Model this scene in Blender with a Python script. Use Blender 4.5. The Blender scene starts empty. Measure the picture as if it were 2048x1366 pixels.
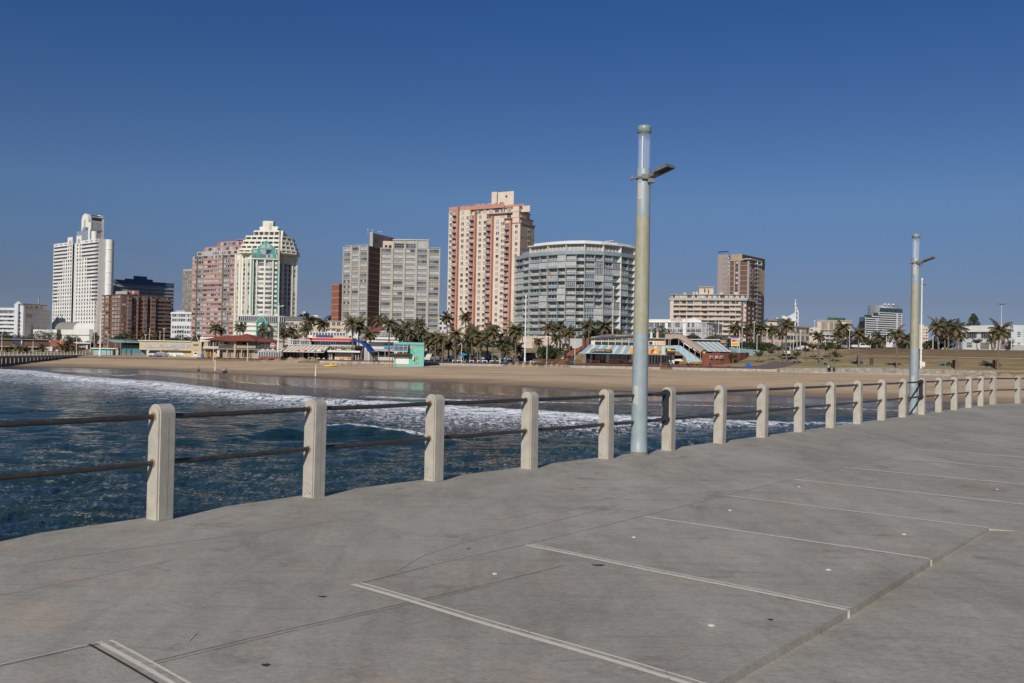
import bpy,bmesh,math,random
import numpy as np
from mathutils import Vector,Matrix,Euler
random.seed(7);rng=np.random.default_rng(5)
PI=math.pi
C=bpy.context.scene.collection
SC=bpy.context.scene
# ---------------------------------------------------------------- camera
DECK=4.5;CAMZ=6.2;FPX=1900.0
PITCH=19.5/1900;ROLL=0.019
def camera_axes():
 f=Vector((0,math.cos(PITCH),math.sin(PITCH)));u0=Vector((0,-math.sin(PITCH),math.cos(PITCH)));r0=Vector((1,0,0))
 r=r0*math.cos(ROLL)+u0*math.sin(ROLL);u=u0*math.cos(ROLL)-r0*math.sin(ROLL)
 return f,r,u
CF,CR,CU=camera_axes();CAM=Vector((0,0,CAMZ))
cd=bpy.data.cameras.new('camera');cam=bpy.data.objects.new('camera',cd);C.objects.link(cam)
cam.matrix_world=Matrix(((CR.x,CU.x,-CF.x,0),(CR.y,CU.y,-CF.y,0),(CR.z,CU.z,-CF.z,CAMZ),(0,0,0,1)))
cd.sensor_width=36;cd.lens=36*FPX/2048;cd.clip_start=0.1;cd.clip_end=9000
SC.camera=cam
# ---------------------------------------------------------------- sky, sun, exposure
SUN_EL=math.radians(29);SUN_HEAD=math.radians(70.8)
w=bpy.data.worlds.new('World');SC.world=w;w.use_nodes=True
nt=w.node_tree;nt.nodes.clear()
sky=nt.nodes.new('ShaderNodeTexSky');sky.sky_type='NISHITA';sky.sun_disc=False
sky.sun_elevation=SUN_EL
sky.sun_rotation=math.atan2(-math.cos(SUN_HEAD),-math.sin(SUN_HEAD))
sky.altitude=900;sky.air_density=0.85;sky.dust_density=0.35;sky.ozone_density=5.0
bg=nt.nodes.new('ShaderNodeBackground');bg.inputs['Strength'].default_value=0.085
wo=nt.nodes.new('ShaderNodeOutputWorld')
tcw=nt.nodes.new('ShaderNodeTexCoord');sep=nt.nodes.new('ShaderNodeSeparateXYZ');nt.links.new(tcw.outputs['Generated'],sep.inputs[0])
rp=nt.nodes.new('ShaderNodeValToRGB');el=rp.color_ramp.elements
for _ in range(3):el.new(.5)
for i_,(p_,c_)in enumerate([(0.0,(.36,.36,.52)),(.055,(.42,.365,.425)),(.157,(.56,.58,.63)),(.33,(.337,.52,.717)),(.8,(.34,.52,.75))]):
 el[i_].position=p_;el[i_].color=(*c_,1)
nt.links.new(sep.outputs[2],rp.inputs[0])
mxw=nt.nodes.new('ShaderNodeMix');mxw.data_type='RGBA';mxw.blend_type='MULTIPLY';mxw.inputs[0].default_value=1
nt.links.new(sky.outputs[0],mxw.inputs[6]);nt.links.new(rp.outputs[0],mxw.inputs[7])
nt.links.new(mxw.outputs[2],bg.inputs[0]);nt.links.new(bg.outputs[0],wo.inputs[0])
sl=bpy.data.lights.new('sun','SUN');sl.energy=3.6;sl.angle=math.radians(0.5);sl.color=(1.0,0.93,0.83)
so=bpy.data.objects.new('sun',sl);C.objects.link(so);so.location=(-20,-40,60)
sd=Vector((math.cos(SUN_HEAD)*math.cos(SUN_EL),math.sin(SUN_HEAD)*math.cos(SUN_EL),-math.sin(SUN_EL)))
so.rotation_euler=sd.to_track_quat('-Z','Y').to_euler()
SC.view_settings.view_transform='Standard';SC.view_settings.look='None';SC.view_settings.gamma=1
SC.view_settings.exposure=0.0;SC.view_settings.use_curve_mapping=False
SC.cycles.max_bounces=6;SC.cycles.glossy_bounces=3;SC.cycles.transmission_bounces=4;SC.cycles.transparent_max_bounces=6
SC.cycles.use_denoising=True
# ---------------------------------------------------------------- pixel <-> world (photo pixels 2048 x 1366)
def YH(px):return 683+0.019*px
def P(px,py,D):
 d=CF*FPX+CR*(px-1024)+CU*(683-py)
 return CAM+d*(D/d.y)
def PX(px,D,z):
 k=(px-1024)/FPX;dz=z-CAMZ
 return(k*(D*CF.y+dz*CF.z)-D*CR.y-dz*CR.z)/CR.x
def PZ(px,py,D):return P(px,py,D).z
def GP(px,py,z):
 d=CF*FPX+CR*(px-1024)+CU*(683-py)
 return CAM+d*((z-CAMZ)/d.z)
def MPP(D):return D/FPX
# ---------------------------------------------------------------- tagging and mesh helpers
def tag(o,label=None,cat=None,group=None,kind=None):
 if label:o['label']=label
 if cat:o['category']=cat
 if group:o['group']=group
 if kind:o['kind']=kind
 return o
def empty(name,loc=(0,0,0),label=None,cat=None,group=None,rz=0):
 o=bpy.data.objects.new(name,None);C.objects.link(o);o.location=loc;o.rotation_euler=(0,0,rz)
 o.empty_display_size=0.3
 return tag(o,label,cat,group)
def copy_tree(o,parent=None):
 c=o.copy();C.objects.link(c);c.parent=parent
 if parent is not None:c.matrix_parent_inverse=o.matrix_parent_inverse.copy()
 for ch in list(o.children):copy_tree(ch,c)
 return c
class MB:
 def __init__(s):s.v=[];s.f=[];s.m=[];s.mats=[];s.sm=[]
 def mi(s,m):
  if m not in s.mats:s.mats.append(m)
  return s.mats.index(m)
 def face(s,pts,m,smooth=False):
  b=len(s.v);s.v.extend([tuple(p)for p in pts]);s.f.append(tuple(range(b,b+len(pts))));s.m.append(s.mi(m));s.sm.append(smooth)
 def quads(s,V,F,m,smooth=False):
  b=len(s.v);s.v.extend([tuple(p)for p in V]);k=s.mi(m)
  for f in F:s.f.append(tuple(b+i for i in f));s.m.append(k);s.sm.append(smooth)
 def hexa(s,p,m):
  s.quads(p,[(3,2,1,0),(4,5,6,7),(0,1,5,4),(1,2,6,5),(2,3,7,6),(3,0,4,7)],m)
 def box(s,x0,x1,y0,y1,z0,z1,m):
  s.hexa([(x0,y0,z0),(x1,y0,z0),(x1,y1,z0),(x0,y1,z0),(x0,y0,z1),(x1,y0,z1),(x1,y1,z1),(x0,y1,z1)],m)
 def prism(s,poly,z0,z1,m,mtop=None):
  n=len(poly);V=[(x,y,z0)for x,y in poly]+[(x,y,z1)for x,y in poly]
  s.quads(V,[(i,(i+1)%n,n+(i+1)%n,n+i)for i in range(n)],m)
  s.face([(x,y,z1)for x,y in poly],mtop or m);s.face([(x,y,z0)for x,y in reversed(poly)],m)
 def tube(s,pts,r,m,n=8,cap=True,smooth=True):
  pts=[Vector(p)for p in pts];rs=r if isinstance(r,(list,tuple))else[r]*len(pts)
  V=[];up=None
  for i,p in enumerate(pts):
   t=(pts[min(i+1,len(pts)-1)]-pts[max(i-1,0)]).normalized()
   if up is None:up=Vector((0,0,1))if abs(t.z)<.9 else Vector((1,0,0))
   a=t.cross(up).normalized();b=a.cross(t).normalized();up=b
   for k in range(n):
    an=2*PI*k/n;V.append(p+(a*math.cos(an)+b*math.sin(an))*rs[i])
  F=[]
  for i in range(len(pts)-1):
   for k in range(n):
    F.append((i*n+k,(i+1)*n+k,(i+1)*n+(k+1)%n,i*n+(k+1)%n))
  s.quads(V,F,m,smooth)
  if cap:
   s.face(V[:n],m);s.face(list(reversed(V[-n:])),m)
 def lathe(s,prof,m,n=24,c=(0,0),smooth=True):
  V=[]
  for r,z in prof:
   for k in range(n):V.append((c[0]+r*math.cos(2*PI*k/n),c[1]+r*math.sin(2*PI*k/n),z))
  F=[(i*n+k,i*n+(k+1)%n,(i+1)*n+(k+1)%n,(i+1)*n+k)for i in range(len(prof)-1)for k in range(n)]
  s.quads(V,F,m,smooth)
 def build(s,name,parent=None,label=None,kind=None,world=True,bevel=0):
  me=bpy.data.meshes.new(name)
  off=Vector(parent.location)if(parent is not None and world)else Vector((0,0,0))
  if parent is not None and world:
   q=parent
   while q.parent is not None:q=q.parent;off=off+Vector(q.location)
  me.from_pydata([(v[0]-off.x,v[1]-off.y,v[2]-off.z)for v in s.v],[],s.f)
  for m in s.mats:me.materials.append(m)
  me.polygons.foreach_set('material_index',s.m);me.polygons.foreach_set('use_smooth',s.sm)
  me.update()
  o=bpy.data.objects.new(name,me);C.objects.link(o)
  if parent is not None:o.parent=parent
  if label:o['label']=label
  if kind:o['kind']=kind
  if bevel:
   b=o.modifiers.new('bevel','BEVEL');b.width=bevel;b.segments=2;b.limit_method='ANGLE'
  return o
 @property
 def empty(s):return not s.v
 # ---------------------------------------------------------------- materials
def mat(name,col,rough=0.7,var=0.0,scale=1.0,bump=0.0,bscale=None,metal=0.0,spec=0.5,col2=None,stretch=(1,1,1),detail=6,thr=None):
 m=bpy.data.materials.new(name);m.use_nodes=True;N=m.node_tree.nodes;L=m.node_tree.links
 b=N['Principled BSDF'];b.inputs['Roughness'].default_value=rough;b.inputs['Metallic'].default_value=metal
 b.inputs['Specular IOR Level'].default_value=spec
 c1=(*col,1);b.inputs['Base Color'].default_value=c1
 if var or col2 or bump:
  tc=N.new('ShaderNodeNewGeometry');mp=N.new('ShaderNodeMapping');mp.inputs['Scale'].default_value=stretch
  L.new(tc.outputs['Position'],mp.inputs['Vector'])
  no=N.new('ShaderNodeTexNoise');no.inputs['Scale'].default_value=scale;no.inputs['Detail'].default_value=detail;no.inputs['Roughness'].default_value=.62
  L.new(mp.outputs[0],no.inputs['Vector'])
  if var or col2:
   r=N.new('ShaderNodeValToRGB');r.color_ramp.elements[0].position=thr[0]if thr else .3;r.color_ramp.elements[1].position=thr[1]if thr else .7
   if col2:r.color_ramp.elements[0].color=(*col2,1);r.color_ramp.elements[1].color=c1
   else:
    r.color_ramp.elements[0].color=(*[x*(1-var)for x in col],1);r.color_ramp.elements[1].color=(*[min(1,x*(1+var))for x in col],1)
   L.new(no.outputs['Fac'],r.inputs['Fac']);L.new(r.outputs['Color'],b.inputs['Base Color'])
  if bump:
   n2=N.new('ShaderNodeTexNoise');n2.inputs['Scale'].default_value=bscale or scale*6;n2.inputs['Detail'].default_value=5
   L.new(mp.outputs[0],n2.inputs['Vector'])
   bp=N.new('ShaderNodeBump');bp.inputs['Strength'].default_value=bump;bp.inputs['Distance'].default_value=.02
   L.new(n2.outputs['Fac'],bp.inputs['Height']);L.new(bp.outputs[0],b.inputs['Normal'])
 return m
def glassmat(name,col,rough=.08,spec=.8,var=.5,scale=.35):
 return mat(name,col,rough,var=var,scale=scale,spec=spec,detail=2)
class G:
 def __init__(s,m):s.N=m.node_tree.nodes;s.L=m.node_tree.links;s.b=s.N['Principled BSDF']
 def n(s,t,**k):
  x=s.N.new(t)
  for a,v in k.items():
   if hasattr(x,a):setattr(x,a,v)
  return x
 def lk(s,a,b):s.L.new(a,b)
 def noise(s,vec,scale,detail=5,rough=.6,dist=0):
  x=s.N.new('ShaderNodeTexNoise');x.inputs['Scale'].default_value=scale;x.inputs['Detail'].default_value=detail
  x.inputs['Roughness'].default_value=rough;x.inputs['Distortion'].default_value=dist
  s.L.new(vec,x.inputs['Vector']);return x.outputs['Fac']
 def mapv(s,vec,sc=(1,1,1),rz=0):
  x=s.N.new('ShaderNodeMapping');x.inputs['Scale'].default_value=sc;x.inputs['Rotation'].default_value=(0,0,rz)
  s.L.new(vec,x.inputs['Vector']);return x.outputs[0]
 def ramp(s,fac,stops):
  x=s.N.new('ShaderNodeValToRGB');e=x.color_ramp.elements
  while len(e)<len(stops):e.new(.5)
  for i,(p,c)in enumerate(stops):
   e[i].position=p;e[i].color=(*c,1)if isinstance(c,(tuple,list))else(c,c,c,1)
  s.L.new(fac,x.inputs['Fac']);return x.outputs['Color']
 def math(s,op,a,b=None,clamp=False):
  x=s.N.new('ShaderNodeMath');x.operation=op;x.use_clamp=clamp
  for i,v in enumerate((a,b)):
   if v is None:continue
   if isinstance(v,(int,float)):x.inputs[i].default_value=v
   else:s.L.new(v,x.inputs[i])
  return x.outputs[0]
 def mix(s,fac,a,b,mode='MIX'):
  x=s.N.new('ShaderNodeMix');x.data_type='RGBA';x.blend_type=mode
  for i,v in((0,fac),(6,a),(7,b)):
   if isinstance(v,(int,float)):x.inputs[i].default_value=v if i==0 else(v,v,v,1)
   elif isinstance(v,(tuple,list)):x.inputs[i].default_value=(*v,1)
   else:s.L.new(v,x.inputs[i])
  return x.outputs[2]
 def bump(s,h,strength=.5,dist=.02,normal=None):
  x=s.N.new('ShaderNodeBump');x.inputs['Strength'].default_value=strength;x.inputs['Distance'].default_value=dist
  s.L.new(h,x.inputs['Height'])
  if normal is not None:s.L.new(normal,x.inputs['Normal'])
  return x.outputs[0]
def newmat(name):
 m=bpy.data.materials.new(name);m.use_nodes=True;return m,G(m)
def attr(g,name):
 x=g.N.new('ShaderNodeAttribute');x.attribute_name=name;return x.outputs['Fac']
 # deck concrete
M_DECK,g=newmat('pier_concrete')
pos=g.n('ShaderNodeNewGeometry').outputs['Position']
big=g.noise(g.mapv(pos,(1,.45,1),.9),.55,5,.6,.4);mid=g.noise(g.mapv(pos,(1,.35,1),.9),3.1,7,.68,.6);fine=g.noise(g.mapv(pos,(.7,1.3,1),.6),26,8,.82);grit=g.noise(pos,95,3,.8)
streak=g.noise(g.mapv(pos,(.6,3.2,1),.35),2.0,6,.7,1.2)
col=g.ramp(mid,[(.28,(.185,.168,.142)),(.5,(.270,.250,.216)),(.72,(.345,.322,.278))])
col=g.mix(.5,col,g.ramp(big,[(.35,(.185,.168,.145)),(.65,(.315,.302,.275))]))
col=g.mix(.85,col,g.ramp(fine,[(.28,.50),(.5,.84),(.72,1.08)]),'MULTIPLY');col=g.mix(.5,col,g.ramp(grit,[(.3,.62),(.7,1.2)]),'MULTIPLY')
col=g.mix(g.math('MULTIPLY',g.ramp(streak,[(.50,0),(.74,1.0)]),.40),col,(.105,.088,.070))
dark=g.noise(pos,1.7,4,.75)
col=g.mix(g.math('MULTIPLY',g.ramp(dark,[(.58,0),(.72,1.0)]),.55),col,(.11,.09,.07))
rust=g.noise(pos,.9,6,.8)
col=g.mix(g.math('MULTIPLY',g.ramp(rust,[(.56,0),(.72,1.0)]),.42),col,(.34,.25,.16))
col=g.mix(1.0,col,(1.86,1.86,1.79),'MULTIPLY')
g.lk(col,g.b.inputs['Base Color']);g.b.inputs['Roughness'].default_value=.82;g.b.inputs['Specular IOR Level'].default_value=.3
g.lk(g.bump(fine,.35,.006,g.bump(mid,.25,.02)),g.b.inputs['Normal'])
M_DECK2=mat('pier_edge_concrete',(.20,.18,.155),.85,var=.3,scale=3,bump=.4)
M_CREAM=mat('worn_cream_paint',(.78,.73,.60),.7,scale=24,col2=(.36,.29,.20),thr=(.30,.40),bump=.3,bscale=60)
M_SHADOW_STAIN=mat('painted_shadow_and_stain',(.045,.042,.038),.9,var=.3,scale=9)  # near-black for a painted shadow line and the deck stains
M_JOINT=mat('filled_joint',(.42,.385,.32),.85,var=.35,scale=12)
M_POST=mat('painted_concrete_post',(.51,.475,.40),.6,scale=5.5,col2=(.42,.39,.33),thr=(.36,.62),bump=.25,bscale=90)
M_CHIP=mat('chipped_bare_concrete',(.27,.25,.22),.85,var=.3,scale=40)
M_RAIL=mat('brown_painted_steel',(.052,.047,.045),.42,var=.35,scale=14,bump=.15,bscale=80,spec=.5)
M_BRK=mat('blue_black_bracket',(.028,.032,.040),.45,var=.3,scale=20)
M_RUST=mat('rust_stain',(.30,.20,.12),.8,var=.3,scale=40)
M_LAMP=mat('pale_blue_lamp_paint',(.315,.375,.395),.42,var=.10,scale=7,bump=.12,bscale=120)
M_CAP=mat('grey_lamp_cap',(.27,.31,.31),.4,var=.08,scale=12)
M_HEAD=mat('weathered_aluminium',(.20,.195,.18),.5,var=.35,scale=30,metal=.3)
M_FIBRE,g=newmat('glass_fibre_mesh')
pos=g.n('ShaderNodeTexCoord').outputs['Object']
wv=g.n('ShaderNodeTexWave',wave_type='BANDS',bands_direction='DIAGONAL');wv.inputs['Scale'].default_value=26;wv.inputs['Distortion'].default_value=1.5;wv.inputs['Detail'].default_value=3
g.lk(pos,wv.inputs['Vector'])
a_=g.noise(g.mapv(pos,(1,1,.35)),14,5,.7);b_=g.noise(pos,1.4,3)
col=g.ramp(a_,[(.3,(.24,.225,.14)),(.7,(.42,.395,.285))])
col=g.mix(.35,col,g.ramp(b_,[(.35,(.24,.25,.11)),(.65,(.41,.375,.30))]))
col=g.mix(g.math('MULTIPLY',wv.outputs['Fac'],.3),col,(.62,.61,.52))
g.lk(col,g.b.inputs['Base Color']);g.b.inputs['Roughness'].default_value=.55
M_TUBE=bpy.data.materials.new('clear_acrylic');M_TUBE.use_nodes=True
b=M_TUBE.node_tree.nodes['Principled BSDF'];b.inputs['Base Color'].default_value=(.97,.98,1,1);b.inputs['Roughness'].default_value=.04
b.inputs['Alpha'].default_value=.16;b.inputs['Specular IOR Level'].default_value=.8
M_STEEL=mat('white_reflector_rod',(.75,.76,.80),.3)
M_FAINT=mat('hairline_joint',(.13,.12,.105),.9,var=.4,scale=14)
M_STUD=mat('white_stud',(.56,.53,.47),.6)
# ---------------------------------------------------------------- pier deck, posts, rails
def arr(o):return np.array(o,float)
postpx=[315,629,869,1060,1213,1338,1440,1525,1599,1662,1716,1764,1806,1844,1878,1909,1938,1962,1986,2036]
def chain():
 p=GP(315,1040,DECK);pts=[Vector((p.x,p.y+.06))]
 S=1.96;D=[0]
 for k,px in enumerate(postpx[1:]):
  best=None
  for i in range(-400,901):
   an=i*.1*PI/180
   q=pts[-1]+Vector((math.cos(an),math.sin(an)))*S
   e=abs(PX(px,q.y,DECK+.55)-q.x)
   # keep the heading smooth
   head=math.atan2(*(reversed(tuple(pts[-1]-pts[-2]))))if len(pts)>1 else .886
   cost=e+(.25*abs(an-head)if k<18 else 0)
   if best is None or cost<best[0]:best=(cost,q)
  pts.append(best[1])
 return pts
POSTS=chain()
d0=(POSTS[1]-POSTS[0]).normalized()
POSTS=[POSTS[0]-d0*1.96*j for j in range(7,0,-1)]+POSTS
dl=(POSTS[-1]-POSTS[-2]).normalized()
for k in range(4):POSTS.append(POSTS[-1]+dl*1.96)
NP=len(POSTS)
def tangent(i):
 a=POSTS[max(i-1,0)];b=POSTS[min(i+1,NP-1)]
 return(b-a).normalized()
def outn(i):t=tangent(i);return Vector((-t.y,t.x))
edge=[POSTS[i]+outn(i)*.155 for i in range(NP)]
edge[0]=edge[0]-d0*14
edge.append(edge[-1]+Vector((70,-2)))
inner=[(edge[-1].x,-12),(edge[0].x,-12)]
poly=[tuple(e)for e in edge]+inner
poly=poly[::-1]
mb=MB()
# recessed walkway on the right
A0=GP(1290,1446,DECK);S1=GP(1697,1220,DECK);S2=GP(1862,1120,DECK);S3=GP(1978,1057,DECK);S4=GP(2500,1105,DECK)
dirA=(A0-S1).normalized();A0=S1+dirA*7
step=[A0,S1,S2,S3]
mb.prism(poly,DECK-.75,DECK-.06,M_DECK2,M_DECK)
deck_base=mb.build('pier_slab');deck_base['kind']='structure'
# upper surface = poly minus recessed area, built as strips: left part polygon
FAR=Vector((edge[-1].x,S4.y+(edge[-1].x-S4.x)*(S4.y-S3.y)/(S4.x-S3.x)))
top=[tuple(e)for e in edge]+[(FAR.x,FAR.y),(S3.x,S3.y),(S2.x,S2.y),(S1.x,S1.y),(A0.x,A0.y),(A0.x,-12),(edge[0].x,-12)]
bm=bmesh.new();vs=[bm.verts.new((x,y,DECK))for x,y in top[::-1]];f=bm.faces.new(vs)
ex=bmesh.ops.extrude_face_region(bm,geom=[f]);bmesh.ops.translate(bm,verts=[v for v in ex['geom']if isinstance(v,bmesh.types.BMVert)],vec=(0,0,0))
for v in vs:v.co.z=DECK-.055
bmesh.ops.triangulate(bm,faces=bm.faces[:]);bmesh.ops.recalc_face_normals(bm,faces=bm.faces[:])
me=bpy.data.meshes.new('pier_deck');bm.to_mesh(me);bm.free();me.materials.append(M_DECK)
o=bpy.data.objects.new('pier_deck',me);C.objects.link(o);o['kind']='structure'
# piles under the pier
for i in range(2,NP,3):
 pb=MB();c=POSTS[i]-outn(i)*1.2
 pb.lathe([(.45,-5),(.45,DECK-.75)],M_DECK2,16,(c.x,c.y));pb.build('pier_pile').__setitem__('kind','structure')
 # painted joints: list of (pixel a, pixel b, kind)
def strip(mb,a,b,w,z,m,wob=0.0,n=1):
 a=Vector((a.x,a.y));b=Vector((b.x,b.y));t=(b-a).normalized();nn=Vector((-t.y,t.x))
 n=max(n,int((b-a).length/.12))if wob else 1
 for i in range(n):
  p=a+(b-a)*(i/n);q=a+(b-a)*((i+1)/n)
  def hw(j):return w*.5*(1+wob*math.sin(j*12.9898)*.8)
  p1,p2,q1,q2=p+nn*hw(i),p-nn*hw(i+7),q+nn*hw(i+1),q-nn*hw(i+8)
  mb.face([(p2.x,p2.y,z),(q2.x,q2.y,z),(q1.x,q1.y,z),(p1.x,p1.y,z)],m)
lines=[((207,1284),(420,1403),2),((712,1168),(1500,1400),2),((1055,1090),(1697,1219),2),((1290,1033),(1860,1117),1),((1455,991),(1976,1055),1),((1588,959),(2300,1036),2),((1690,935),(2300,992),0),((1785,915),(2300,960),0),((1830,898),(2200,926),1),((1893,884),(2200,905),0),((1940,871),(2200,886),1),((1985,862),(2200,873),1),((2012,853),(2200,862),0)]
pj=MB();off=Vector((.035,.05))
for(a,b,k)in lines:
 A=GP(*a,DECK);B=GP(*b,DECK)
 t=(B-A).normalized();nn=Vector((-t.y,t.x,0))
 wd=(.036,.044,.044)[k]*(1.0 if a[1]>950 else 1.9)*(.72 if b[1]==1403 else 1)
 if b[1]==1403:strip(pj,A-nn*.080,B-nn*.080,.016,DECK+.0045,M_SHADOW_STAIN,.4)  # dark strip paints the shadow line beneath the nearest cream joint
 strip(pj,A-nn*(.006+wd/2),B-nn*(.006+wd/2),wd,DECK+.004,M_CREAM,.35)
 if k==2:strip(pj,A+nn*.040,B+nn*.040,.020,DECK+.004,M_CREAM,.6);strip(pj,A+nn*.012,B+nn*.012,.034,DECK+.0035,M_JOINT,.4)
pj.build('painted_joint_lines').__setitem__('kind','structure')
fj=MB()
def pline(pts,w,m,wob=.4,z=.003):
 for a,b in zip(pts[:-1],pts[1:]):strip(fj,GP(*a,DECK),GP(*b,DECK),w,DECK+z,m,wob)
pline([(-200,1372),(0,1330),(207,1284)],.010,M_CREAM,.9)
pline([(-200,1376),(0,1333),(210,1286)],.006,M_FAINT,.7,.0045)
pline([(712,1168),(860,1131),(1055,1088)],.014,M_JOINT,.7);pline([(712,1170),(860,1134),(860,1134)],.004,M_FAINT,.7,.0045)
pline([(1055,1088),(1290,1031),(1455,990),(1588,958),(1690,934),(1785,914),(1893,884),(1985,861)],.016,M_JOINT,.5)
pline([(298,1326),(560,1263),(810,1207),(1000,1163),(1130,1131)],.005,M_FAINT,.5)
pline([(300,1331),(562,1268),(812,1211),(1000,1167)],.004,M_FAINT,.5)
pline([(45,1128),(300,1093),(547,1061),(640,1047)],.008,M_JOINT,.6)
pline([(791,1144),(850,1110),(930,1084),(1040,1059),(1230,1013)],.007,M_JOINT,.6)
pline([(1000,1040),(1200,1000),(1400,965)],.006,M_JOINT,.7);pline([(-50,1200),(160,1160),(340,1122)],.006,M_JOINT,.7)
pline([(862,1300),(890,1318)],.012,M_JOINT,.7);pline([(376,1284),(394,1266)],.010,M_JOINT,.7)
fj.build('slab_joint_lines').__setitem__('kind','structure')
# recess walkway floor + white corner blocks
rb=MB();lo=DECK-.052
W_=Vector((FAR.x-S3.x,FAR.y-S3.y,0));w1=W_.normalized()*.25;hi=DECK-.0008;rw=[(A0,lo,lo),(S1,lo,lo),(S2,lo,lo),(S3,DECK-.020,hi)]
for(p_,za,zc),(q_,zb,zd)in zip(rw[:-1],rw[1:]):rb.face([(p_.x,p_.y,za),(p_.x+w1.x,p_.y+w1.y,zc),(q_.x+w1.x,q_.y+w1.y,zd),(q_.x,q_.y,zb)],M_DECK);rb.face([(p_.x+w1.x,p_.y+w1.y,zc),(p_.x+W_.x,p_.y+W_.y,zc),(q_.x+W_.x,q_.y+W_.y,zd),(q_.x+w1.x,q_.y+w1.y,zd)],M_DECK)
rb.build('pier_walkway').__setitem__('kind','structure')
cb=MB()
for Sx,sc in((S1,1),(S2,.8)):
 cb.box(Sx.x-.014,Sx.x+.006*sc,Sx.y-.012,Sx.y+.022,lo,DECK+.002,M_JOINT)
cb.build('painted_corner_marks').__setitem__('kind','structure')
for k,(px,py,r)in enumerate([(990,1148,.026),(1268,1075,.026),(1423,1251,.030),(1657,1140,.028),(1808,1069,.028),(1460,1021,.026),(1598,974,.02),(1994,979,.02)]):
 p=GP(px,py,DECK);s_=MB();r*=.8;s_.lathe([(r,DECK),(r,DECK+.006),(r*.75,DECK+.010),(.0005,DECK+.011)],M_STUD,14,(p.x,p.y))
 s_.build('deck_stud');ob=bpy.data.objects[-1]if False else C.objects[-1]
 tag(ob,'small round white stud set in the grey pier deck','stud','white studs in the pier deck')
for px,py,r,e in[(531,1331,.022,1),(1541,1240,.018,1),(1197,1131,.05,.5),(937,1098,.02,.6),(645,1194,.03,.5)]:
 p=GP(px,py,DECK);s_=MB()
 s_.face([(p.x+r*math.cos(a)*(1+.3*math.sin(3*a)),p.y+r*e*math.sin(a)*(1+.25*math.cos(5*a)),DECK+.0042)for a in[k*2*PI/14 for k in range(14)]],M_SHADOW_STAIN)
 ob=s_.build('stain');ob['kind']='structure'
 # railing: one thing of posts and rails
POST_H=1.12;RZ=(1.00,.55)
rail_root=empty('pier_railing',(POSTS[7].x,POSTS[7].y,DECK),'railing of cream concrete posts and two brown steel rails along the pier edge','railing')
def post_mesh():
 bm=bmesh.new();w=.19;t=.19;n=10;prof=[(-w/2,0),(w/2,0)]
 zc=POST_H-w/2*.92
 for k in range(n+1):
  a=PI*k/n;prof.append((w/2*math.cos(a),zc+w/2*.92*math.sin(a)))
 vs=[bm.verts.new((-t/2,y,z))for y,z in prof]
 f=bm.faces.new(vs);r=bmesh.ops.extrude_face_region(bm,geom=[f])
 bmesh.ops.translate(bm,verts=[v for v in r['geom']if isinstance(v,bmesh.types.BMVert)],vec=(t,0,0))
 bmesh.ops.recalc_face_normals(bm,faces=bm.faces[:])
 eg=[e for e in bm.edges if e.calc_face_angle(0)>.8 or(abs(e.verts[0].co.x)>t*.49 and abs(e.verts[1].co.x)>t*.49 and e.verts[0].co.x*e.verts[1].co.x>0)]
 eg=[e for e in eg if not(e.verts[0].co.z<.001 and e.verts[1].co.z<.001)]
 bmesh.ops.bevel(bm,geom=eg,offset=.016,segments=2,affect='EDGES')
 # fine casting seam running over the flat faces
 me=bpy.data.meshes.new('post');bm.to_mesh(me);bm.free()
 for p in me.polygons:p.use_smooth=False
 me.materials.append(M_POST);return me
PM=post_mesh()
sb=MB()
for y in(.0,):
 sb.box(-.0965,.0965,-.0965,-.0945,.02,POST_H-.16,M_CHIP)
seam=MB();seam.box(.008,.012,-.0962,-.0940,.02,POST_H-.13,M_CHIP)
cm_=seam.build('seam_src');SEAM=cm_.data;C.objects.unlink(cm_);bpy.data.objects.remove(cm_)
coll=MB();coll.tube([(.094,0,0),(.102,0,0)],.042,M_RUST,16)
cm_=coll.build('coll_src');COLL=cm_.data;C.objects.unlink(cm_);bpy.data.objects.remove(cm_)
chip=MB()
for k in range(7):
 a=random.uniform(-.07,.02);z=random.uniform(.03,.16);s=random.uniform(.008,.02)
 chip.box(-.0972,-.0945,a,a+s,z,z+s*random.uniform(.6,2),M_CHIP)
for k in range(5):
 a=random.uniform(-.05,.08);s=random.uniform(.02,.05)
 chip.box(a,a+s,-.03+k*.006,.02+k*.006,POST_H-.012,POST_H+.002,M_CHIP)
cm_=chip.build('chip_src');CHIP=cm_.data;C.objects.unlink(cm_);bpy.data.objects.remove(cm_)
def child(name,me,parent,loc=(0,0,0),rz=0,label=None):
 o=bpy.data.objects.new(name,me);C.objects.link(o);o.parent=parent;o.location=loc;o.rotation_euler=(0,0,rz)
 if label:o['label']=label
 return o
LAMPPOSTS=(12,20)
for i in range(NP-1):
 t=tangent(i)if i<NP-6 else(POSTS[i+1]-POSTS[i]).normalized()
 rz=math.atan2(t.y,t.x);l=POSTS[i]-POSTS[7]
 p=child('post',PM,rail_root,(l.x,l.y,random.uniform(-.004,.004)),rz+random.uniform(-.03,.03));p.rotation_euler=(random.uniform(-.007,.007),random.uniform(-.007,.007),p.rotation_euler[2])
 child('casting_seam',SEAM,p)
 for z in RZ:child('rail_socket',COLL,p,(0,0,z));child('rail_socket',COLL,p,(0,0,z),PI)
 if i in(5,8,9,11,14,16,18,21):q_=child('chipped_paint',CHIP,p,(0,0,0));q_['kind']='stuff';q_.scale=(1,(-1)**i,1)
for i in range(NP-1):
 a,b=POSTS[i],POSTS[i+1]
 for z in RZ:
  rbm=MB();rbm.tube([(a.x,a.y,DECK+z),((a.x+b.x)/2,(a.y+b.y)/2,DECK+z-.004),(b.x,b.y,DECK+z)],.0262,M_RAIL,14)
  rbm.build('rail',rail_root)
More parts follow.
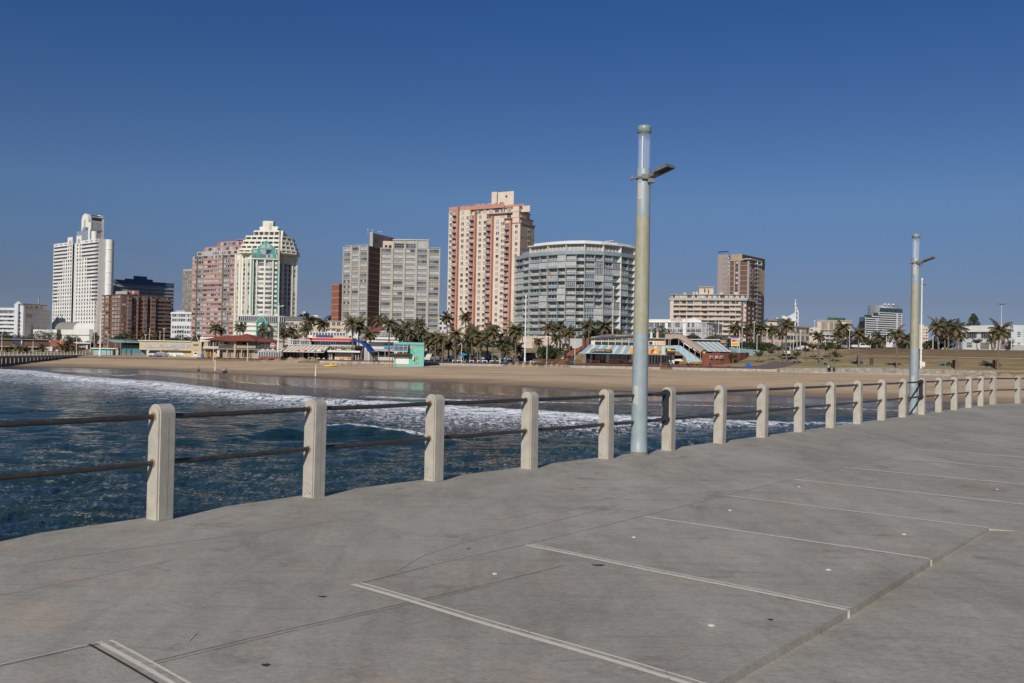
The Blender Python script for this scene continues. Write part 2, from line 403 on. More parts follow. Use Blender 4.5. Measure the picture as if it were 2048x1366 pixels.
  # expansion brackets on the deck side of two posts (dark bar with round ends)
for i in LAMPPOSTS:
 t=tangent(i);n=-outn(i);c=POSTS[i];u=Vector((t.x,t.y,0));nn=Vector((n.x,n.y,0));base=Vector((c.x,c.y,DECK))
 bb=MB();off=u*-.105;o0=base+off+nn*.0
 for z in RZ:
  bb.tube([o0+Vector((0,0,z))+u*.005,o0+Vector((0,0,z))-u*.045],.078,M_BRK,20)
  bb.tube([o0+Vector((0,0,z))-u*.045,o0+Vector((0,0,z))-u*.062],[.03,.022],M_BRK,12)
  bb.tube([o0+Vector((0,0,z))-u*.04,o0+Vector((0,0,z))-u*.32],.036,M_RAIL,14)
 p0=o0-u*.02;a=nn*.055
 bb.hexa([p0-a+u*.02+Vector((0,0,RZ[1])),p0+a+u*.02+Vector((0,0,RZ[1])),p0+a-u*.02+Vector((0,0,RZ[1])),p0-a-u*.02+Vector((0,0,RZ[1])),p0-a+u*.02+Vector((0,0,RZ[0])),p0+a+u*.02+Vector((0,0,RZ[0])),p0+a-u*.02+Vector((0,0,RZ[0])),p0-a-u*.02+Vector((0,0,RZ[0]))],M_BRK)
 bb.build('end_bracket',rail_root)
 # ---------------------------------------------------------------- the two pier lamps
def pier_lamp(px,py,ytop,label):
 g_=GP(px,py,DECK);D=g_.y;yh=YH(px)
 s=5.55/5.55
 r=empty('pier_lamp',(g_.x,g_.y,DECK),label,'street lamp','lamps on the pier')
 def Z(y):return(707.3-y)/1900*15.93+1.7
 n=32
 def rad(z):return .139-.024*(z/5.0)
 m=MB();z1=Z(667)
 m.lathe([(.15,0),(.15,.015),(.1405,.02),(rad(.3),.3),(rad(z1),z1)],M_LAMP,n);m.lathe([(.001,.0),(.001,z1)],M_LAMP,4)
 sh=m.build('lower_shaft',r,world=False);m=MB();m.lathe([(.172,.001),(.168,.010),(.150,.012),(.146,.05),(.1415,.052)],M_GRIME,n);m.build('base_collar',r,world=False)
 m=MB();z2=Z(432);m.lathe([(rad(z1)+.0015,z1),(rad(z2)+.0015,z2)],M_FIBRE,n);m.build('fibre_sleeve',r,world=False)
 m=MB();z3=Z(336);m.lathe([(rad(z2),z2),(rad(z3),z3),(.112,z3+.012),(.001,z3+.02)],M_LAMP,n);m.build('upper_shaft',r,world=False)
 m=MB();z4=Z(262);m.lathe([(.104,z3),(.104,z4+.02)],M_TUBE,n);m.build('clear_tube',r,world=False)
 m=MB();m.tube([(-.028,0,z3),(-.028,0,z4)],.014,M_STEEL,10);m.tube([(.03,.03,z3),(.03,.03,z4)],.007,M_CAP,8);m.build('light_rod',r,world=False)
 m=MB();z5=Z(248);m.lathe([(.001,z4-.004),(.104,z4-.004),(.118,z4),(.118,z5-.012),(.110,z5),(.001,z5+.004)],M_CAP,n);m.build('cap',r,world=False)
 # access plates
 for zc,l in((Z(381),.27),(Z(790),.31)):
  m=MB();rr=rad(zc)+.004;V=[];a0=math.radians(-128)
  hw=.33
  pts=[]
  for k in range(25):
   a=2*PI*k/24;uu=hw*math.cos(a);vv=(l/2-.025)*(1 if math.sin(a)>=0 else-1)+.03*math.sin(a)
   pts.append((uu,vv))
  ctr=(rr*math.cos(a0),rr*math.sin(a0),zc)
  ring=[(rr*math.cos(a0+u_),rr*math.sin(a0+u_),zc+v_)for u_,v_ in pts]
  ring2=[((rr-.008)*math.cos(a0+u_*1.04),(rr-.008)*math.sin(a0+u_*1.04),zc+v_*1.01)for u_,v_ in pts]
  m.quads(ring+ring2,[(i,i+1,25+i+1,25+i)for i in range(24)],M_JOINT)
  for i in range(12):m.face([ring[i],ring[i+1],ring[23-i],ring[24-i]],M_PLATE)
  m.build('access_plate',r,world=False)
 zb=Z(354);m=MB()
 m.lathe([(rad(zb)+.012,zb-.02),(rad(zb)+.012,zb+.02)],M_HEAD,n)
 m.tube([(-.20,-.06,zb),(.14,-.10,zb+.01)],.013,M_HEAD,8);m.tube([(-.215,-.065,zb-.03),(-.185,-.058,zb+.03)],.022,M_RUST,8)
 m.box(-.05,.06,-.17,-.11,zb-.03,zb+.05,M_HEAD);m.box(.05,.16,-.15,-.03,zb-.085,zb+.03,M_HEAD);m.build('bracket',r,world=False)
 m=MB()
 R_=Matrix.Rotation(math.radians(HEADROT[0]),4,'Z')@Matrix.Rotation(math.radians(HEADROT[1]),4,'Y')@Matrix.Rotation(math.radians(HEADROT[2]),4,'X')
 def bx(x0,x1,y0,y1,z0_,z1_,mm):
  ps=[Vector(p)for p in[(x0,y0,z0_),(x1,y0,z0_),(x1,y1,z0_),(x0,y1,z0_),(x0,y0,z1_),(x1,y0,z1_),(x1,y1,z1_),(x0,y1,z1_)]]
  ps=[(R_@p)*.70+Vector((.10,-.09,zb+.01))for p in ps];m.hexa([tuple(p)for p in ps],mm)
 bx(0,.26,-.11,.11,-.03,.04,M_HEAD);bx(.22,.60,-.19,.19,0,.065,M_HEAD);bx(.03,.2,-.06,.06,-.035,-.02,M_CAP)
 bx(.27,.59,-.10,.10,-.004,.0,M_LENS)
 for k in range(9):bx(.25+k*.04,.262+k*.04,-.16,.16,.065,.085,M_HEAD)
 m.build('led_head',r,world=False)
 return r
M_GRIME=mat('grimy_base',(.30,.26,.20),.85,scale=30,col2=(.12,.10,.08))
M_PLATE=mat('pale_plate',(.50,.50,.48),.5,var=.1,scale=9);M_LENS=mat('dark_lens',(.05,.055,.06),.2)
HEADROT=(-42,-16,0)
L1=pier_lamp(1277.5,909,248,'tall pale blue lamp post with yellowish sleeve, the nearer of two on the pier')
L2=pier_lamp(1827,828,460,'tall pale blue lamp post with yellowish sleeve, farther one near the pier corner')
L1.rotation_euler=(0,0,0);L2.rotation_euler=(0,0,0)
# ================================================================ terrain
QW=arr([-900,-200,0,300,600,900,1200,1500,1800,2048,2700])
WW=arr([44,48,50,52,61,66,78,80,86,92,100])
QD=arr([-900,0,300,600,900,1200,1500,1800,2048,2700]);DD=arr([330,290,275,250,240,232,225,215,205,190])
def Wd(q):return np.interp(q,QW,WW)
def Dp(q):return np.interp(q,QD,DD)
def Wsea(q):return Wd(q)+np.interp(q,[0,300,520,1200,1500,2048],[5,9,17,17,12,10])
def zp(q):return 6.2-27*Dp(q)/1900
OFFS=arr([0,8,18,25,29,38,60,90,700,3500])
def zcol(kind,q):
 z=float(zp(q))
 return{'a':[z,z+.25,z+.3,z+.4,z+.6,z+.9,z+1.8,z+2.2,5.5,5.5],'b':[z,z,3.0,3.3,3.5,4.6,7.3,7.5,7.2,5.5],'c':[z,z+.5,z+.55,3.6,3.9,5.2,7.4,7.6,7.2,5.5],'d':[3.0,3.4,4.4,5.0,5.4,6.2,7.6,8.0,7.4,5.5],'e':[3.5,4.0,4.8,5.9,6.1,7.6,8.6,8.7,7.8,5.5],'f':[3.8,4.3,4.96,6.5,6.55,8.9,9.0,8.9,8.0,5.5]}[kind]
GQ=arr([-900,0,600,840,885,1090,1150,1420,1500,1650,1750,2048,2700])
GZ=arr([zcol(k,q)for k,q in zip('aaaabbccdefff',GQ)])
def gz_off(q,off):
 i=int(np.clip(np.searchsorted(GQ,q)-1,0,len(GQ)-2));t=np.clip((q-GQ[i])/(GQ[i+1]-GQ[i]),0,1)
 return float(np.interp(off,OFFS,GZ[i]*(1-t)+GZ[i+1]*t))
def Q(x,y):return 1024+1900*x/y
def ground_z(x,y):
 q=Q(x,y);dp=float(Dp(q))
 if y>=dp:return gz_off(q,y-dp)
 return sand_z(q,y)
def sand_z(q,y):
 dsea=11780/float(Wsea(q));dd=11780/float(Wd(q));dp=float(Dp(q));ztop=float(min(zp(q),3.1))-.42
 if y<=dsea:return-min(4.5,(dsea-y)*.055)
 if y<=dd:return .11*(y-dsea)/(dd-dsea)
 t=(y-dd)/(dp-dd)
 return .11+(ztop-.11)*(1-(1-t)**1.35)
def grid_mesh(name,qs,rows,fn,m,kind='structure',smooth=True):
 V=[fn(q,r)for r in rows for q in qs];nq=len(qs);F=[]
 for j in range(len(rows)-1):
  for i in range(nq-1):F.append((j*nq+i,j*nq+i+1,(j+1)*nq+i+1,(j+1)*nq+i))
 mb=MB();mb.quads(V,F,m,smooth);o=mb.build(name);o['kind']=kind;return o
 # sand material: wet and mirror-like low down, dry and pale above
M_SAND,g=newmat('beach_sand')
geo=g.n('ShaderNodeNewGeometry');pos=geo.outputs['Position'];sx=g.n('ShaderNodeSeparateXYZ');g.lk(pos,sx.inputs[0])
n1=g.noise(g.mapv(pos,(.35,1,1)),.12,6,.7,.5);n2=g.noise(pos,2.2,6,.7);n3=g.noise(g.mapv(pos,(.10,.8,1),.02),.35,6,.7,.6)
dry=g.ramp(n1,[(.3,(.62,.45,.27)),(.7,(.75,.56,.36))])
dry=g.mix(.35,dry,g.ramp(n2,[(.3,.6),(.7,1.0)]),'MULTIPLY')
dry=g.mix(g.math('MULTIPLY',g.ramp(n3,[(.50,0),(.66,1.0)]),.5),dry,(.115,.092,.07))
zz=g.math('ADD',sx.outputs[2],g.math('MULTIPLY',g.math('SUBTRACT',n1,.5),.35))
hgt=g.ramp(zz,[(.10,(.27,.24,.22)),(.24,(.50,.48,.46)),(.60,(.70,.67,.64)),(.85,(1,1,1))])
g.lk(g.mix(1.0,dry,hgt,'MULTIPLY'),g.b.inputs['Base Color'])
zr=g.math('ADD',sx.outputs[2],g.math('MULTIPLY',g.math('SUBTRACT',n1,.5),.05))
g.lk(g.ramp(zr,[(.0,.12),(.085,.17),(.15,.6),(.5,.9)]),g.b.inputs['Roughness'])
foot=g.noise(pos,.9,6,.8);amp_=g.ramp(zr,[(.12,0),(.6,1)]);g.lk(g.bump(g.math('MULTIPLY',foot,amp_),.5,.4),g.b.inputs['Normal']);g.b.inputs['Specular IOR Level'].default_value=.5
qs=list(np.arange(-900,2701,30))
def sand_fn(q,r):
 dsea=11780/float(Wsea(q));dd=11780/float(Wd(q));dp=float(Dp(q))
 if r<0:y=dsea*(1+r)
 elif r<1:y=dsea+(dd-dsea)*r
 else:y=dd+(dp+.4-dd)*(r-1)
 z=sand_z(q,y)
 if r>1.08 and r<1.97:z+=.09*math.sin(q*.043+r*21)*math.sin(r*33+q*.011)+.05*math.sin(q*.13+r*50)
 return((q-1024)/1900*y,y,z)
rows=[-.9,-.5,-.2,-.1,-.04,0,.25,.5,.75]+list(np.linspace(1,2,26))
grid_mesh('beach',qs,rows,sand_fn,M_SAND)
M_GRASS,g=newmat('dry_lawn')
pos=g.n('ShaderNodeNewGeometry').outputs['Position']
n1=g.noise(g.mapv(pos,(.25,1,1)),.22,6,.7);n2=g.noise(pos,1.8,6,.75);n3=g.noise(g.mapv(pos,(.4,1,1)),.11,5,.6)
c=g.ramp(n1,[(.3,(.34,.255,.12)),(.5,(.46,.355,.18)),(.72,(.56,.44,.235))])
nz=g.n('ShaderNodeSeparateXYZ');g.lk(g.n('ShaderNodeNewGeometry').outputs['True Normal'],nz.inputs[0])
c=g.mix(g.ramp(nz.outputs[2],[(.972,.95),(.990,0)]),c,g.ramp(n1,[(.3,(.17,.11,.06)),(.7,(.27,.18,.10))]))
c=g.mix(g.ramp(n3,[(.50,0),(.66,.6)]),c,(.125,.135,.045))
c=g.mix(.5,c,g.ramp(n2,[(.3,.45),(.7,1.0)]),'MULTIPLY')
g.lk(c,g.b.inputs['Base Color']);g.b.inputs['Roughness'].default_value=.95;g.lk(g.bump(n2,.8,.2),g.b.inputs['Normal'])
M_BRICKP=mat('red_brick_paving',(.20,.085,.062),.85,var=.3,scale=.9,bump=.2,stretch=(1,1,1))
M_PATHB=mat('purple_brick_path',(.185,.135,.125),.85,var=.25,scale=1.1)
M_KERB=mat('pale_kerb_concrete',(.44,.40,.34),.85,var=.3,scale=1.6,bump=.3)
M_ASPH=mat('asphalt',(.06,.06,.062),.9,var=.3,scale=.8)
M_STONEW=mat('weathered_wall_concrete',(.30,.275,.235),.9,var=.4,scale=1.1,bump=.4)
gq=sorted(set(list(np.arange(-900,2701,40))+list(GQ)))
def gfn(q,off):
 y=float(Dp(q))+max(off,.2);return((q-1024)/1900*y,y,gz_off(q,max(off,0))-(1.8 if off<0 else 0))
grid_mesh('ground',gq,[-1,.3,4,8,13,18,21.5,25,29,33.5,38,44,50,60,75,90,200,700,3500],gfn,M_GRASS)
def drape(name,q0,q1,offs,m,dz,n=40):
 qq=np.linspace(q0,q1,n)
 return grid_mesh(name,list(qq),offs,lambda q,off:(gfn(q,off)[0],gfn(q,off)[1],gfn(q,off)[2]+dz),m)
drape('promenade',395,885,[.4,4,8,12],M_BRICKP,.006)
drape('promenade',1095,1545,[.4,4,8,11.5],M_BRICKP,.006)
drape('promenade',-900,395,[.4,4,8,12],M_KERB,.006)
drape('car_park',840,1150,[3,8,18,24],M_ASPH,.012)
for k_,o_ in enumerate((25,26.4,29.6,38.4)):drape('worn_path',1690,2600,[o_,o_+.5],mat('trodden_grass',(.50,.41,.25),.95,var=.2,scale=1),.03,60)
drape('beach_road',-900,2700,[62,75,90],M_ASPH,.012,90)
# diagonal brick path climbing the lawn
pb=MB();pathc=[((1430,1548),1),((1480,1560),4),((1508,1575),9),((1540,1605),18),((1565,1630),29),((1600,1668),45),((1640,1725),61)]
V=[]
for(qa,qb),off in pathc:
 for t in np.linspace(0,1,7):
  q=qa+(qb-qa)*t;x,y,z=gfn(q,off);V.append((x,y,z+.03))
pb.quads(V,[(j*7+i,j*7+i+1,(j+1)*7+i+1,(j+1)*7+i)for j in range(len(pathc)-1)for i in range(6)],M_PATHB)
pb.build('path')['kind']='structure'
# kerbs and retaining wall along the sand
def wfn(q,off):y=float(Dp(q))+off;return((q-1024)/1900*y,y,0)
def wall_along(name,q0,q1,ztop,depth,thick,m,off0=0.0,label=None,cat='wall',dz0=-.8,gap=None):
 mb=MB();qq=np.linspace(q0,q1,max(3,int((q1-q0)/18)))
 for a,b in zip(qq[:-1],qq[1:]):
  if gap and gap[0]<(a+b)/2<gap[1]:continue
  pa=wfn(a,off0);pb_=wfn(b,off0);za=ztop(a);zb=ztop(b);sh=.02
  d=Vector((pb_[0]-pa[0],pb_[1]-pa[1])).normalized();n=Vector((-d.y,d.x))*thick;d2=d*sh
  mb.hexa([(pa[0]+d2.x,pa[1]+d2.y,za+dz0),(pb_[0]-d2.x,pb_[1]-d2.y,zb+dz0),(pb_[0]+n.x-d2.x,pb_[1]+n.y-d2.y,zb+dz0),(pa[0]+n.x+d2.x,pa[1]+n.y+d2.y,za+dz0),(pa[0]+d2.x,pa[1]+d2.y,za),(pb_[0]-d2.x,pb_[1]-d2.y,zb),(pb_[0]+n.x-d2.x,pb_[1]+n.y-d2.y,zb),(pa[0]+n.x+d2.x,pa[1]+n.y+d2.y,za)],m)
 o=mb.build(name)
 if label:tag(o,label,cat)
 return o
wall_along('kerb_wall',1090,1322,lambda q:float(zp(q))+.10,0,.35,M_KERB,0,'low pale concrete kerb wall between sand and red paving below the striped-roof takeaway')
wall_along('kerb_wall',1346,1556,lambda q:float(zp(q))+.12,0,.35,M_KERB,0,'low pale concrete kerb wall between sand and red paving below the covered stairs')
wall_along('kerb_wall',640,845,lambda q:float(zp(q))+.10,0,.35,M_KERB,0,'low pale concrete kerb wall along the sand left of the turquoise hut')
wall_along('kerb_wall',850,1010,lambda q:float(zp(q))+.10,0,.35,M_KERB,0,'low pale concrete kerb wall along the sand in front of the palm car park')
wall_along('retaining_wall',1560,1995,lambda q:gz_off(q,0)+.12,0,.4,M_STONEW,0,'grey weathered retaining wall below the lawn, right of the brick path',dz0=-1.6)
wall_along('kerb_wall',1560,2000,lambda q:float(zp(q))-.28,0,.9,M_KERB,-1.3,'long pale concrete strip at the foot of the grey retaining wall',dz0=-.5)
# ================================================================ sea
nq=620;ratio=1.0085;R0=5.0;nr=int(math.log(330/R0)/math.log(ratio))
qcol=np.linspace(-760,2760,nq);drow=R0*ratio**np.arange(nr)
Qg,Dg=np.meshgrid(qcol,drow);X=(Qg-1024)/1900*Dg;Y=Dg.copy();W=11780/Dg
z=np.zeros_like(X);spacing=np.maximum(Dg*(qcol[1]-qcol[0])/1900,Dg*(ratio-1))
rs=np.random.default_rng(11)
for k in range(58):
 lam=float(np.exp(rs.uniform(math.log(.40),math.log(6))));an=rs.normal(1.35,.62);amp=.0115*lam**.75*rs.uniform(.5,1.3)
 ph=rs.uniform(0,6.28);kx,ky=math.cos(an)*2*PI/lam,math.sin(an)*2*PI/lam
 fade=np.clip((lam/spacing-3)/3,0,1)
 grp=.6+.4*np.sin(X*kx*.13+Y*ky*.11+ph*3)
 s=np.sin(kx*X+ky*Y+ph+.7*np.sin(X*.11+k)+.5*np.sin(Y*.09+k*2))
 z+=fade*amp*grp*(s+.28*np.cos(2*(kx*X+ky*Y+ph)))
calm=np.clip((W-Wsea(Qg)-2)/26,.0,1);z*=.12+.88*calm
def px_of(q):return q
def band(pts):
 p=arr(pts);px=p[:,0];wv=p[:,1]-(683+.019*px)
 c=np.interp(Qg,px,wv);up=np.interp(Qg,px,p[:,2]);dn=np.interp(Qg,px,p[:,3]);st=np.interp(Qg,px,p[:,4])
 t=(W-c);f=np.where(t<0,np.clip(1+t/up,0,1),np.clip(1-t/dn,0,1));inside=(Qg>px[0])&(Qg<px[-1])
 return f*st*inside
foam=np.zeros_like(X)
B1=[(-900,728,4,10,.7),(-60,738,3,20,.9),(0,738,4,20,.95),(70,743,4,20,1),(130,751,5,24,1),(200,757,5,26,.95),(330,766,6,28,1),(430,778,6,30,1.05),(500,786,6,28,1),(600,796,5,24,.95),(680,800,4,20,.85),(760,803,5,30,.95),(850,808,5,44,1),(950,816,4,44,1),(1060,822,4,40,.97),(1200,830,4,34,.95),(1330,836,4,32,.9),(1450,841,4,26,.85),(1550,845,4,18,.8),(1700,846,4,14,.6),(1790,845,3,8,.3),(2048,846,3,6,.3),(2750,850,3,6,.3)]
foam=np.maximum(foam,band(B1))
foam=np.maximum(foam,band([(-900,740,12,60,.36),(0,750,14,60,.52),(300,775,10,60,.58),(600,800,6,60,.58),(850,815,5,105,.66),(1200,835,5,90,.62),(1500,845,5,60,.46),(1750,848,4,50,.40),(2700,850,4,50,.35)]))
foam=np.maximum(foam,band([(700,792,2,5,.0),(740,793,2,5,.75),(880,798,2,5,.8),(1000,802,1.5,4,.7),(1200,806,1.5,3,.62),(1480,812,1.5,3,.68),(1700,817,1.5,3,.66),(1900,824,1.5,3,.62)]))
foam=np.maximum(foam,band([(150,744,1.5,3,.5),(240,751,1.5,3,.7),(330,746,1.5,2.5,.5),(480,754,1.5,3,.5)]))
foam=np.maximum(foam,band([(480,764,1.5,3,.75),(620,773,1.5,3,.7),(760,783,1.5,3,.5),(1000,793,1.5,3,.45),(1400,800,1.5,3,.4)]))
foam=np.maximum(foam,band([(560,852,3,8,0),(640,850,3,7,.55),(700,848,5,10,.9),(760,854,4,12,.78),(830,864,4,14,.78),(900,876,5,14,.7),(980,880,4,12,0)]))
foam=np.maximum(foam,band([(-700,1000,300,400,.27),(600,950,90,400,.30),(1400,900,50,400,.34),(2700,900,50,400,.3)]))
def ridge(pts,s_up,s_dn):
 p=arr(pts);px=p[:,0];wv=p[:,1]-(683+.019*px);c=11780/np.interp(Qg,px,wv);a=np.interp(Qg,px,p[:,2],0,0);t=Dg-c
 return a*np.where(t>0,np.exp(-(t/s_up)**2),np.exp(-(t/s_dn)**2))
z+=ridge([(240,884,0),(400,878,.2),(530,872,.38),(620,866,.55),(700,864,.62),(770,870,.52),(860,882,.28),(960,892,.1),(1100,895,0)],1.1,1.7)
z+=ridge([(-700,812,.5),(0,818,.45),(100,822,.4),(220,834,.25),(340,842,.1),(420,846,0)],2.5,4.5)
z+=ridge([(-900,740,.5),(0,744,.45),(130,757,.55),(330,773,.5),(500,794,.55),(700,806,.4),(900,818,.35),(1300,842,.3),(1750,852,.1),(2700,855,.1)],1.2,2.8)
z+=ridge([(900,905,0),(1100,900,.25),(1300,895,.3),(1500,880,.35),(1800,872,.2),(2100,870,.2)],1.8,3.0)
z+=ridge([(-500,960,.25),(0,950,.3),(300,940,.2),(500,945,0)],2.5,4)
z+=foam*.09*rs.standard_normal(z.shape)*np.clip(12/(spacing*40),0,1)
shal=np.clip(1-(W-Wsea(Qg))/26,0,1)*1.0
zs=np.where(W<Wsea(Qg),z*.0,z)
zs=zs-np.clip((Wsea(Qg)-W)*.05,0,.6)
me=bpy.data.meshes.new('sea');nv=X.size
me.vertices.add(nv);me.vertices.foreach_set('co',np.stack([X,Y,zs],-1).astype(np.float32).ravel())
idx=np.arange(nv).reshape(X.shape);F=np.stack([idx[:-1,:-1],idx[:-1,1:],idx[1:,1:],idx[1:,:-1]],-1).reshape(-1,4)
me.loops.add(F.size);me.loops.foreach_set('vertex_index',F.ravel().astype(np.int32));me.polygons.add(len(F))
me.polygons.foreach_set('loop_start',np.arange(0,F.size,4,dtype=np.int32));me.polygons.foreach_set('use_smooth',np.ones(len(F),bool));me.update(calc_edges=True)
for nm,a_ in(('foam',foam),('shallow',shal)):
 at=me.attributes.new(nm,'FLOAT','POINT');at.data.foreach_set('value',a_.astype(np.float32).ravel())
M_SEA,g=newmat('sea_water')
pos=g.n('ShaderNodeNewGeometry').outputs['Position']
fo=attr(g,'foam');sh=attr(g,'shallow')
fa=g.noise(g.mapv(pos,(1.1,.42,1),-.25),1.3,9,.74,1.6);fb=g.noise(g.mapv(pos,(.55,.5,1),-.15),.42,5,.65,.8);fc=g.noise(g.mapv(pos,(1.0,.38,1),-.3),2.0,8,.74,.8)
ridg=g.math('SUBTRACT',1.0,g.math('MULTIPLY',g.math('ABSOLUTE',g.math('SUBTRACT',fa,.5)),5.5))
nn=g.math('ADD',g.math('MULTIPLY',ridg,.42),g.math('MULTIPLY',fb,.62));nn=g.math('ADD',nn,g.math('MULTIPLY',g.math('SUBTRACT',fc,.5),2.3))
fm=g.math('ADD',g.math('SUBTRACT',g.math('MULTIPLY',fo,1.05),.97),nn)
fmask=g.ramp(fm,[(.12,0.0),(.28,1.0)])
fmask=g.math('MULTIPLY',fmask,g.ramp(fo,[(.24,0),(.46,1)]))
deep=g.ramp(fb,[(.3,(.006,.024,.023)),(.7,(.012,.038,.034))])
wc=g.mix(sh,deep,(.10,.082,.072))
wc=g.mix(g.math('MULTIPLY',fo,.35),wc,(.10,.15,.17))
g.lk(g.mix(fmask,wc,(.84,.86,.88)),g.b.inputs['Base Color'])
g.lk(g.math('ADD',g.math('MULTIPLY',fmask,.6),.10),g.b.inputs['Roughness'])
g.b.inputs['IOR'].default_value=1.30;g.b.inputs['Specular IOR Level'].default_value=.5
r1=g.noise(g.mapv(pos,(.42,1.25,1),.20),1.6,4,.50,.6);r2=g.noise(g.mapv(pos,(.6,1.4,1),-.15),5.5,3,.55,.4)
r0=g.noise(g.mapv(pos,(.55,1.0,1),.15),.55,3,.5,.6);bn=g.bump(r0,1.0,1.15);bn=g.bump(r1,1.0,.27,bn);bn=g.bump(r2,1.0,.022,bn);bn=g.bump(fmask,.6,.05,bn)
g.lk(bn,g.b.inputs['Normal'])
me.materials.append(M_SEA);o=bpy.data.objects.new('sea',me);C.objects.link(o);o['kind']='structure'
ob=MB();R_=4000
for(x0,x1,y0,y1)in[(-R_,R_,-R_,4.9),(-R_,-60,4.9,320),(150,700,4.9,100)]:
 ob.face([(x0,y0,-.35),(x1,y0,-.35),(x1,y1,-.35),(x0,y1,-.35)],M_SEA)
ob.build('open_sea')['kind']='structure'
# ================================================================ city helpers
def ray_t(p,d,px,z=None):
 """distance t so that p + t*d stands in photo column px"""
 lo,hi=-400.0,400.0;z=CAMZ if z is None else z
 f=lambda t:(p.x+d.x*t)-PX(px,max(1,p.y+d.y*t),z)
 # both linear in t
 f0,f1=f(0),f(1);return-f0/(f1-f0)
class Seg:
 def __init__(s,px0,D0,px1,D1):
  s.A=Vector((PX(px0,D0,CAMZ),D0));s.B=Vector((PX(px1,D1,CAMZ),D1));s.setup()
 @classmethod
 def pts(c,A,B):
  s=c.__new__(c);s.A=Vector(A);s.B=Vector(B);s.setup();return s
 def setup(s):
  s.W=(s.B-s.A).length;s.e=(s.B-s.A)/s.W;s.n=Vector((s.e.y,-s.e.x));s.rz=math.atan2(s.e.y,s.e.x)
 def u(s,px):return ray_t(s.A,s.e,px)
 def D(s,u):return s.A.y+s.e.y*u
 def z(s,px,py):return PZ(px,py,s.D(s.u(px)))
 def xy(s,u,o=0):return s.A+s.e*u+s.n*o
 def box(s,mb,u0,u1,z0,z1,o0,o1,m):
  a,b=s.xy(u0,o1),s.xy(u1,o1);c,d=s.xy(u1,o0),s.xy(u0,o0)
  if o0<-4.9:q1,q0=s.xy(u1,0),s.xy(u0,0);c,d=q1-q1.normalized()*o0,q0-q0.normalized()*o0
  mb.hexa([(a.x,a.y,z0),(b.x,b.y,z0),(c.x,c.y,z0),(d.x,d.y,z0),(a.x,a.y,z1),(b.x,b.y,z1),(c.x,c.y,z1),(d.x,d.y,z1)],m)
 def pbox(s,mb,px0,py0,px1,py1,o0,o1,m):
  u0,u1=s.u(px0),s.u(px1);um=(px0+px1)/2;s.box(mb,u0,u1,s.z(um,py1),s.z(um,py0),o0,o1,m)
 def place(s,u,z,o=0):p=s.xy(u,o);return(p.x,p.y,z,s.rz)
def place_parts(root,name,protos,places,limit=100,label=None):
 """protos: list of MB (local: x along the wall, -y outwards). places: (proto index, (x,y,z,rz)). First `limit` are objects, the rest one part."""
 off=Vector(root.location);q=root
 while q.parent is not None:q=q.parent;off=off+Vector(q.location)
 meshes={}
 if len(places)>limit:places=sorted(places,key=lambda p:-p[1][2])
 for k,(x,y,z,rz)in places[:limit]:
  if k not in meshes:
   o=protos[k].build(name);meshes[k]=o.data;bpy.data.objects.remove(o)
  child(name,meshes[k],root,(x-off.x,y-off.y,z-off.z),rz)
 if len(places)>limit:
  mb=MB()
  for k,(x,y,z,rz)in places[limit:]:
   p=protos[k];b=len(mb.v);c,s_=math.cos(rz),math.sin(rz)
   mb.v.extend([(x+v[0]*c-v[1]*s_,y+v[0]*s_+v[1]*c,z+v[2])for v in p.v])
   mp=[mb.mi(m)for m in p.mats]
   mb.f.extend([tuple(b+i for i in f)for f in p.f]);mb.m.extend([mp[i]for i in p.m]);mb.sm.extend(p.sm)
  mb.build('lower_'+name+'s',root,kind='stuff')
  # colours of the city
WHT=mat('white_render',(.74,.735,.70),.75,var=.06,scale=.25)
WHT2=mat('cool_white_render',(.62,.64,.66),.75,var=.08,scale=.25)
GRYW=mat('grey_render',(.40,.40,.40),.8,var=.12,scale=.2)
CREAM=mat('cream_render',(.74,.72,.62),.75,var=.06,scale=.2)
TEAL=mat('teal_paint',(.035,.30,.255),.5,var=.08,scale=.5)
TEALG=mat('grey_teal_band',(.19,.30,.29),.6,var=.1,scale=.4)
SALM=mat('salmon_paint',(.50,.245,.185),.75,var=.1,scale=.4)
PEACH=mat('peach_render',(.66,.57,.46),.8,var=.08,scale=.3)
PEACH2=mat('pale_peach_render',(.62,.50,.395),.8,var=.12,scale=.3)
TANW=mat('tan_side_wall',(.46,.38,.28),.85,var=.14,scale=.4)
CONC=mat('building_concrete',(.43,.405,.345),.85,var=.12,scale=.35)
CONC2=mat('grey_spandrel',(.26,.25,.225),.85,var=.15,scale=.4)
BRNB=mat('brown_brick',(.17,.088,.06),.88,var=.22,scale=1.2)
BRND=mat('dark_brown_brick',(.115,.060,.048),.88,var=.22,scale=1.1)
REDB=mat('red_brick',(.27,.095,.062),.88,var=.25,scale=1.0)
ORNG=mat('orange_brick_panel',(.27,.15,.10),.85,var=.15,scale=.8)
BLUEW=mat('dark_blue_paint',(.05,.12,.22),.6,var=.2,scale=.3)
BLUEG=mat('blue_grey_render',(.25,.30,.36),.7,var=.15,scale=.3)
SLATE=mat('pale_slate_blue_panel',(.28,.33,.38),.6,var=.1,scale=.5)
GREENS=mat('grey_green_slab',(.20,.28,.265),.7,var=.12,scale=.6)
MAUVE=mat('mauve_render',(.36,.30,.285),.8,var=.08,scale=.4)
TAN2=mat('ochre_render',(.43,.32,.19),.85,var=.14,scale=.3)
ROOFG=mat('flat_roof_grey',(.22,.21,.20),.9,var=.2,scale=.5)
DARKR=mat('dark_plant_room',(.075,.06,.058),.8,var=.2,scale=.8)
PINKB=mat('pink_band_render',(.47,.225,.18),.8,var=.08,scale=.5)
TAUPE=mat('taupe_band_render',(.235,.205,.185),.8,var=.1,scale=.5)
MFRM=mat('white_window_frame',(.66,.66,.64),.5)
MFRG=mat('grey_window_frame',(.30,.30,.29),.5)
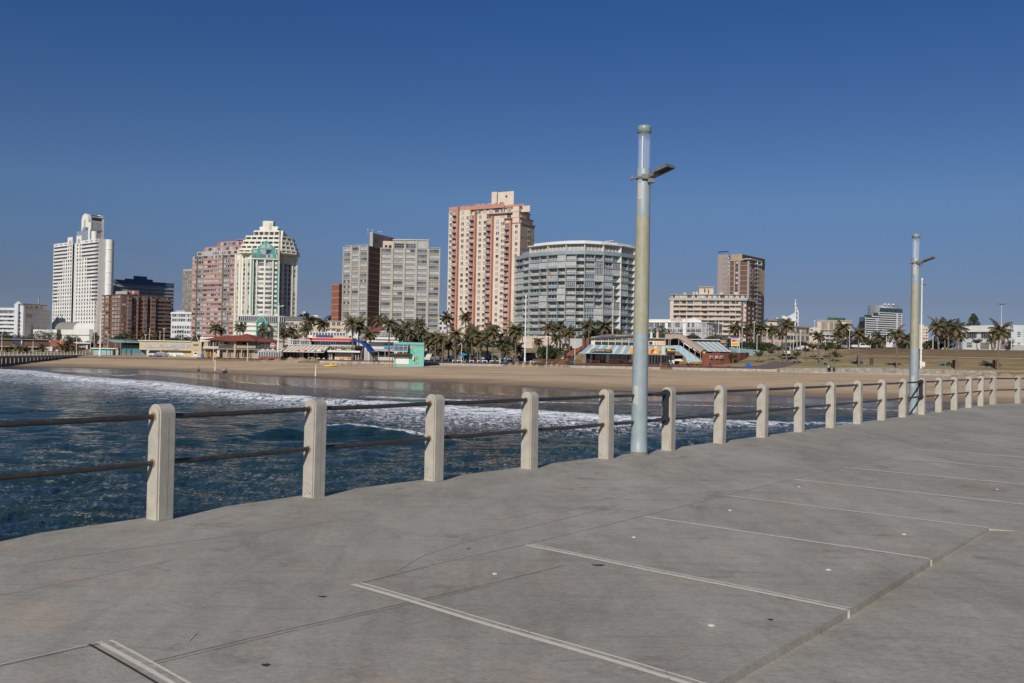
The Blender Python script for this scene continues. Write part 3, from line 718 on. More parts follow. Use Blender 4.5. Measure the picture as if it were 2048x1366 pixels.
GL1=glassmat('dark_window_glass',(.035,.042,.052),.06,.9)
GL2=glassmat('blue_window_glass',(.10,.125,.16),.08,.9)
GL3=glassmat('lace_curtained_glass',(.42,.43,.44),.25,.6,var=.25,scale=.8)
GL4=glassmat('beige_blind_glass',(.34,.30,.26),.3,.5,var=.25,scale=.8)
GLS=[GL1,GL2,GL3,GL4]
SILV=mat('silver_panel',(.52,.55,.58),.28,metal=.5,var=.06,scale=.3)
GRNG=glassmat('green_tinted_glass',(.035,.075,.075),.08,.9)
RAILW=mat('white_metal',(.72,.72,.70),.45)
RAILD=mat('dark_metal',(.06,.06,.062),.5)
def win(w,h,gl,fr=MFRM,nv=1,nh=0,t=.07,sill=True,split=None):
 """window: glass set 5 cm proud of the wall plane inside a frame"""
 m=MB();m.quads([(-w/2,-.03,0),(w/2,-.03,0),(w/2,-.03,h),(-w/2,-.03,h)],[(0,1,2,3)],gl)
 if split is not None:
  m.quads([(-w/2+w*split[0],-.034,h*.04),(-w/2+w*split[1],-.034,h*.04),(-w/2+w*split[1],-.034,h*.98),(-w/2+w*split[0],-.034,h*.98)],[(0,1,2,3)],split[2])
 for a,b,c,d in((-w/2-t,-w/2,-t,h+t),(w/2,w/2+t,-t,h+t),(-w/2,w/2,-t,0),(-w/2,w/2,h,h+t)):m.box(a,b,-.12,.01,c,d,fr)
 for k in range(nv):
  x=-w/2+w*(k+1)/(nv+1);m.box(x-t*.35,x+t*.35,-.07,-.02,0,h,fr)
 for k in range(nh):
  z=h*(k+1)/(nh+1);m.box(-w/2,w/2,-.07,-.02,z-t*.35,z+t*.35,fr)
 if sill:m.box(-w/2-.12,w/2+.12,-.22,.01,-t-.09,-t,fr)
 return m
def winset(w,h,fr=MFRM,nv=1,nh=0,t=.07,sill=True,mix=(3,2,3,1)):
 out=[];
 for g_,n in zip(GLS,mix):
  for k in range(n):
   sp=None
   if k%2==1:a=random.choice([0,.3,.5]);sp=(a,a+random.uniform(.25,.5),random.choice(GLS[:3]))
   out.append(win(w,h,g_,fr,nv,nh,t,sill,sp))
 return out
def footprint(front,depth=None):
 """front: list of xy left->right; closes backwards"""
 f=[Vector(p)for p in front]
 if depth is None and len(f)==3:return[tuple(f[0]),tuple(f[1]),tuple(f[2]),tuple(f[0]+f[2]-f[1])]
 n0=Seg.pts(f[0],f[-1]).n
 return[tuple(p)for p in f]+[tuple(f[-1]+f[-1].normalized()*depth),tuple(f[0]+f[0].normalized()*depth)]
def bldg(name,label,verts,zb,cat='building',group=None):
 p=[Vector((PX(px,D,CAMZ),D))for px,D in verts]
 c=sum(p,Vector((0,0)))/len(p);r=empty(name,(c.x,c.y,zb),label,cat,group);return r,p
def rows_of(z0,z1,n):return[z0+(z1-z0)*(k)/n for k in range(n)],(z1-z0)/n
def ppos(px,D):return Vector((PX(px,D,CAMZ),D))
def pxbox(mb,px0,px1,py0,zb,D,depth,m):
 """box standing square to the view axis: columns px0..px1, top row py0"""
 a=ppos(px0,D);b=ppos(px1,D);mb.box(a.x,b.x,D,D+depth,zb,PZ((px0+px1)/2,py0,D),m)
rnd=random.Random(3)
# ================================================================ B1 white curved-balcony block, far left
def b_white_left():
 r,p=bldg('apartment_building','white block with long balcony bands and grey end wall, at the far left edge',[(-70,700),(31,690),(48,690),(100,716)],3)
 F=Seg.pts(p[0],p[1]);T=Seg.pts(p[1],p[2]);S_=Seg.pts(p[2],p[3]);zt=F.z(20,617)
 mb=MB();mb.prism(footprint(p,22),3,zt,GRYW,ROOFG);mb.build('body',r)
 pl=[];n=7;zs=[F.z(10,y)for y in(629,637.5,645.5,653.5,661.5,669.5,677)]
 for z in zs:
  m=MB();F.box(m,0,F.W,z-.55,z+.75,0,1.5,WHT2);F.box(m,0,F.W,z-.7,z-.5,0,1.6,WHT);m.build('balcony',r)
 m=MB();F.box(m,0,F.W,zt-1.3,zt+.5,-.1,1.3,WHT2);m.build('parapet',r)
 ws=winset(3.2,1.5,MFRG,2,0,mix=(2,3,2,1))
 for z in zs:pl+=[(rnd.randrange(len(ws)),F.place(u,z+.85,.02))for u in np.arange(2,F.W,4.1)]
 place_parts(r,'window',ws,pl)
 m=MB();T.box(m,-.3,T.W*.38,3,zt+3.5,.05,2.2,WHT2);T.box(m,T.W*.72,T.W+.2,3,zt+2.0,.05,2.4,WHT2);T.box(m,T.W*.38,T.W*.72,3,zt+2.5,.05,.4,WHT2)
 a=T.xy(T.W*.05,2.3);b=T.xy(T.W*.75,2.3);zc=zt+3.5
 m.quads([(a.x,a.y,zc),(b.x,b.y,zc),((a.x+b.x)/2,(a.y+b.y)/2,zc+1.8),(a.x,a.y+3,zc),(b.x,b.y+3,zc),((a.x+b.x)/2,(a.y+b.y)/2+3,zc+1.8)],[(0,1,2),(5,4,3),(0,3,4,1),(1,4,5,2),(2,5,3,0)],WHT2)
 m.build('stair_tower',r)
 m=MB()
 for z in zs:T.box(m,T.W*.4,T.W*.7,z+.3,z+1.9,.4,.46,GL1)
 m.build('stair_window',r)
 m=MB()
 for k in range(9):S_.box(m,0,S_.W,6+k*2.9,6.12+k*2.9,.0,.06,CONC2)
 S_.box(m,S_.u(53),S_.u(63),S_.z(58,635),S_.z(58,628),0,.2,CONC2);m.build('end_wall_lines',r)
 m=MB();Bk=Seg.pts(S_.xy(2,-3),S_.xy(S_.W-1,-3));Bk.box(m,0,Bk.W,zt,zt+3.4,-8,0,PEACH2);Bk.box(m,-.5,Bk.W+.5,zt+3.4,zt+3.9,-8.5,.5,ROOFG)
 m.build('roof_house',r)
 ws=winset(2.0,1.6,MFRM,1);place_parts(r,'dormer_window',ws,[(rnd.randrange(len(ws)),Bk.place(u,zt+1,.02))for u in np.arange(3,Bk.W-1,5.2)])
 m=MB();q=ppos(76,716);m.tube([(q.x,q.y,zt+3),(q.x,q.y,zt+10.5)],.25,RAILD,6);m.tube([(q.x-.3,q.y,zt+5),(q.x-.3,q.y,zt+9.5)],.4,GRYW,6);m.build('mast',r)
b_white_left()
# ================================================================ B2 white tower hotel
def b_white_tower():
 r,p=bldg('hotel_tower','tall white hotel tower with arched rooftop slab and grid of small square windows',[(103,748),(193.5,700)],4)
 F=Seg.pts(p[0],p[1]);zt=F.z(193.5,476.5);back=-F.n;uL,uR=F.u(141),F.u(148.5)
 t=ray_t(p[1],back,208);S_=Seg.pts(p[1],p[1]+back*t)
 wall=MB()
 dep=t+6
 F.box(wall,0,uL,4,zt,-dep,0,WHT);F.box(wall,uR,F.W,4,zt,-dep,0,WHT);F.box(wall,uL+.01,uR-.01,4,zt-1,-dep,-1.5,WHT2);wall.prism([tuple(p[1]-F.e*5),tuple(p[1]),tuple(p[1]+back*dep),tuple(p[1]+back*dep-F.e*5)],4,zt-.02,WHT)
 F.box(wall,F.u(131),uL-.01,zt+.01,F.z(136,474.5),-5,.25,WHT);F.box(wall,uR+.01,F.u(159),zt+.01,F.z(153,471.5),-5,.25,WHT)
 for a,b in((131,141),(148.5,159)):F.box(wall,F.u(a)+(.01 if a>140 else 0),F.u(b)-.01,zt-14,zt,.0,.25,WHT)
 wall.build('wall',r)
 m=MB();F.pbox(m,134.5,481,138.5,489,.25,.32,TANW);F.pbox(m,151.6,478,155.8,486.5,.25,.32,TANW);m.build('niche',r)
 for i,(a)in enumerate((106,115,125,166,176,186)):
  m=MB();y0=490-(a-103)*.125;F.pbox(m,a,y0,a+4.5,y0+2.0,0,.12,CONC2);m.build('roof_slot',r)
 rows=22;z0=F.z(193.5,487.5);dz=7.55*700/1900;ws=[win(1.62,1.6,GL1,WHT,0,0,.03,False),win(1.62,1.6,GL1,GRYW,0,0,.03,False)]
 strip_protos=[];pl=[];sp=[];keys={}
 uw=lambda px:F.u(px)
 colsL=[140.0-.9-4.62*k-.012*k*k for k in range(8)];colsR=[151.2+5.0*k+.02*k*k for k in range(8)]
 colsL=[138.6,133.9,129.3,124.7,120.2,115.7,111.2,106.6];colsR=[151.5,156.6,161.6,166.7,171.8,177.0,182.2]
 colsR=[151.5+5.35*k for k in range(8)]
 for k in range(rows):
  nS=2 if k<4 else 4 if k<10 else 6 if k<16 else 8
  z=z0-k*dz
  for c in colsL[:nS]:pl.append((0 if rnd.random()<.8 else 1,F.place(uw(c),z,.0 if not(k<5 and c>131)else .26)))
  for c in colsR[:nS]:pl.append((0 if rnd.random()<.8 else 1,F.place(uw(c),z,.0 if not(k<5 and c<159)else .26)))
  if nS<8:
   for a,b in((104.0,colsL[nS-1]-2.6),(colsR[nS-1]+2.6,193.0)):
    u0,u1=uw(a),uw(b);key=round(u1-u0,0)
    if key not in keys:
     keys[key]=len(strip_protos);w_=u1-u0;strip_protos.append(win(w_,1.35,GL1,WHT,max(1,int(w_/3.6)),0,.10,False))
    sp.append((keys[key],F.place((u0+u1)/2,z,.0)))
 place_parts(r,'strip_window',strip_protos,sp);place_parts(r,'window',ws,pl)
 m=MB()
 for k in(4,7,10,13,16,19):F.box(m,0 if k>10 else F.u(120),uL-.1,z0-k*dz+1.95,z0-k*dz+2.1,0,.1,TANW);F.box(m,uR+.1,F.W if k>10 else F.u(176),z0-k*dz+1.95,z0-k*dz+2.1,0,.1,TANW)
 m.build('ledge',r)
 # round stair shaft at the right
 c=S_.B+back*4.2+F.e*1.5;rr=(ppos(222.5,c.y).x-ppos(207,c.y).x)/2*.98;cx=(ppos(222.5,c.y).x+ppos(207,c.y).x)/2
 m=MB();m.lathe([(rr,4),(rr,zt-.3)],WHT,32,(cx,c.y));m.lathe([(rr,zt-.3),(.01,zt-.3)],WHT,32,(cx,c.y),False);m.build('round_shaft',r)
 for k in range(5):
  m=MB();z=zt-7.5-k*8.6;m.lathe([(rr,z-.2),(rr+.35,z-.2),(rr+.35,z+.2),(rr,z+.2)],WHT,32,(cx,c.y),False);m.build('shaft_ring',r)
  # lantern and barrel vault
 G_=Seg.pts(F.xy(F.u(132.5),-6),F.xy(F.u(160.5),-6));m=MB();zl=G_.z(146,463.5)
 G_.box(m,0,G_.W,zt,zl,-16,0,BLUEG)
 for k in range(3):G_.box(m,-.1,G_.W+.1,zt+1+k*1.6,zt+1.3+k*1.6,-16.1,.1,SLATE)
 a=G_.xy(G_.W*.55,0);prof=[(math.cos(PI*k/12),math.sin(PI*k/12))for k in range(13)];rad_=2.9;L_=13
 V=[]
 for o_ in(0.3,-L_):
  for x_,z_ in prof:q=G_.xy(G_.W*.55+x_*rad_,o_);V.append((q.x,q.y,zl+z_*rad_*.95))
 m.quads(V,[(i,i+1,14+i,13+i)for i in range(12)],CONC2);m.face(V[:13],BLUEG);m.face(V[13:][::-1],BLUEG)
 m.build('glazed_lantern',r)
 # arched slab tower
 A=F.xy(F.u(160),-16);fr=Seg.pts(A,A+F.e*1);u0,u1=fr.u(157.2),fr.u(171);w_=u1-u0;ztop=fr.z(164,427);zspring=ztop-w_*.5
 m=MB();prof=[(0,zt-1),(w_,zt-1),(w_,zspring)]+[(w_/2+w_/2*math.cos(PI*k/12),zspring+w_/2*math.sin(PI*k/12))for k in range(1,12)]+[(0,zspring)]
 V=[(*fr.xy(u0+x_,0),z_)for x_,z_ in prof]+[(*fr.xy(u0+x_,-2.5),z_)for x_,z_ in prof];n=len(prof)
 m.quads(V,[(i,(i+1)%n,n+(i+1)%n,n+i)for i in range(n)],WHT);m.face(V[:n],WHT);m.face(V[n:][::-1],WHT)
 fr.box(m,u0+w_*.40,u0+w_*.60,zt+7,zspring+1,.0,.1,TANW);m.build('arched_end',r)
 m=MB();d_=ray_t(fr.xy(u1,0),back,197.5);V=[]
 for o_ in(-2.5,-d_):
  for x_,z_ in prof:V.append((*fr.xy(u0+x_*1.0,o_),z_-.9 if z_>zt else z_))
 m.quads(V,[(i,(i+1)%n,n+(i+1)%n,n+i)for i in range(n)],GRYW)
 V2=[(*fr.xy(u0+x_,-d_),z_)for x_,z_ in prof]+[(*fr.xy(u0+x_,-d_-2),z_)for x_,z_ in prof]
 m.quads(V2,[(i,(i+1)%n,n+(i+1)%n,n+i)for i in range(n)],WHT);m.face(V2[:n],WHT);m.face(V2[n:][::-1],WHT)
 sd_=Seg.pts(fr.xy(u1,-2.6),fr.xy(u1,-d_))
 for k in range(3):sd_.box(m,0,sd_.W,zspring+w_*.36-k*1.5-.5,zspring+w_*.36-k*1.5+.15,-.6,.12,RAILD if k else RAILD)
 m.build('arched_slab',r)
 for(a,b,y,o_)in((171.5,179,444.5,-19),(178,190,462.5,-9)):
  q=F.xy(F.u((a+b)/2),o_);xa,xb=ppos(a,q.y).x,ppos(b,q.y).x;rr=(xb-xa)/2;m=MB()
  m.lathe([(rr,zt-2),(rr,PZ(a,y,q.y))],WHT,24,((xa+xb)/2,q.y));m.lathe([(rr,PZ(a,y,q.y)),(.01,PZ(a,y,q.y))],WHT,24,((xa+xb)/2,q.y),False);m.build('roof_turret',r)
  # podium
 m=MB();Pd=Seg(113,728,178,694);Pd.box(m,0,Pd.W,4,Pd.z(150,658.5),-3,0,WHT);Pd.box(m,-.2,Pd.W+.2,Pd.z(150,671),Pd.z(150,669.5),0,.3,CONC2)
 Pl=Seg(53,700,113,684);Pl.box(m,0,Pl.W,4,Pl.z(80,659),-20,0,WHT);Pl.box(m,Pl.u(59),Pl.u(64),4,Pl.z(60,649),-6,-.5,WHT);m.build('podium',r)
 m=MB();V=[]
 for o_ in(-.5,-8):
  pass
 vb=Seg(109,668,146,655);n=15;V=[]
 for k in range(n+1):
  u_=vb.W*k/n
  for j in range(7):a_=PI/2*j/6;q=vb.xy(u_,6*math.cos(a_)-6);V.append((q.x,q.y,vb.z(128,659)+6*math.sin(a_)*.9))
 m.quads(V,[(k*7+j,(k+1)*7+j,(k+1)*7+j+1,k*7+j+1)for k in range(n)for j in range(6)],CONC2)
 m.build('atrium_vault',r)
b_white_tower()
# ================================================================ generic two-sided flats with window grids
def grid_windows(r,seg,u0,u1,cols,zs,ws,o=.02,name='window',skip=None,limit=100):
 pl=[]
 for z in zs:
  for c in range(cols):
   if skip and skip(c,z):continue
   pl.append((rnd.randrange(len(ws)),seg.place(u0+(u1-u0)*(c+.5)/cols,z,o)))
 place_parts(r,name,ws,pl,limit)
def b_brown():
 r,p=bldg('apartment_building','brown brick apartment block with orange panels, in front of the dark blue block',[(179,717),(241,680),(341,705)],4)
 L_,R_=Seg.pts(p[0],p[1]),Seg.pts(p[1],p[2]);zt=L_.z(241,589)
 m=MB();m.prism(footprint(p),4,zt,BRNB,ROOFG);m.build('wall',r)
 n=12;zs=[zt-2.1-2.85*k for k in range(n)]
 m=MB();L_.box(m,0,L_.W+.3,zt-.25,zt+.35,-.2,.3,BRND);R_.box(m,0,R_.W,zt-.25,zt+.35,-.2,.3,BRND);m.build('parapet',r)
 # left face: two projecting orange bays with windows
 for a,b in((185,190),(194,199.5),(212.5,219.5)):
  m=MB();u0,u1=L_.u(a),L_.u(b);L_.box(m,u0,u1,4,zt-.5,0,1.2,BRND)
  for z in zs:L_.box(m,u0-.03,u1+.03,z-1.25,z-.12,0,1.35,ORNG)
  m.build('bay',r)
  ws=winset((u1-u0)*.86,1.45,MFRG,1,0,mix=(3,3,2,1),sill=False);place_parts(r,'bay_window',ws,[(rnd.randrange(len(ws)),L_.place((u0+u1)/2,z,1.22))for z in zs])
 ws=winset(2.5,1.4,MFRM,1,0,mix=(2,2,3,1));pl=[]
 for a in(181.5,204.5,225,230.5,236):pl+=[(rnd.randrange(len(ws)),L_.place(L_.u(a),z,.02))for z in zs]
 place_parts(r,'window',ws,pl,60)
 # right face: deep recesses and projecting bays
 for a,b in((252,259),(271,272.5),(283,290),(297.5,307)):
  m=MB();u0,u1=R_.u(a),R_.u(b);R_.box(m,u0,u1,4,zt-.4,0,2.6,BRNB)
  for z in zs:R_.box(m,u0-.03,u1+.03,z-1.2,z-.12,0,2.75,ORNG)
  m.build('bay',r)
  if b-a>3:
   ws=winset((u1-u0)*.8,1.45,MFRG,1,0,mix=(3,3,1,0),sill=False);place_parts(r,'bay_window',ws,[(rnd.randrange(len(ws)),R_.place((u0+u1)/2,z,2.62))for z in zs])
 for a,b in((272.8,282.6),(308,322),(324,340)):
  for i,z in enumerate(zs):
   m=MB();u0,u1=R_.u(a),R_.u(b);R_.box(m,u0,u1,z-1.25,z-.15,1.2,1.4,BRNB);R_.box(m,u0,u1,z-1.4,z-1.25,0,1.4,CONC2);m.build('balcony',r)
 ws=winset(2.6,1.45,MFRG,1,0,mix=(4,3,2,0));pl=[]
 for a in(246,262,267,277,294,313,318,328,335):pl+=[(rnd.randrange(len(ws)),R_.place(R_.u(a),z,.02))for z in zs]
 place_parts(r,'window',ws,pl,40)
 m=MB();Q_=Seg.pts(L_.xy(L_.u(218),-4),L_.xy(L_.W,-4));Q_.box(m,0,Q_.W,zt,zt+3.0,-5,0,CONC);Q2=Seg.pts(R_.xy(R_.u(254),-3),R_.xy(R_.u(279),-3));Q2.box(m,0,Q2.W,zt,Q2.z(260,580.5),-6,0,PINKB);m.build('roof_house',r)
 m=MB();q=R_.xy(R_.u(266),-1);m.lathe([(.01,zt+1),(.9,zt+1),(.9,zt+2.6),(.01,zt+2.9)],WHT2,12,(q.x,q.y));m.build('roof_tank',r)
b_brown()
def b_blue():
 r,p=bldg('apartment_building','dark blue topped slab block with white balcony rows, behind the brown brick block',[(221,800),(226,792),(345,832)],4)
 L_,R_=Seg.pts(p[0],p[1]),Seg.pts(p[1],p[2]);zt=R_.z(226,559.5);top=R_
 m=MB();m.prism(footprint(p),4,zt,BLUEG,ROOFG);m.build('wall',r)
 m=MB();R_.box(m,0,R_.W,zt-2.6,zt+.4,0,.8,BLUEW);L_.box(m,0,L_.W,zt-2.6,zt+.4,0,.4,BLUEW);m.build('fascia',r)
 m=MB();u0,u1,u2=R_.u(264),R_.u(291),R_.u(303);R_.box(m,u0,u1,zt+.4,zt+4.6,-8,0,BLUEW);R_.box(m,u1,u2,zt+.4,zt+2.4,-8,-.3,BLUEW);R_.box(m,R_.u(247),u0,zt+.4,zt+1.8,-8,-.3,BLUEW);m.build('roof_house',r)
 zs=[zt-5.4-2.95*k for k in range(14)]
 for z in zs:
  m=MB();R_.box(m,0,R_.W,z-.1,z+.12,0,1.5,WHT2);R_.box(m,0,R_.W,z+.12,z+.95,1.35,1.45,BLUEG);m.build('balcony',r)
 ws=winset(2.6,1.7,MFRM,1,0,mix=(4,3,1,0),sill=False);grid_windows(r,R_,1,R_.W-1,13,zs[:8],ws,limit=90)
b_blue()
def b_small_white():
 r,p=bldg('office_building','small white five-storey building between brown flats and pink banded flats',[(341,640),(384,634)],4)
 F=Seg.pts(p[0],p[1]);zt=F.z(360,624);m=MB();F.box(m,0,F.W,4,zt,-14,0,WHT2);F.box(m,-.2,F.W,F.z(360,628.2),F.z(360,626),0,.7,WHT2);F.box(m,F.u(349),F.u(364),zt,zt+1.2,-8,-2,GRYW);m.build('wall',r)
 for py,h,cols in((633.5,1.6,9),(642.5,1.8,9),(657,1.8,8),(666.5,1.8,8)):
  ws=winset(1.45,h,MFRM,0,1,mix=(3,3,1,0));grid_windows(r,F,.8,F.W-.5,cols,[F.z(360,py)],ws)
 m=MB();F.pbox(m,354,660,367,662,0,1.3,CONC2);m.build('balcony',r)
b_small_white()
def b_grey_slim():
 r,p=bldg('office_tower','slim grey-brown tower with tight grid of small windows, left of pink flats',[(363.5,800),(392,792)],4)
 F=Seg.pts(p[0],p[1]);zt=F.z(370,538.5);m=MB();F.box(m,0,F.W,4,zt,-14,0,TAUPE);F.box(m,-.1,F.W,zt-1.5,zt,0,.25,CONC);m.build('wall',r)
 m=MB();
 for k in range(9):F.box(m,F.W*k/8.5-.15,F.W*k/8.5+.15,4,zt-1.5,0,.35,CONC)
 m.build('fin',r,kind='stuff')
 ws=winset(.9,1.2,CONC,0,0,sill=False,mix=(2,2,3,0));grid_windows(r,F,.2,F.W*.94,8,[zt-3.4-2.6*k for k in range(16)],ws)
b_grey_slim()
def b_pink():
 r,p=bldg('apartment_building','pink and taupe banded apartment block, just left of the cream stepped tower',[(384,580),(474,560)],4)
 F=Seg.pts(p[0],p[1]);zt=F.z(390,512.5);m=MB();F.box(m,0,F.W,4,zt,-16,0,CONC2);m.build('wall',r)
 z2=F.z(440,499);m=MB();F.box(m,F.u(390),F.W,zt,zt+2.6,-15,-.4,PEACH2);F.box(m,F.u(402),F.W,zt+2.6,zt+5.4,-15,-1.5,PINKB);F.box(m,F.u(429),F.W,zt+5.4,zt+8.2,-14,-2.6,PINKB);m.build('penthouse_tier',r)
 m=MB();F.box(m,F.u(431),F.u(455),zt+8.2,F.z(442,483),-9,-3.5,DARKR);F.box(m,F.u(430),F.u(456),F.z(442,483),F.z(442,481.6),-9.5,-3,PINKB)
 F.box(m,F.u(467),F.u(488),zt+8.2,F.z(476,478),-9,-3.5,DARKR);F.box(m,F.u(466),F.u(489),F.z(476,478),F.z(476,476.5),-9.5,-3,PINKB);m.build('plant_room',r)
 n=17;dz=9.53*568/1900;zs=[zt-dz*(k+1)for k in range(n)]
 cols=[(384,392.5,PINKB,1.2),(392.7,406.5,TAUPE,.2),(406.7,444.5,PINKB,1.3),(444.7,459.5,TAUPE,.2),(459.7,474,PINKB,1.1)]
 cnt=0
 for ci,(a,b,mm,o_)in enumerate(cols):
  u0,u1=F.u(a),F.u(b)
  for k,z in enumerate(zs):
   m=MB();F.box(m,u0,u1,z-.1,z+1.05,0,o_,mm);F.box(m,u0,u1,z-.28,z-.1,0,o_+.06,CONC);m.build('balcony',r);cnt+=1
  w_=(u1-u0)/max(1,round((u1-u0)/3.3));ws=winset(w_*.93,1.5,MFRM,1,0,.06,False,(2,3,4,1))
  pl=[(rnd.randrange(len(ws)),F.place(u0+w_*(i+.5),z+1.12,max(.05,o_-.35)))for z in zs for i in range(round((u1-u0)/w_))]
  place_parts(r,'window',ws,pl,20)
 m=MB();
 for a in(392.6,406.6,444.6,459.6):F.box(m,F.u(a)-.12,F.u(a)+.12,4,zt,0,1.45,MAUVE)
 m.build('party_fin',r,kind='stuff')
 ws=winset(2.6,1.7,MFRM,2,0,.06,False);place_parts(r,'penthouse_window',ws,[(rnd.randrange(len(ws)),F.place(F.u(a),zt+h,o_))for h,o_,xs in((.5,-.38,range(394,470,6)),(3.1,-1.48,range(406,470,6)),(6.0,-2.58,range(433,470,6)))for a in xs])
b_pink()
def b_cream():
 D0=540
 r,p=bldg('hotel_tower','cream stepped tower with teal gable and round window near its top',[(468,D0+6),(590,D0+20)],4)
 Fc=Seg(501,D0,555.5,D0+1);Fl=Seg(468.5,D0+12,501,D0+5);R1=Seg(555.5,D0+8,571,D0+9);R2=Seg(571,D0+11,590,D0+14)
 zt=Fc.z(528,507);wall=MB()
 for s_,d_ in((Fl,22),(R1,18),(R2,14)):s_.box(wall,0,s_.W,4,s_.z(0.5*(s_.A.x*1900/s_.A.y+1024)+.5*(s_.B.x*1900/s_.B.y+1024),509),-d_,0,CREAM)
 zt=Fl.z(480,507.5);Fc.box(wall,0,Fc.W,4,zt,-24,-.6,CREAM);wall.build('wall',r)
 # stepped terraces
 tiers=[(475,586,498.5,3.0),(480,583,490,4.5),(484,579.5,481,6),(489,576,472,7.5),(505,560,461.5,10),(514,550,452.7,12)]
 zprev=zt;terr=[]
 for i,(a,b,y,dd)in enumerate(tiers):
  D=D0+dd;A=ppos(a,D+2);Bm=ppos(min(b,556),D-1);Bx=ppos(b,D+6);z1=PZ((a+b)/2,y,D)
  m=MB();m.prism([tuple(A),tuple(Bm),tuple(Bx),(Bx.x,Bx.y+12),(A.x,A.y+16)],zprev-.5,z1-.01,CREAM,ROOFG)
  seg=Seg.pts(A,Bm);seg2=Seg.pts(Bm,Bx)
  # frame posts and slab standing proud make open loggias
  if i<5:
   for s_ in(seg,seg2):
    s_.box(m,0,s_.W,z1-.75,z1+.15,0,1.5,CREAM);n_=max(2,round(s_.W/3.4))
    for k in range(n_+1):u_=s_.W*k/n_;s_.box(m,max(0,u_-.3),min(s_.W,u_+.3),zprev,z1-.75,0,1.5,CREAM)
    s_.box(m,0,s_.W,zprev,zprev+.7,1.2,1.45,CREAM)
  m.build('terrace_storey',r)
  ws=winset(1.9,max(1.2,(z1-zprev)*.5),MFRM,1,0,mix=(4,2,1,0),sill=False)
  if i<5:place_parts(r,'window',ws,[(rnd.randrange(len(ws)),s_.place(s_.W*(k+.5)/max(2,round(s_.W/3.4)),zprev+.6,.04))for s_ in(seg,seg2)for k in range(max(2,round(s_.W/3.4)))])
  zprev=z1
 D=D0+13;c=ppos(532.5,D+4);rr=ppos(541.5,D).x-c.x;m=MB();ztp=PZ(532,441.5,D)
 m.lathe([(rr,zprev-10),(rr,ztp)],CREAM,12,(c.x,c.y),False);m.lathe([(rr,ztp),(.01,ztp)],CREAM,12,(c.x,c.y),False)
 f_=Seg(523.5,D-1.2,541,D-1.0);f_.box(m,0,f_.W,zprev-3,ztp-.3,-6,0,CREAM)
 for k in range(4):f_.box(m,f_.W*(.58+k*.1),f_.W*(.61+k*.1),zprev-2.5,ztp-1.5,0,.08,CONC2)
 m.build('roof_turret',r)
 m=MB();s_=Seg(546,D0+16,552.5,D0+17);s_.box(m,0,s_.W,zprev-6,s_.z(549,453),-5,0,CREAM);m.build('roof_block',r)
 # window columns on the left wing and right wings
 n=14;dz=9.5*D0/1900;z0=Fc.z(528,531)
 zs=[z0-dz*k for k in range(n)]
 for s_,cx in((Fl,(472.5,485.5,494.5)),(R1,(558.5,568)),(R2,(574.5,586))):
  for px in cx:
   u_=s_.u(px);hw=.95 if px in(485.5,494.5,568,574.5)else .55;zt_=z0+dz*.9 if px<500 else z0
   m=MB();s_.box(m,u_-hw,u_+hw,z0-dz*13.3,zt_+1.6,0,.05,GRYW);m.build('window_column',r)
   ws=winset(hw*1.8,1.65,MFRM,1,1,.05,False,(3,2,2,0));place_parts(r,'window',ws,[(rnd.randrange(len(ws)),s_.place(u_,z,.06))for z in zs])
 for s_,cx in((Fl,(468.9,478.5,490,499)),(R1,(563.5,)),(R2,(571.5,580.5,589.5))):
  for px in cx:m=MB();u_=s_.u(px);s_.box(m,u_-.45,u_+.45,6,s_.z(px,508),0,.7,CREAM);m.build('pilaster',r)
  # centre bay: cream column of curved balconies, teal shafts
 m=MB();Fc.box(m,0,Fc.u(511.5),14,zt,-.6,-.3,CONC2);Fc.box(m,Fc.u(542),Fc.W,14,zt,-.6,-.3,CREAM);m.build('recess',r)
 for a in(501.8,553.2):m=MB();u_=Fc.u(a);Fc.box(m,u_-.35,u_+.35,Fc.z(a,626),Fc.z(a,517),0,1.3,TEAL);Fc.box(m,u_+.36,u_+.8,Fc.z(a,628),Fc.z(a,517),0,1.2,CREAM);m.build('teal_shaft',r)
 ua,ub,um=Fc.u(510.5),Fc.u(543),Fc.u(527)
 for k,z in enumerate(zs[:12]):
  m=MB();V=[];nn_=12
  for o_ in(0,1):
   for j in range(nn_+1):
    t=j/nn_;u_=ua+(ub-ua)*t;bul=1.1*math.sin(PI*t)+.3;q=Fc.xy(u_,bul);V.append((q.x,q.y,z-dz*.5+1.15+(1.3 if o_ else 0)-1.5))
  m.quads(V,[(j,j+1,nn_+2+j,nn_+1+j)for j in range(nn_)],CREAM)
  back_=[(*Fc.xy(ua+(ub-ua)*j/nn_,-.6),V[0][2])for j in range(nn_+1)]
  for zi,off_ in((0,0),(nn_+1,0)):
   top_=[V[zi+j]for j in range(nn_+1)]+[(*Fc.xy(ub,-.6),V[zi][2]),(*Fc.xy(ua,-.6),V[zi][2])];m.face(top_,CREAM)
  m.build('curved_balcony',r)
 ws=winset(3.9,1.75,MFRM,4,1,.05,False,(2,3,3,0));place_parts(r,'bay_window',ws,[(rnd.randrange(len(ws)),Fc.place(Fc.u(px),z-dz*.5+1.05,.8))for z in zs[:12]for px in(519,535)])
 m=MB();u_=Fc.u(527);Fc.box(m,u_-.5,u_+.5,20,zt,-.2,1.5,CREAM)
 for px in(511,543):u_=Fc.u(px);Fc.box(m,u_-.35,u_+.35,20,zt,-.2,.9,CREAM)
 m.build('bay_mullion',r)
 ws=winset(1.5,1.5,MFRM,1,0,.05,False,(3,3,2,0));place_parts(r,'window',ws,[(rnd.randrange(len(ws)),Fc.place(Fc.u(px),z-.4,-.25))for z in zs[:12]for px in(506.5,548.5)])
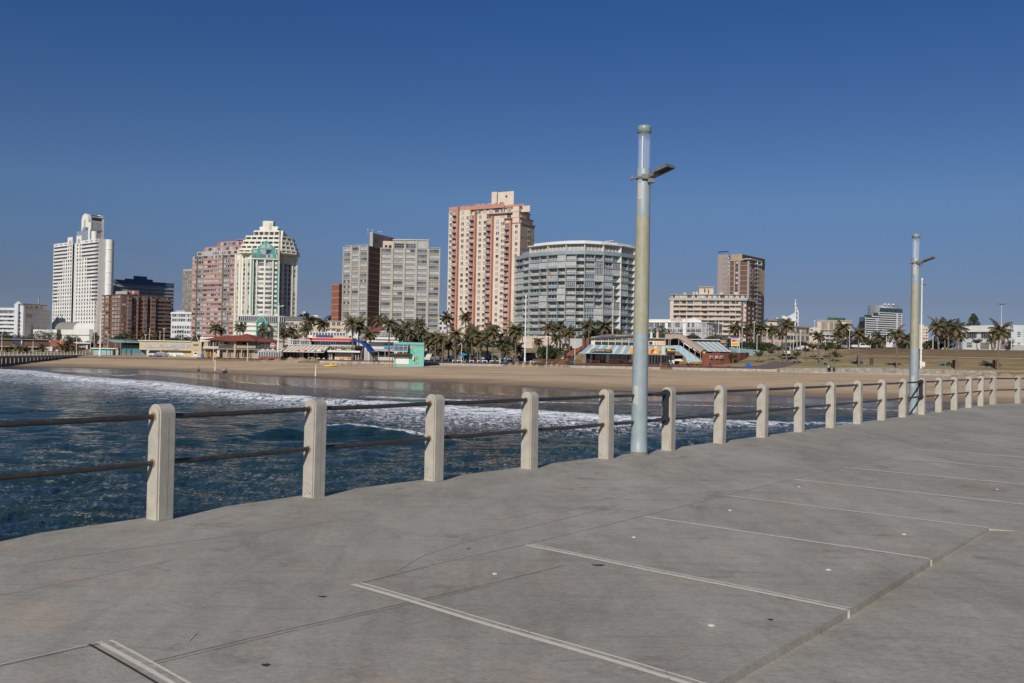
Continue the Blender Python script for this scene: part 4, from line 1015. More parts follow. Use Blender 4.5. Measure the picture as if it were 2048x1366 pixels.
 # teal gable
 T=Seg.pts(Fc.xy(Fc.u(501),1.6),Fc.xy(Fc.u(554.5),1.6));zb_,zm_,za_=T.z(528,517),T.z(528,497.5),T.z(528,480.5)
 u1,u2=T.u(512),T.u(543.3);ux=T.u(527.7);t_=MB()
 out=[(0,zb_),(T.W,zb_),(T.W,zm_),(u2,zm_),(u2,zm_+.9),(ux,za_),(u1,zm_+.9),(u1,zm_),(0,zm_)]
 V=[(*T.xy(u,0),z)for u,z in out]+[(*T.xy(u,-2.2),z)for u,z in out];n_=len(out)
 t_.face(V[:n_],TEAL);t_.face(V[n_:][::-1],TEAL);t_.quads(V,[(i,(i+1)%n_,n_+(i+1)%n_,n_+i)for i in range(n_)],TEAL)
 T.box(t_,-.2,T.W+.3,zb_-.5,zb_,-2.2,.2,CREAM);T.box(t_,T.W,T.W+.35,zb_,zm_,-2.2,.1,CREAM);gb=t_.build('teal_gable',r)
 m=MB();zc=(zm_+zb_)/2+2.6;rr=3.2
 for q0 in range(4):
  a0=PI/2*q0+.12;a1=PI/2*(q0+1)-.12;cx_,cz_=.28*(1 if q0 in(0,3)else-1),.28*(1 if q0<2 else-1)
  pts=[(ux+cx_,zc+cz_)]+[(ux+rr*math.cos(a0+(a1-a0)*k/8),zc+rr*math.sin(a0+(a1-a0)*k/8))for k in range(9)]
  m.face([(*T.xy(u,.06),z)for u,z in pts],GL3 if q0!=3 else GL1)
 m.build('round_window',r)
 ws=winset(2.0,1.7,MFRM,1,1,.06,False,(1,2,2,0));place_parts(r,'gable_window',ws,[(rnd.randrange(len(ws)),T.place(T.u(px),z,.03))for px in(506,549.5)for z in(zb_+.7,zb_+3.3)])
 ws=winset(3.6,1.9,MFRM,5,0,.06,False,(1,2,2,0));place_parts(r,'gable_window',ws,[(rnd.randrange(len(ws)),T.place(T.u(px),zb_+.5,.03))for px in(520.3,534.7)])
 # podium: curved, banded, glazed gallery and teal portal
 m=MB();arc=[]
 for k in range(15):
  t=k/14;px=468+(578-468)*t;D=D0-13-7*math.sin(PI*t)+3*t;arc.append(tuple(ppos(px,D)))
 back_=[(arc[-1][0],arc[-1][1]+18),(arc[0][0],arc[0][1]+18)]
 def zrow(y):return PZ(523,y,D0-20)
 m.prism(arc+back_,4,zrow(642),CREAM,ROOFG);m.build('podium',r)
 def ring(name,y0,y1,out_,mm,k0=0,k1=14):
  m=MB();ctr=Vector(((arc[0][0]+arc[-1][0])/2,arc[7][1]+60));P_=[Vector(a)for a in arc[k0:k1+1]]
  Pn=[a+(a-ctr).normalized()*out_ for a in P_]
  for a,b,c_,d_ in zip(P_[:-1],P_[1:],Pn[1:],Pn[:-1]):m.hexa([(*d_,zrow(y1)),(*c_,zrow(y1)),(*b,zrow(y1)),(*a,zrow(y1)),(*d_,zrow(y0)),(*c_,zrow(y0)),(*b,zrow(y0)),(*a,zrow(y0))],mm)
  m.build(name,r)
 for y0,y1 in((642.3,645),(651,653.5),(660.5,663),(670,672.5)):ring('teal_band',y0,y1,.25,TEALG)
 ring('gallery_glass',632.5,642.2,-1.0,GL1,1,13);ring('gallery_cornice',630.3,632.4,.3,WHT2,1,13)
 ctr=Vector(((arc[0][0]+arc[-1][0])/2,arc[7][1]+60))
 for k in range(2,27):
  a=Vector(arc[k//2])*.5+Vector(arc[min(14,(k+1)//2)])*.5;a=a+(a-ctr).normalized()*.1;m=MB();m.box(a.x-.14,a.x+.14,a.y-.2,a.y+.1,zrow(642.2),zrow(632.4),WHT2);m.build('gallery_post',r)
 P_=Seg(511.5,D0-23,532.5,D0-22.7)
 for a,b in((511.5,514),(530,532.5)):m=MB();P_.box(m,P_.u(a),P_.u(b),4,P_.z(a,646),-1.5,0,TEAL);m.build('portal_column',r)
 m=MB();zz0,zz1=P_.z(522,645),P_.z(522,633.5);um=P_.W/2;n_=12
 for k in range(n_):
  a0,a1=PI*k/n_,PI*(k+1)/n_;f=lambda a:(um+um*.62*math.cos(a),zz0-1+um*.62*math.sin(a));g_=lambda a:(um+(um+.5)*math.cos(a)*1.0,max(zz0-1,min(zz1,zz1-abs(math.cos(a))*(zz1-zz0)*1.1)))
  V=[(*P_.xy(u,.1),z)for u,z in(f(a0),f(a1),g_(a1),g_(a0))]+[(*P_.xy(u,-1.2),z)for u,z in(f(a0),f(a1),g_(a1),g_(a0))]
  m.quads(V,[(0,3,2,1),(4,5,6,7),(2,3,7,6),(0,1,5,4)],TEAL)
 m.build('portal_gable',r)
 m=MB()
 for a,b in(((um*2+.7,zz0-.6),(um,zz1+.5)),((um,zz1+.5),(-.7,zz0-.6))):
  V=[(*P_.xy(a[0],.3),a[1]),(*P_.xy(b[0],.3),b[1]),(*P_.xy(b[0],.3),b[1]+.35),(*P_.xy(a[0],.3),a[1]+.35)]+[(*P_.xy(a[0],-1.3),a[1]),(*P_.xy(b[0],-1.3),b[1]),(*P_.xy(b[0],-1.3),b[1]+.35),(*P_.xy(a[0],-1.3),a[1]+.35)]
  m.quads(V,[(0,3,2,1),(4,5,6,7),(3,7,6,2),(0,1,5,4)],WHT)
 m.build('portal_coping',r)
 m=MB();P_.pbox(m,514.5,663,529.5,676,-1.4,-.9,GL1);m.build('entrance',r)
 ws=winset(2.3,1.8,MFRG,1,1,.06,False,(3,1,0,0));place_parts(r,'podium_window',ws,[(0,(*(Vector(arc[k])+(Vector(arc[k])-ctr).normalized()*.05),zrow(y),0))for k in(2,3,11,12,13)for y in(650,659)])
b_cream()
def b_beige():
 r,p=bldg('hotel_building','low peach building behind the red-topped restaurant, palms before it',[(571,455),(690,462)],4)
 F=Seg.pts(p[0],p[1]);zt=F.z(620,642);m=MB();F.box(m,0,F.W,4,zt,-14,0,PEACH);m.build('wall',r)
 m=MB();F.box(m,-.3,F.W*.45,zt,zt+.5,-14.3,.5,ROOFG);F.box(m,F.W*.45,F.W,zt,zt+.4,-14.3,.3,CONC)
 V=[(*F.xy(-.3,.5),zt+.5),(*F.xy(F.W*.45,.5),zt+.5),(*F.xy(F.W*.45,-7),zt+2.2),(*F.xy(-.3,-7),zt+2.2)];m.face(V,ROOFG);m.build('roof',r)
 ws=winset(1.7,1.6,MFRM,1,1,.07,True,(3,2,1,0));place_parts(r,'window',ws,[(rnd.randrange(len(ws)),F.place(F.u(px),F.z(px,y),.02))for y in(651,663.5,675)for px in(574,583,601,611,646,655,666,676)])
 m=MB();F.pbox(m,588.5,647,595.5,672,0,.5,PEACH);F.pbox(m,590.3,649,593.7,656,.5,.56,GL1);F.pbox(m,590.3,661,593.7,667,.5,.56,GL1);m.build('stair_bay',r)
b_beige()
def b_far_misc():
 for i,(a,b,y,D,mm,lb,cat)in enumerate([(598,617,627,620,WHT2,'small white block peeping over the peach building, left of the others','building'),(617,640,634,640,BRND,'low dark and white block peeping over the peach building','building'),(587,607,636,560,BLUEG,'dark grey low roof right of the cream tower','building'),(876,893,633,640,WHT2,'slice of white building between the grey flats and the salmon tower','building'),(1855,1905,700,700,WHT2,'row of low white houses far off, behind the farthest pier lamp','building'),(655,664,635,600,PINKB,'small pink roof block left of the brick tower','building')]):
  if i==4:y=688
  r,p=bldg('distant_building',lb,[(a,D),(b,D)],4,cat);F=Seg.pts(p[0],p[1]);zt=F.z((a+b)/2,y);m=MB();F.box(m,0,F.W,4,zt,-12,0,mm);F.box(m,F.W*.3,F.W*.7,zt,zt+1.4,-8,-2,WHT2);F.box(m,-.1,F.W+.1,zt-.5,zt+.2,0,.25,GRYW);m.build('wall',r)
  ws=winset(1.6,1.4,MFRG,1,0,.05,False,(3,1,0,0));n_=max(2,int(F.W/3));place_parts(r,'window',ws,[(rnd.randrange(len(ws)),F.place(F.W*(k+.5)/n_,zt-2.4-3*j,.03))for k in range(n_)for j in range(3)])
b_far_misc()
def b_brick_slim():
 r,p=bldg('brick_tower','narrow windowless red brick tower beside the grey grid flats',[(661,560),(675.5,556),(690,562)],4)
 L_,R_=Seg.pts(p[0],p[1]),Seg.pts(p[1],p[2]);zt=L_.z(675,567.5);m=MB();m.prism(footprint(p),4,zt,REDB,ROOFG);m.build('wall',r)
 for k in range(6):m=MB();z=zt-.4-k*3.85;L_.box(m,0,L_.W,z-.12,z+.12,0,.08,CONC);R_.box(m,0,R_.W,z-.12,z+.12,0,.08,CONC);m.build('floor_line',r)
b_brick_slim()
def b_grey():
 r,p=bldg('apartment_building','grey concrete grid apartment block with dark brown brick slot, left of the salmon tower',[(684,503),(734,492),(757,503),(877,503)],4)
 L_,Mid,R_=Seg.pts(p[0],p[1]),Seg.pts(p[1],p[2]),Seg.pts(p[2],p[3]);zt=L_.z(734,491.5)
 m=MB();m.prism(footprint(p,16),4,zt,BRND,ROOFG);m.build('core',r)
 n=16;dz=10.85*495/1900;zs=[zt-dz*(k+1)-.1 for k in range(n)]
 for s_,a,b,nb in((L_,0,L_.W,3),(R_,0,R_.W,5)):
  m=MB();s_.box(m,0,s_.W,4,zt+.15,.02,.25,CONC2);
  for k in range(nb+1):
   u_=s_.W*k/nb;w_=.62;s_.box(m,max(0,u_-w_),min(s_.W,u_+w_),4,zt+.35,.25,.8,CONC)
  for z in zs:s_.box(m,0,s_.W,z+dz-.30,z+dz,.25,.62,CONC)
  m.build('concrete_grid',r)
  w_=s_.W/nb-1.5;ws=winset(w_,1.45,MFRM,3,1,.06,True,(2,3,5,1));pl=[(rnd.randrange(len(ws)),s_.place(s_.W*(k+.5)/nb,z+1.0,.27))for z in zs for k in range(nb)]
  place_parts(r,'window',ws,pl,38 if nb==3 else 62)
 m=MB()
 for z in zs:Mid.box(m,0,Mid.W,z+dz-.12,z+dz+.05,0,.07,CONC)
 m.build('floor_line',r,kind='stuff')
 # roof storeys
 m=MB();U=Seg.pts(L_.xy(L_.u(724),-4),L_.xy(L_.u(724),-4)+L_.e);u0,u1=0,U.u(741);U.box(m,0,u1,zt,U.z(730,464.5),-9,0,CONC);U2=Seg.pts(U.xy(u1,0),U.xy(u1,0)+Mid.e*10);u2=U2.u(785);U2.box(m,0,u2,zt,U.z(741,464.5)-.3,-7,-.01,CONC2)
 U2.box(m,1.5,3.4,zt+3,zt+4.6,0,.1,GL1);m.build('lift_house',r)
 m=MB();V_=Seg.pts(R_.xy(R_.u(760),-3),R_.xy(R_.u(781),-3));V_.box(m,0,V_.W,zt,V_.z(770,482),-6,0,PEACH2);V_.box(m,1,2.4,zt+.8,zt+2,0,.06,GL1);V_.box(m,3.2,4.6,zt+.4,zt+2.1,0,.06,GL1);m.build('roof_hut',r)
 m=MB();V_=Seg.pts(R_.xy(R_.u(781.5),-2),R_.xy(R_.u(852.5),-2));zt2=V_.z(815,480);V_.box(m,0,V_.W,zt,zt2,-8,-.1,CONC);V_.box(m,-.3,V_.W+.3,zt2,zt2+.3,-8.3,.5,WHT)
 for k in range(4):V_.box(m,V_.W*k/3-.3*(k>0),V_.W*k/3+.3*(k<3),zt,zt2,-.1,.3,CONC)
 m.build('glazed_penthouse',r);ws=winset(V_.W/3-1.2,2.4,MFRM,3,1,.08,False,(1,3,2,0));place_parts(r,'penthouse_window',ws,[(k*2%len(ws),V_.place(V_.W*(k+.5)/3,zt+.6,.0))for k in range(3)])
 m=MB()
 for px,D in((731,497),(740,499),(753,505),(758,506)):
  q=ppos(px,D);zb_=U.z(730,464.5)-.3;m.lathe([(.06,zb_-1),(.06,zb_+1.4),(.45,zb_+1.8),(.01,zb_+1.6)],WHT,8,(q.x,q.y))
 m.build('satellite_dish',r,kind='stuff')
 m=MB();
 for s_,z in((L_,zt),):
  for k in range(12):u_=s_.W*k/11;s_.box(m,u_-.04,u_+.04,z,z+1.1,-.5,-.42,RAILW)
  s_.box(m,0,s_.W,z+1.02,z+1.1,-.5,-.42,RAILW)
 s_=R_;s_.box(m,s_.u(853),s_.W,zt+1.0,zt+1.08,-.5,-.42,RAILW);s_.box(m,s_.u(853),s_.u(866),zt+.3,zt+1.4,-6,-3,ROOFG);m.build('roof_rail',r)
b_grey()
def tri_seg(p,k):return Seg.pts(p[k],p[k+1])
def b_salmon():
 r,p=bldg('apartment_tower','tall cream apartment tower with four salmon balcony columns',[(892.5,461),(1035.5,440),(1064,452)],5)
 F,S_=tri_seg(p,0),tri_seg(p,1);z3=F.z(1035,446);lv=2.72;zt=z3
 # stepped top: the front roofline drops towards the right
 wall=MB();back=(p[2]-p[1])
 steps=[(0,F.u(935),z3+3*lv+.2),(F.u(935),F.u(968),z3+2*lv+.2),(F.u(968),F.u(1003),z3+lv+.2),(F.u(1003),F.W,z3)]
 for a,b,z in steps:
  A,B=F.xy(a),F.xy(b);wall.prism([tuple(A),tuple(B),tuple(B+back),tuple(A+back)],5,z,PEACH,ROOFG)
 wall.build('wall',r)
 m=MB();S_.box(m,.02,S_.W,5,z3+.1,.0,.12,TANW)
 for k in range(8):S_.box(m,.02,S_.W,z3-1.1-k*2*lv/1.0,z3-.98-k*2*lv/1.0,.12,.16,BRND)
 m.build('side_wall',r)
 ws=[win(.55,1.0,GL1,TANW,0,0,.05)];pl=[]
 for k in range(9):pl+=[(0,S_.place(S_.W*.54,z3-2.4-k*lv*1.0*1.0,.14)),(0,S_.place(S_.W*.64,z3-2.4-k*lv,.14))]
 place_parts(r,'side_window',ws,pl)
 # set-back upper storeys with glazed terraces and salmon fascias
 tops=[(893,1004,4,.0,SALM),(941,1050,3,1.6,SALM),(978,1057,2,.9,SALM),(1003,1062,1,.5,SALM)]
 m=MB();ztop=z3+4.6*lv
 U=Seg.pts(F.xy(0,-.3),F.xy(F.W,-.3));zf=F.z(950,411.5)
 U.box(m,0,U.u(1004),z3+3*lv+.2,zf-1.6,-14,-1.5,PEACH);U.box(m,0,U.u(1004),zf-1.7,zf+.3,-14,.3,SALM);U.box(m,U.u(1004),U.u(1037),z3+2*lv,U.z(1020,407),-14,-2.5,SALM);U.box(m,U.u(1020),U.u(1050),z3+2*lv,U.z(1030,411),-13.5,-2.0,PEACH)
 U.box(m,U.u(938),F.W-.8,z3+2*lv,z3+2*lv+1.5,-12,-.6,PEACH);U.box(m,U.u(938),F.W-.8,z3+2*lv+1.5,z3+3*lv-.4,-12,-1.6,PEACH);U.box(m,U.u(938),F.W+.2,z3+3*lv-.4,z3+3*lv+.2,-12,-.3,SALM)
 U.box(m,U.u(978),F.W-.5,z3+lv+.2,z3+2*lv-.3,-11,-1.5,PEACH);U.box(m,U.u(978),F.W+.3,z3+2*lv-.3,z3+2*lv+.1,-11,0,SALM)
 U.box(m,U.u(1003),F.W-.3,z3+.1,z3+lv-.2,-10,-1.2,PEACH);U.box(m,U.u(1003),F.W+.4,z3+lv-.2,z3+lv+.15,-10,.2,SALM)
 S_.box(m,-.1,S_.W+.2,z3,z3+.4,-2,.5,SALM);S_.box(m,-.2,S_.W*.94,z3+.4,z3+lv-.2,-4,-.5,PEACH);S_.box(m,-.2,S_.W*.96,z3+lv-.2,z3+lv+.15,-4,.1,SALM);S_.box(m,-.2,S_.W*.75,z3+lv+.15,z3+2*lv-.3,-4,-.6,PEACH);S_.box(m,-.2,S_.W*.78,z3+2*lv-.3,z3+2*lv+.1,-4,-.2,SALM);S_.box(m,-.2,S_.W*.5,z3+2*lv+.1,z3+3*lv-.4,-4,-.7,PEACH);S_.box(m,-.2,S_.W*.52,z3+3*lv-.4,z3+3*lv+.2,-4,-.3,SALM);F.box(m,F.u(1003),F.W+.1,z3,z3+.4,0,.4,SALM);m.build('stepped_storey',r)
 ws=winset(2.2,1.9,MFRM,2,0,.07,False,(3,2,3,1));pl=[]
 for(a,b,z,o)in((916,1000,z3+3*lv+.5,-1.45),(945,1030,z3+2*lv+.5,-.55),(990,1030,z3+lv+.4,-1.45),(1012,1034,z3+.3,-1.15)):
  n_=int((b-a)/11.5);pl+=[(rnd.randrange(len(ws)),U.place(U.u(a+(b-a)*(k+.5)/n_),z,o))for k in range(n_)]
 place_parts(r,'terrace_window',ws,pl)
 m=MB();T=Seg.pts(F.xy(F.u(966),-5),F.xy(F.u(1009),-5));T.box(m,0,T.u(988),zf,T.z(985,383.5),-7,0,PEACH);T.box(m,T.u(988)+.01,T.W,zf,T.z(985,384.3),-7.5,-.7,PEACH);T.box(m,T.W*.62,T.W*.70,zf+4,zf+5,-.7,-.6,GL1);m.build('lift_house',r)
 # balcony stacks
 n=22
 stacks=[(900.5,913.5,3),(935,948.5,2),(968.5,982.5,1),(1005,1019.5,0)]
 for a,b,st in stacks:
  u0,u1=F.u(a),F.u(b);zz=z3+st*lv
  m=MB();F.box(m,u1-.7,u1+.15,5,zz+1.4,0,1.5,SALM);m.build('pilaster',r)
  m=MB();F.box(m,u0,u1-.7,5,zz-.2,.0,.05,TAUPE);m.build('recess_back',r)
  proto=MB();w_=u1-u0-.7;nb=8;V=[]
  for zi in(0,.62):
   for k in range(nb+1):x_=-w_/2+w_*k/nb;V.append((x_,-1.0-.75*math.sin(PI*k/nb),zi-.25))
  proto.quads(V,[(k,k+1,nb+2+k,nb+1+k)for k in range(nb)],SALM);proto.face([(-w_/2,0,-.25)]+V[:nb+1]+[(w_/2,0,-.25)],SALM);proto.face([(w_/2,0,.37)]+[v for v in V[nb+1:]][::-1]+[(-w_/2,0,.37)],SALM)
  proto.box(-w_/2,-w_/2+.08,-1.0,0,-.25,.37,SALM)
  pr2=[(v[0],v[1],.85)for v in V[nb+1:]];proto.tube(pr2,.05,RAILW,4)
  for k in range(0,nb+1,2):proto.tube([V[nb+1+k],pr2[k]],.035,RAILW,4)
  k_n=n-3+st
  place_parts(r,'balcony',[proto],[(0,F.place(u0+w_/2,zz-(k+1)*lv*1.005+.2,0))for k in range(k_n)],24)
  ws=winset(w_*.55,1.8,MFRM,1,0,.06,False,(5,2,2,0));place_parts(r,'balcony_door',ws,[(rnd.randrange(len(ws)),F.place(u0+w_*.5,zz-(k+1)*lv*1.005+.2,.06))for k in range(k_n)],25)
 ws=winset(1.45,1.35,MFRM,1,0,.06,True,(3,2,3,2));pl=[]
 for px,st in((897,3),(920.5,3),(931,2),(955.5,2),(965.5,1),(990.5,1),(1000.5,0.6),(1028.5,0)):
  zz=z3+st*lv;pl+=[(rnd.randrange(len(ws)),F.place(F.u(px),zz-(k+1)*lv*1.005+.75,.02))for k in range(n-2+int(st))]
 place_parts(r,'window',ws,pl,100)
b_salmon()
def b_curved():
 pts=[(1028,426),(1056,411),(1092,402),(1128.5,396.5),(1166,394),(1203.5,396),(1238,401),(1266,409),(1291,419)]
 r,p=bldg('apartment_building','broad curved grey-blue apartment block with glazed balconies and white roof edge',pts,5)
 H=lambda px,py,i:PZ(px,py,pts[i][1]);fl=2.785;z0=H(1092,510.5,2)
 n=12;segs=[Seg.pts(p[i],p[i+1])for i in range(8)]
 inner=[q+Vector((0,2.6))for q in p]
 m=MB();m.prism([tuple(q)for q in inner]+[(p[-1].x-2,p[-1].y+16),(p[0].x+2,p[0].y+12)],5,z0+.3,GRYW,ROOFG);m.build('core',r)
 def arcbox(name,z0_,z1_,oo,oi,mm,i0=0,i1=8,parent=r):
  m=MB();
  O=[];I=[]
  for i in range(i0,i1+1):
   a=segs[max(0,i-1)].n;b=segs[min(7,i)].n;n_=(a+b).normalized();O.append(p[i]+n_*oo);I.append(p[i]+n_*oi)
  for k in range(len(O)-1):m.hexa([(*O[k],z0_),(*O[k+1],z0_),(*I[k+1],z0_),(*I[k],z0_),(*O[k],z1_),(*O[k+1],z1_),(*I[k+1],z1_),(*I[k],z1_)],mm)
  return m.build(name,parent)
 for k in range(1,n+1):arcbox('floor_slab',z0-k*fl-.14,z0-k*fl+.14,.30,-2.7,GREENS)
 arcbox('roof_slab',z0-.1,z0+.15,.35,-2.7,GREENS);arcbox('roof_band',z0+.15,z0+1.55,.25,-2.7,SLATE)
 arcbox('penthouse_wall',z0+1.5,z0+4.3,-1.2,-3.5,GRYW,1,8);arcbox('white_eave',z0+4.3,z0+4.65,.9,-3.5,WHT,1,8)
 arcbox('curved_roof_parapet',z0+4.65,z0+5.9,-2.0,-7,WHT2,1,8);arcbox('roof_end',z0+1.55,z0+3.3,-3,-6,SLATE,0,1)
 # party walls
 for i in range(9):
  a=segs[max(0,i-1)].n;b=segs[min(7,i)].n;n_=(a+b).normalized();t_=Vector((-n_.y,n_.x));A=p[i]+n_*.42;m=MB()
  P4=[A-t_*.12,A+t_*.12,A+t_*.12-n_*3.0,A-t_*.12-n_*3.0];mm=WHT if i>=6 else GRYW
  m.hexa([(*q,5)for q in P4]+[(*q,z0)for q in P4],mm);m.build('party_wall',r)
  # flat bays
 frames=[MFRM,MFRG,MFRM]
 def bay_proto(w_,kind):
  m=MB();h=fl-.3;hw=w_/2-.15
  def unit(x0,x1,mode):
   if mode==0:
    m.box(x0,x1,-.10,0,.02,.85,SLATE);g_=random.choice([GL3,GL3,GL2,GL4]);m.face([(x0,-.02,.85),(x1,-.02,.85),(x1,-.02,h),(x0,-.02,h)],g_)
    k=4
    for j in range(k+1):x=x0+(x1-x0)*j/k;m.box(x-.05,x+.05,-.12,.0,.85,h,MFRM)
    m.box(x0,x1,-.12,0,.85,.93,MFRM);m.box(x0,x1,-.12,0,h*.72,h*.72+.07,MFRM)
   elif mode==1:
    g_=random.choice([GL3,GL3,GL2]);m.face([(x0,-.02,.02),(x1,-.02,.02),(x1,-.02,h),(x0,-.02,h)],g_)
    for j in range(6):x=x0+(x1-x0)*j/5;m.box(x-.05,x+.05,-.10,.0,.02,h,MFRM)
    for zz_ in(.05,1.0,1.85,h-.06):m.box(x0,x1,-.10,0,zz_-.04,zz_+.04,MFRM)
   elif mode==2:
    m.box(x0,x1,2.3,2.4,0,h,GRYW);m.box(x0+.2,x1-.9,2.18,2.25,.1,h-.5,random.choice([GL1,GL3,GL2]));m.box(x0+(x1-x0)*.5,x0+(x1-x0)*.55,2.1,2.2,.1,h-.5,MFRM)
    m.box(x0,x1,.0,.05,.98,1.04,RAILW)
    for j in range(7):x=x0+(x1-x0)*j/6;m.box(x-.03,x+.03,.0,.05,.02,1.0,RAILW)
    if random.random()<.5:m.box(x0+.3,x0+.8,.6,1.1,.1,.8,random.choice([RAILW,SALM,TEALG,CREAM]))
   elif mode==3:
    m.box(x0,x1,.7,.8,.02,1.05,SLATE);m.box(x0,x1,.7,.8,2.1,h,SLATE);m.face([(x0,.75,1.05),(x1,.75,1.05),(x1,.75,2.1),(x0,.75,2.1)],random.choice([GL3,GL1,GL4]))
    for j in range(4):x=x0+(x1-x0)*j/3;m.box(x-.05,x+.05,.62,.72,1.05,2.1,MFRM)
    m.box(x0,x1,.6,.72,1.02,1.1,MFRM);m.box(x0,x1,.0,.05,.9,.96,RAILW)
  md=-hw+2*hw*.56
  a,b=kind;unit(-hw,md-.25,a);m.box(md-.25,md+.0,-.02,2.3,.02,h,SLATE);unit(md,hw,b)
  return m
 kinds=[(3,2),(2,2),(1,2),(3,2),(0,1),(3,2),(2,2),(3,1),(0,2),(1,2)]
 for i,s_ in enumerate(segs):
  protos=[bay_proto(s_.W,kinds[(j*3+i)%len(kinds)])for j in range(6)]
  place_parts(r,'apartment_bay',protos,[((k*5+i*2+rnd.randrange(2))%6,s_.place(s_.W/2,z0-(k+1)*fl+.15,-.05))for k in range(n)],12)
 for i,s_ in enumerate(segs[1:]):
  m=MB();zb=z0+1.55;nn_=5;W_=s_.W
  s_.box(m,.1,W_-.1,zb,z0+4.3,-1.28,-1.2,GL4 if i in(2,3)else GL1)
  for k in range(nn_+1):s_.box(m,max(0,W_*k/nn_-.1),min(W_,W_*k/nn_+.1),zb,z0+4.3,-1.2,-.95 if k%5 else .3,CREAM)
  s_.box(m,0,W_,zb+1.2,zb+1.3,-1.2,-1.05,CREAM);m.build('penthouse_glazing',r)
 m=MB();s_=Seg(1169,412,1237,414);za=z0+5.9
 V=[(*s_.xy(0,0),za-.2),(*s_.xy(s_.u(1222),0),za-.2),(*s_.xy(s_.u(1222),0),s_.z(1222,482.5)),(*s_.xy(0,0),za+.2)];Vb=[(x,y+6,z)for x,y,z in V]
 m.quads(V+Vb,[(0,1,2,3),(7,6,5,4),(3,2,6,7),(1,5,6,2),(0,3,7,4)],REDB)
 V=[(*s_.xy(-.5,.6),za+.2),(*s_.xy(s_.u(1222),.6),s_.z(1222,482.5)),(*s_.xy(s_.u(1222),-6.5),s_.z(1222,482.5)),(*s_.xy(-.5,-6.5),za+.2)];m.quads(V+[(x,y,z+.35)for x,y,z in V],[(3,2,1,0),(4,5,6,7),(0,1,5,4),(1,2,6,5)],WHT2)
 s_.box(m,s_.u(1222)+.05,s_.W,za-.2,s_.z(1230,485),-5,0,REDB)
 for k in range(7):u_=s_.u(1190+k*7.2);s_.box(m,u_-.12,u_+.12,za-.1,za+.2+k*.13,0,.1,WHT2)
 m.build('roof_house',r)
b_curved()
TXT={}
def text_mesh(s,size,m,extrude=.02,spacing=1.0):
 cu=bpy.data.curves.new('lettering','FONT');cu.body=s;cu.size=size;cu.extrude=extrude;cu.align_x='CENTER';cu.align_y='CENTER';cu.space_character=spacing;cu.resolution_u=2
 o=bpy.data.objects.new('lettering',cu);C.objects.link(o);dg=bpy.context.evaluated_depsgraph_get();me=bpy.data.meshes.new_from_object(o.evaluated_get(dg));bpy.data.objects.remove(o)
 me.materials.clear();me.materials.append(m);return me
def put_text(parent,s,seg,u,z,o,size,m,spacing=1.0,name='lettering',width=None):
 me=text_mesh(s,size,m,.02,spacing)
 if width:
  xs=[v.co.x for v in me.vertices];k=width/(max(xs)-min(xs)+1e-6)
  for v in me.vertices:v.co.x*=k
 x,y,z_,rz=seg.place(u,z,o);off=Vector(parent.location);q=parent
 while q.parent is not None:q=q.parent;off=off+Vector(q.location)
 ob=bpy.data.objects.new(name,me);C.objects.link(ob);ob.parent=parent;ob.location=(x-off.x,y-off.y,z_-off.z);ob.rotation_euler=(PI/2,0,rz);return ob
BLKP=mat('black_sign_paint',(.02,.02,.022),.4)
def b_pavilion():
 pts=[(1274,362),(1400,350),(1412,351),(1424,356),(1443,374)]
 r,p=bldg('hotel_building','low white hotel with lettering along its parapet, right of the nearer pier lamp',pts,6)
 F=Seg.pts(p[0],p[1]);zt=F.z(1380,644);m=MB();m.prism(footprint(p,16),6,zt,WHT,ROOFG);m.build('wall',r)
 segs=[Seg.pts(p[i],p[i+1])for i in range(4)]
 m=MB()
 for s_ in segs:s_.box(m,-.05,s_.W+.05,zt-.2,zt+.05,0,.35,WHT);s_.box(m,-.05,s_.W+.05,zt-2.6,zt-2.4,0,.15,WHT)
 F.box(m,0,F.u(1372),zt+.05,zt+1.0,-1,.1,WHT);V=[(*F.xy(F.u(a),.12),z)for a,z in((1366,zt),(1402,zt),(1402,zt+.5),(1384,zt+1.6),(1366,zt+.5))];m.face(V,WHT);V2=[(x,y+1.0,z)for x,y,z in V];m.face(V2[::-1],WHT);m.quads(V+V2,[(2,3,8,7),(3,4,9,8),(4,0,5,9)],WHT);m.build('parapet',r)
 ws=winset(1.9,1.7,MFRM,2,1,.07,True,(2,2,4,0));pl=[]
 for y in(654.5,664.5,675):
  for px in(1302,1313,1324,1340,1346,1354,1360,1376,1385,1396):pl.append((rnd.randrange(len(ws)),F.place(F.u(px),F.z(1380,y),.02)))
  for s_ in segs[1:3]:pl.append((rnd.randrange(len(ws)),s_.place(s_.W/2,F.z(1380,y),.02)))
  for k in range(3):pl.append((rnd.randrange(len(ws)),segs[3].place(segs[3].W*(k+.5)/3,F.z(1380,y)-.2,.02)))
 place_parts(r,'window',ws,pl)
 put_text(r,'PAVILION',F,F.u(1352.5),F.z(1352,641),.14,1.5,BLKP,1.15,width=F.u(1363)-F.u(1342));put_text(r,'HOTEL',segs[1],segs[1].W*.5,zt-1.2,.06,1.0,BLKP,1.0,width=segs[1].W*.75)
b_pavilion()
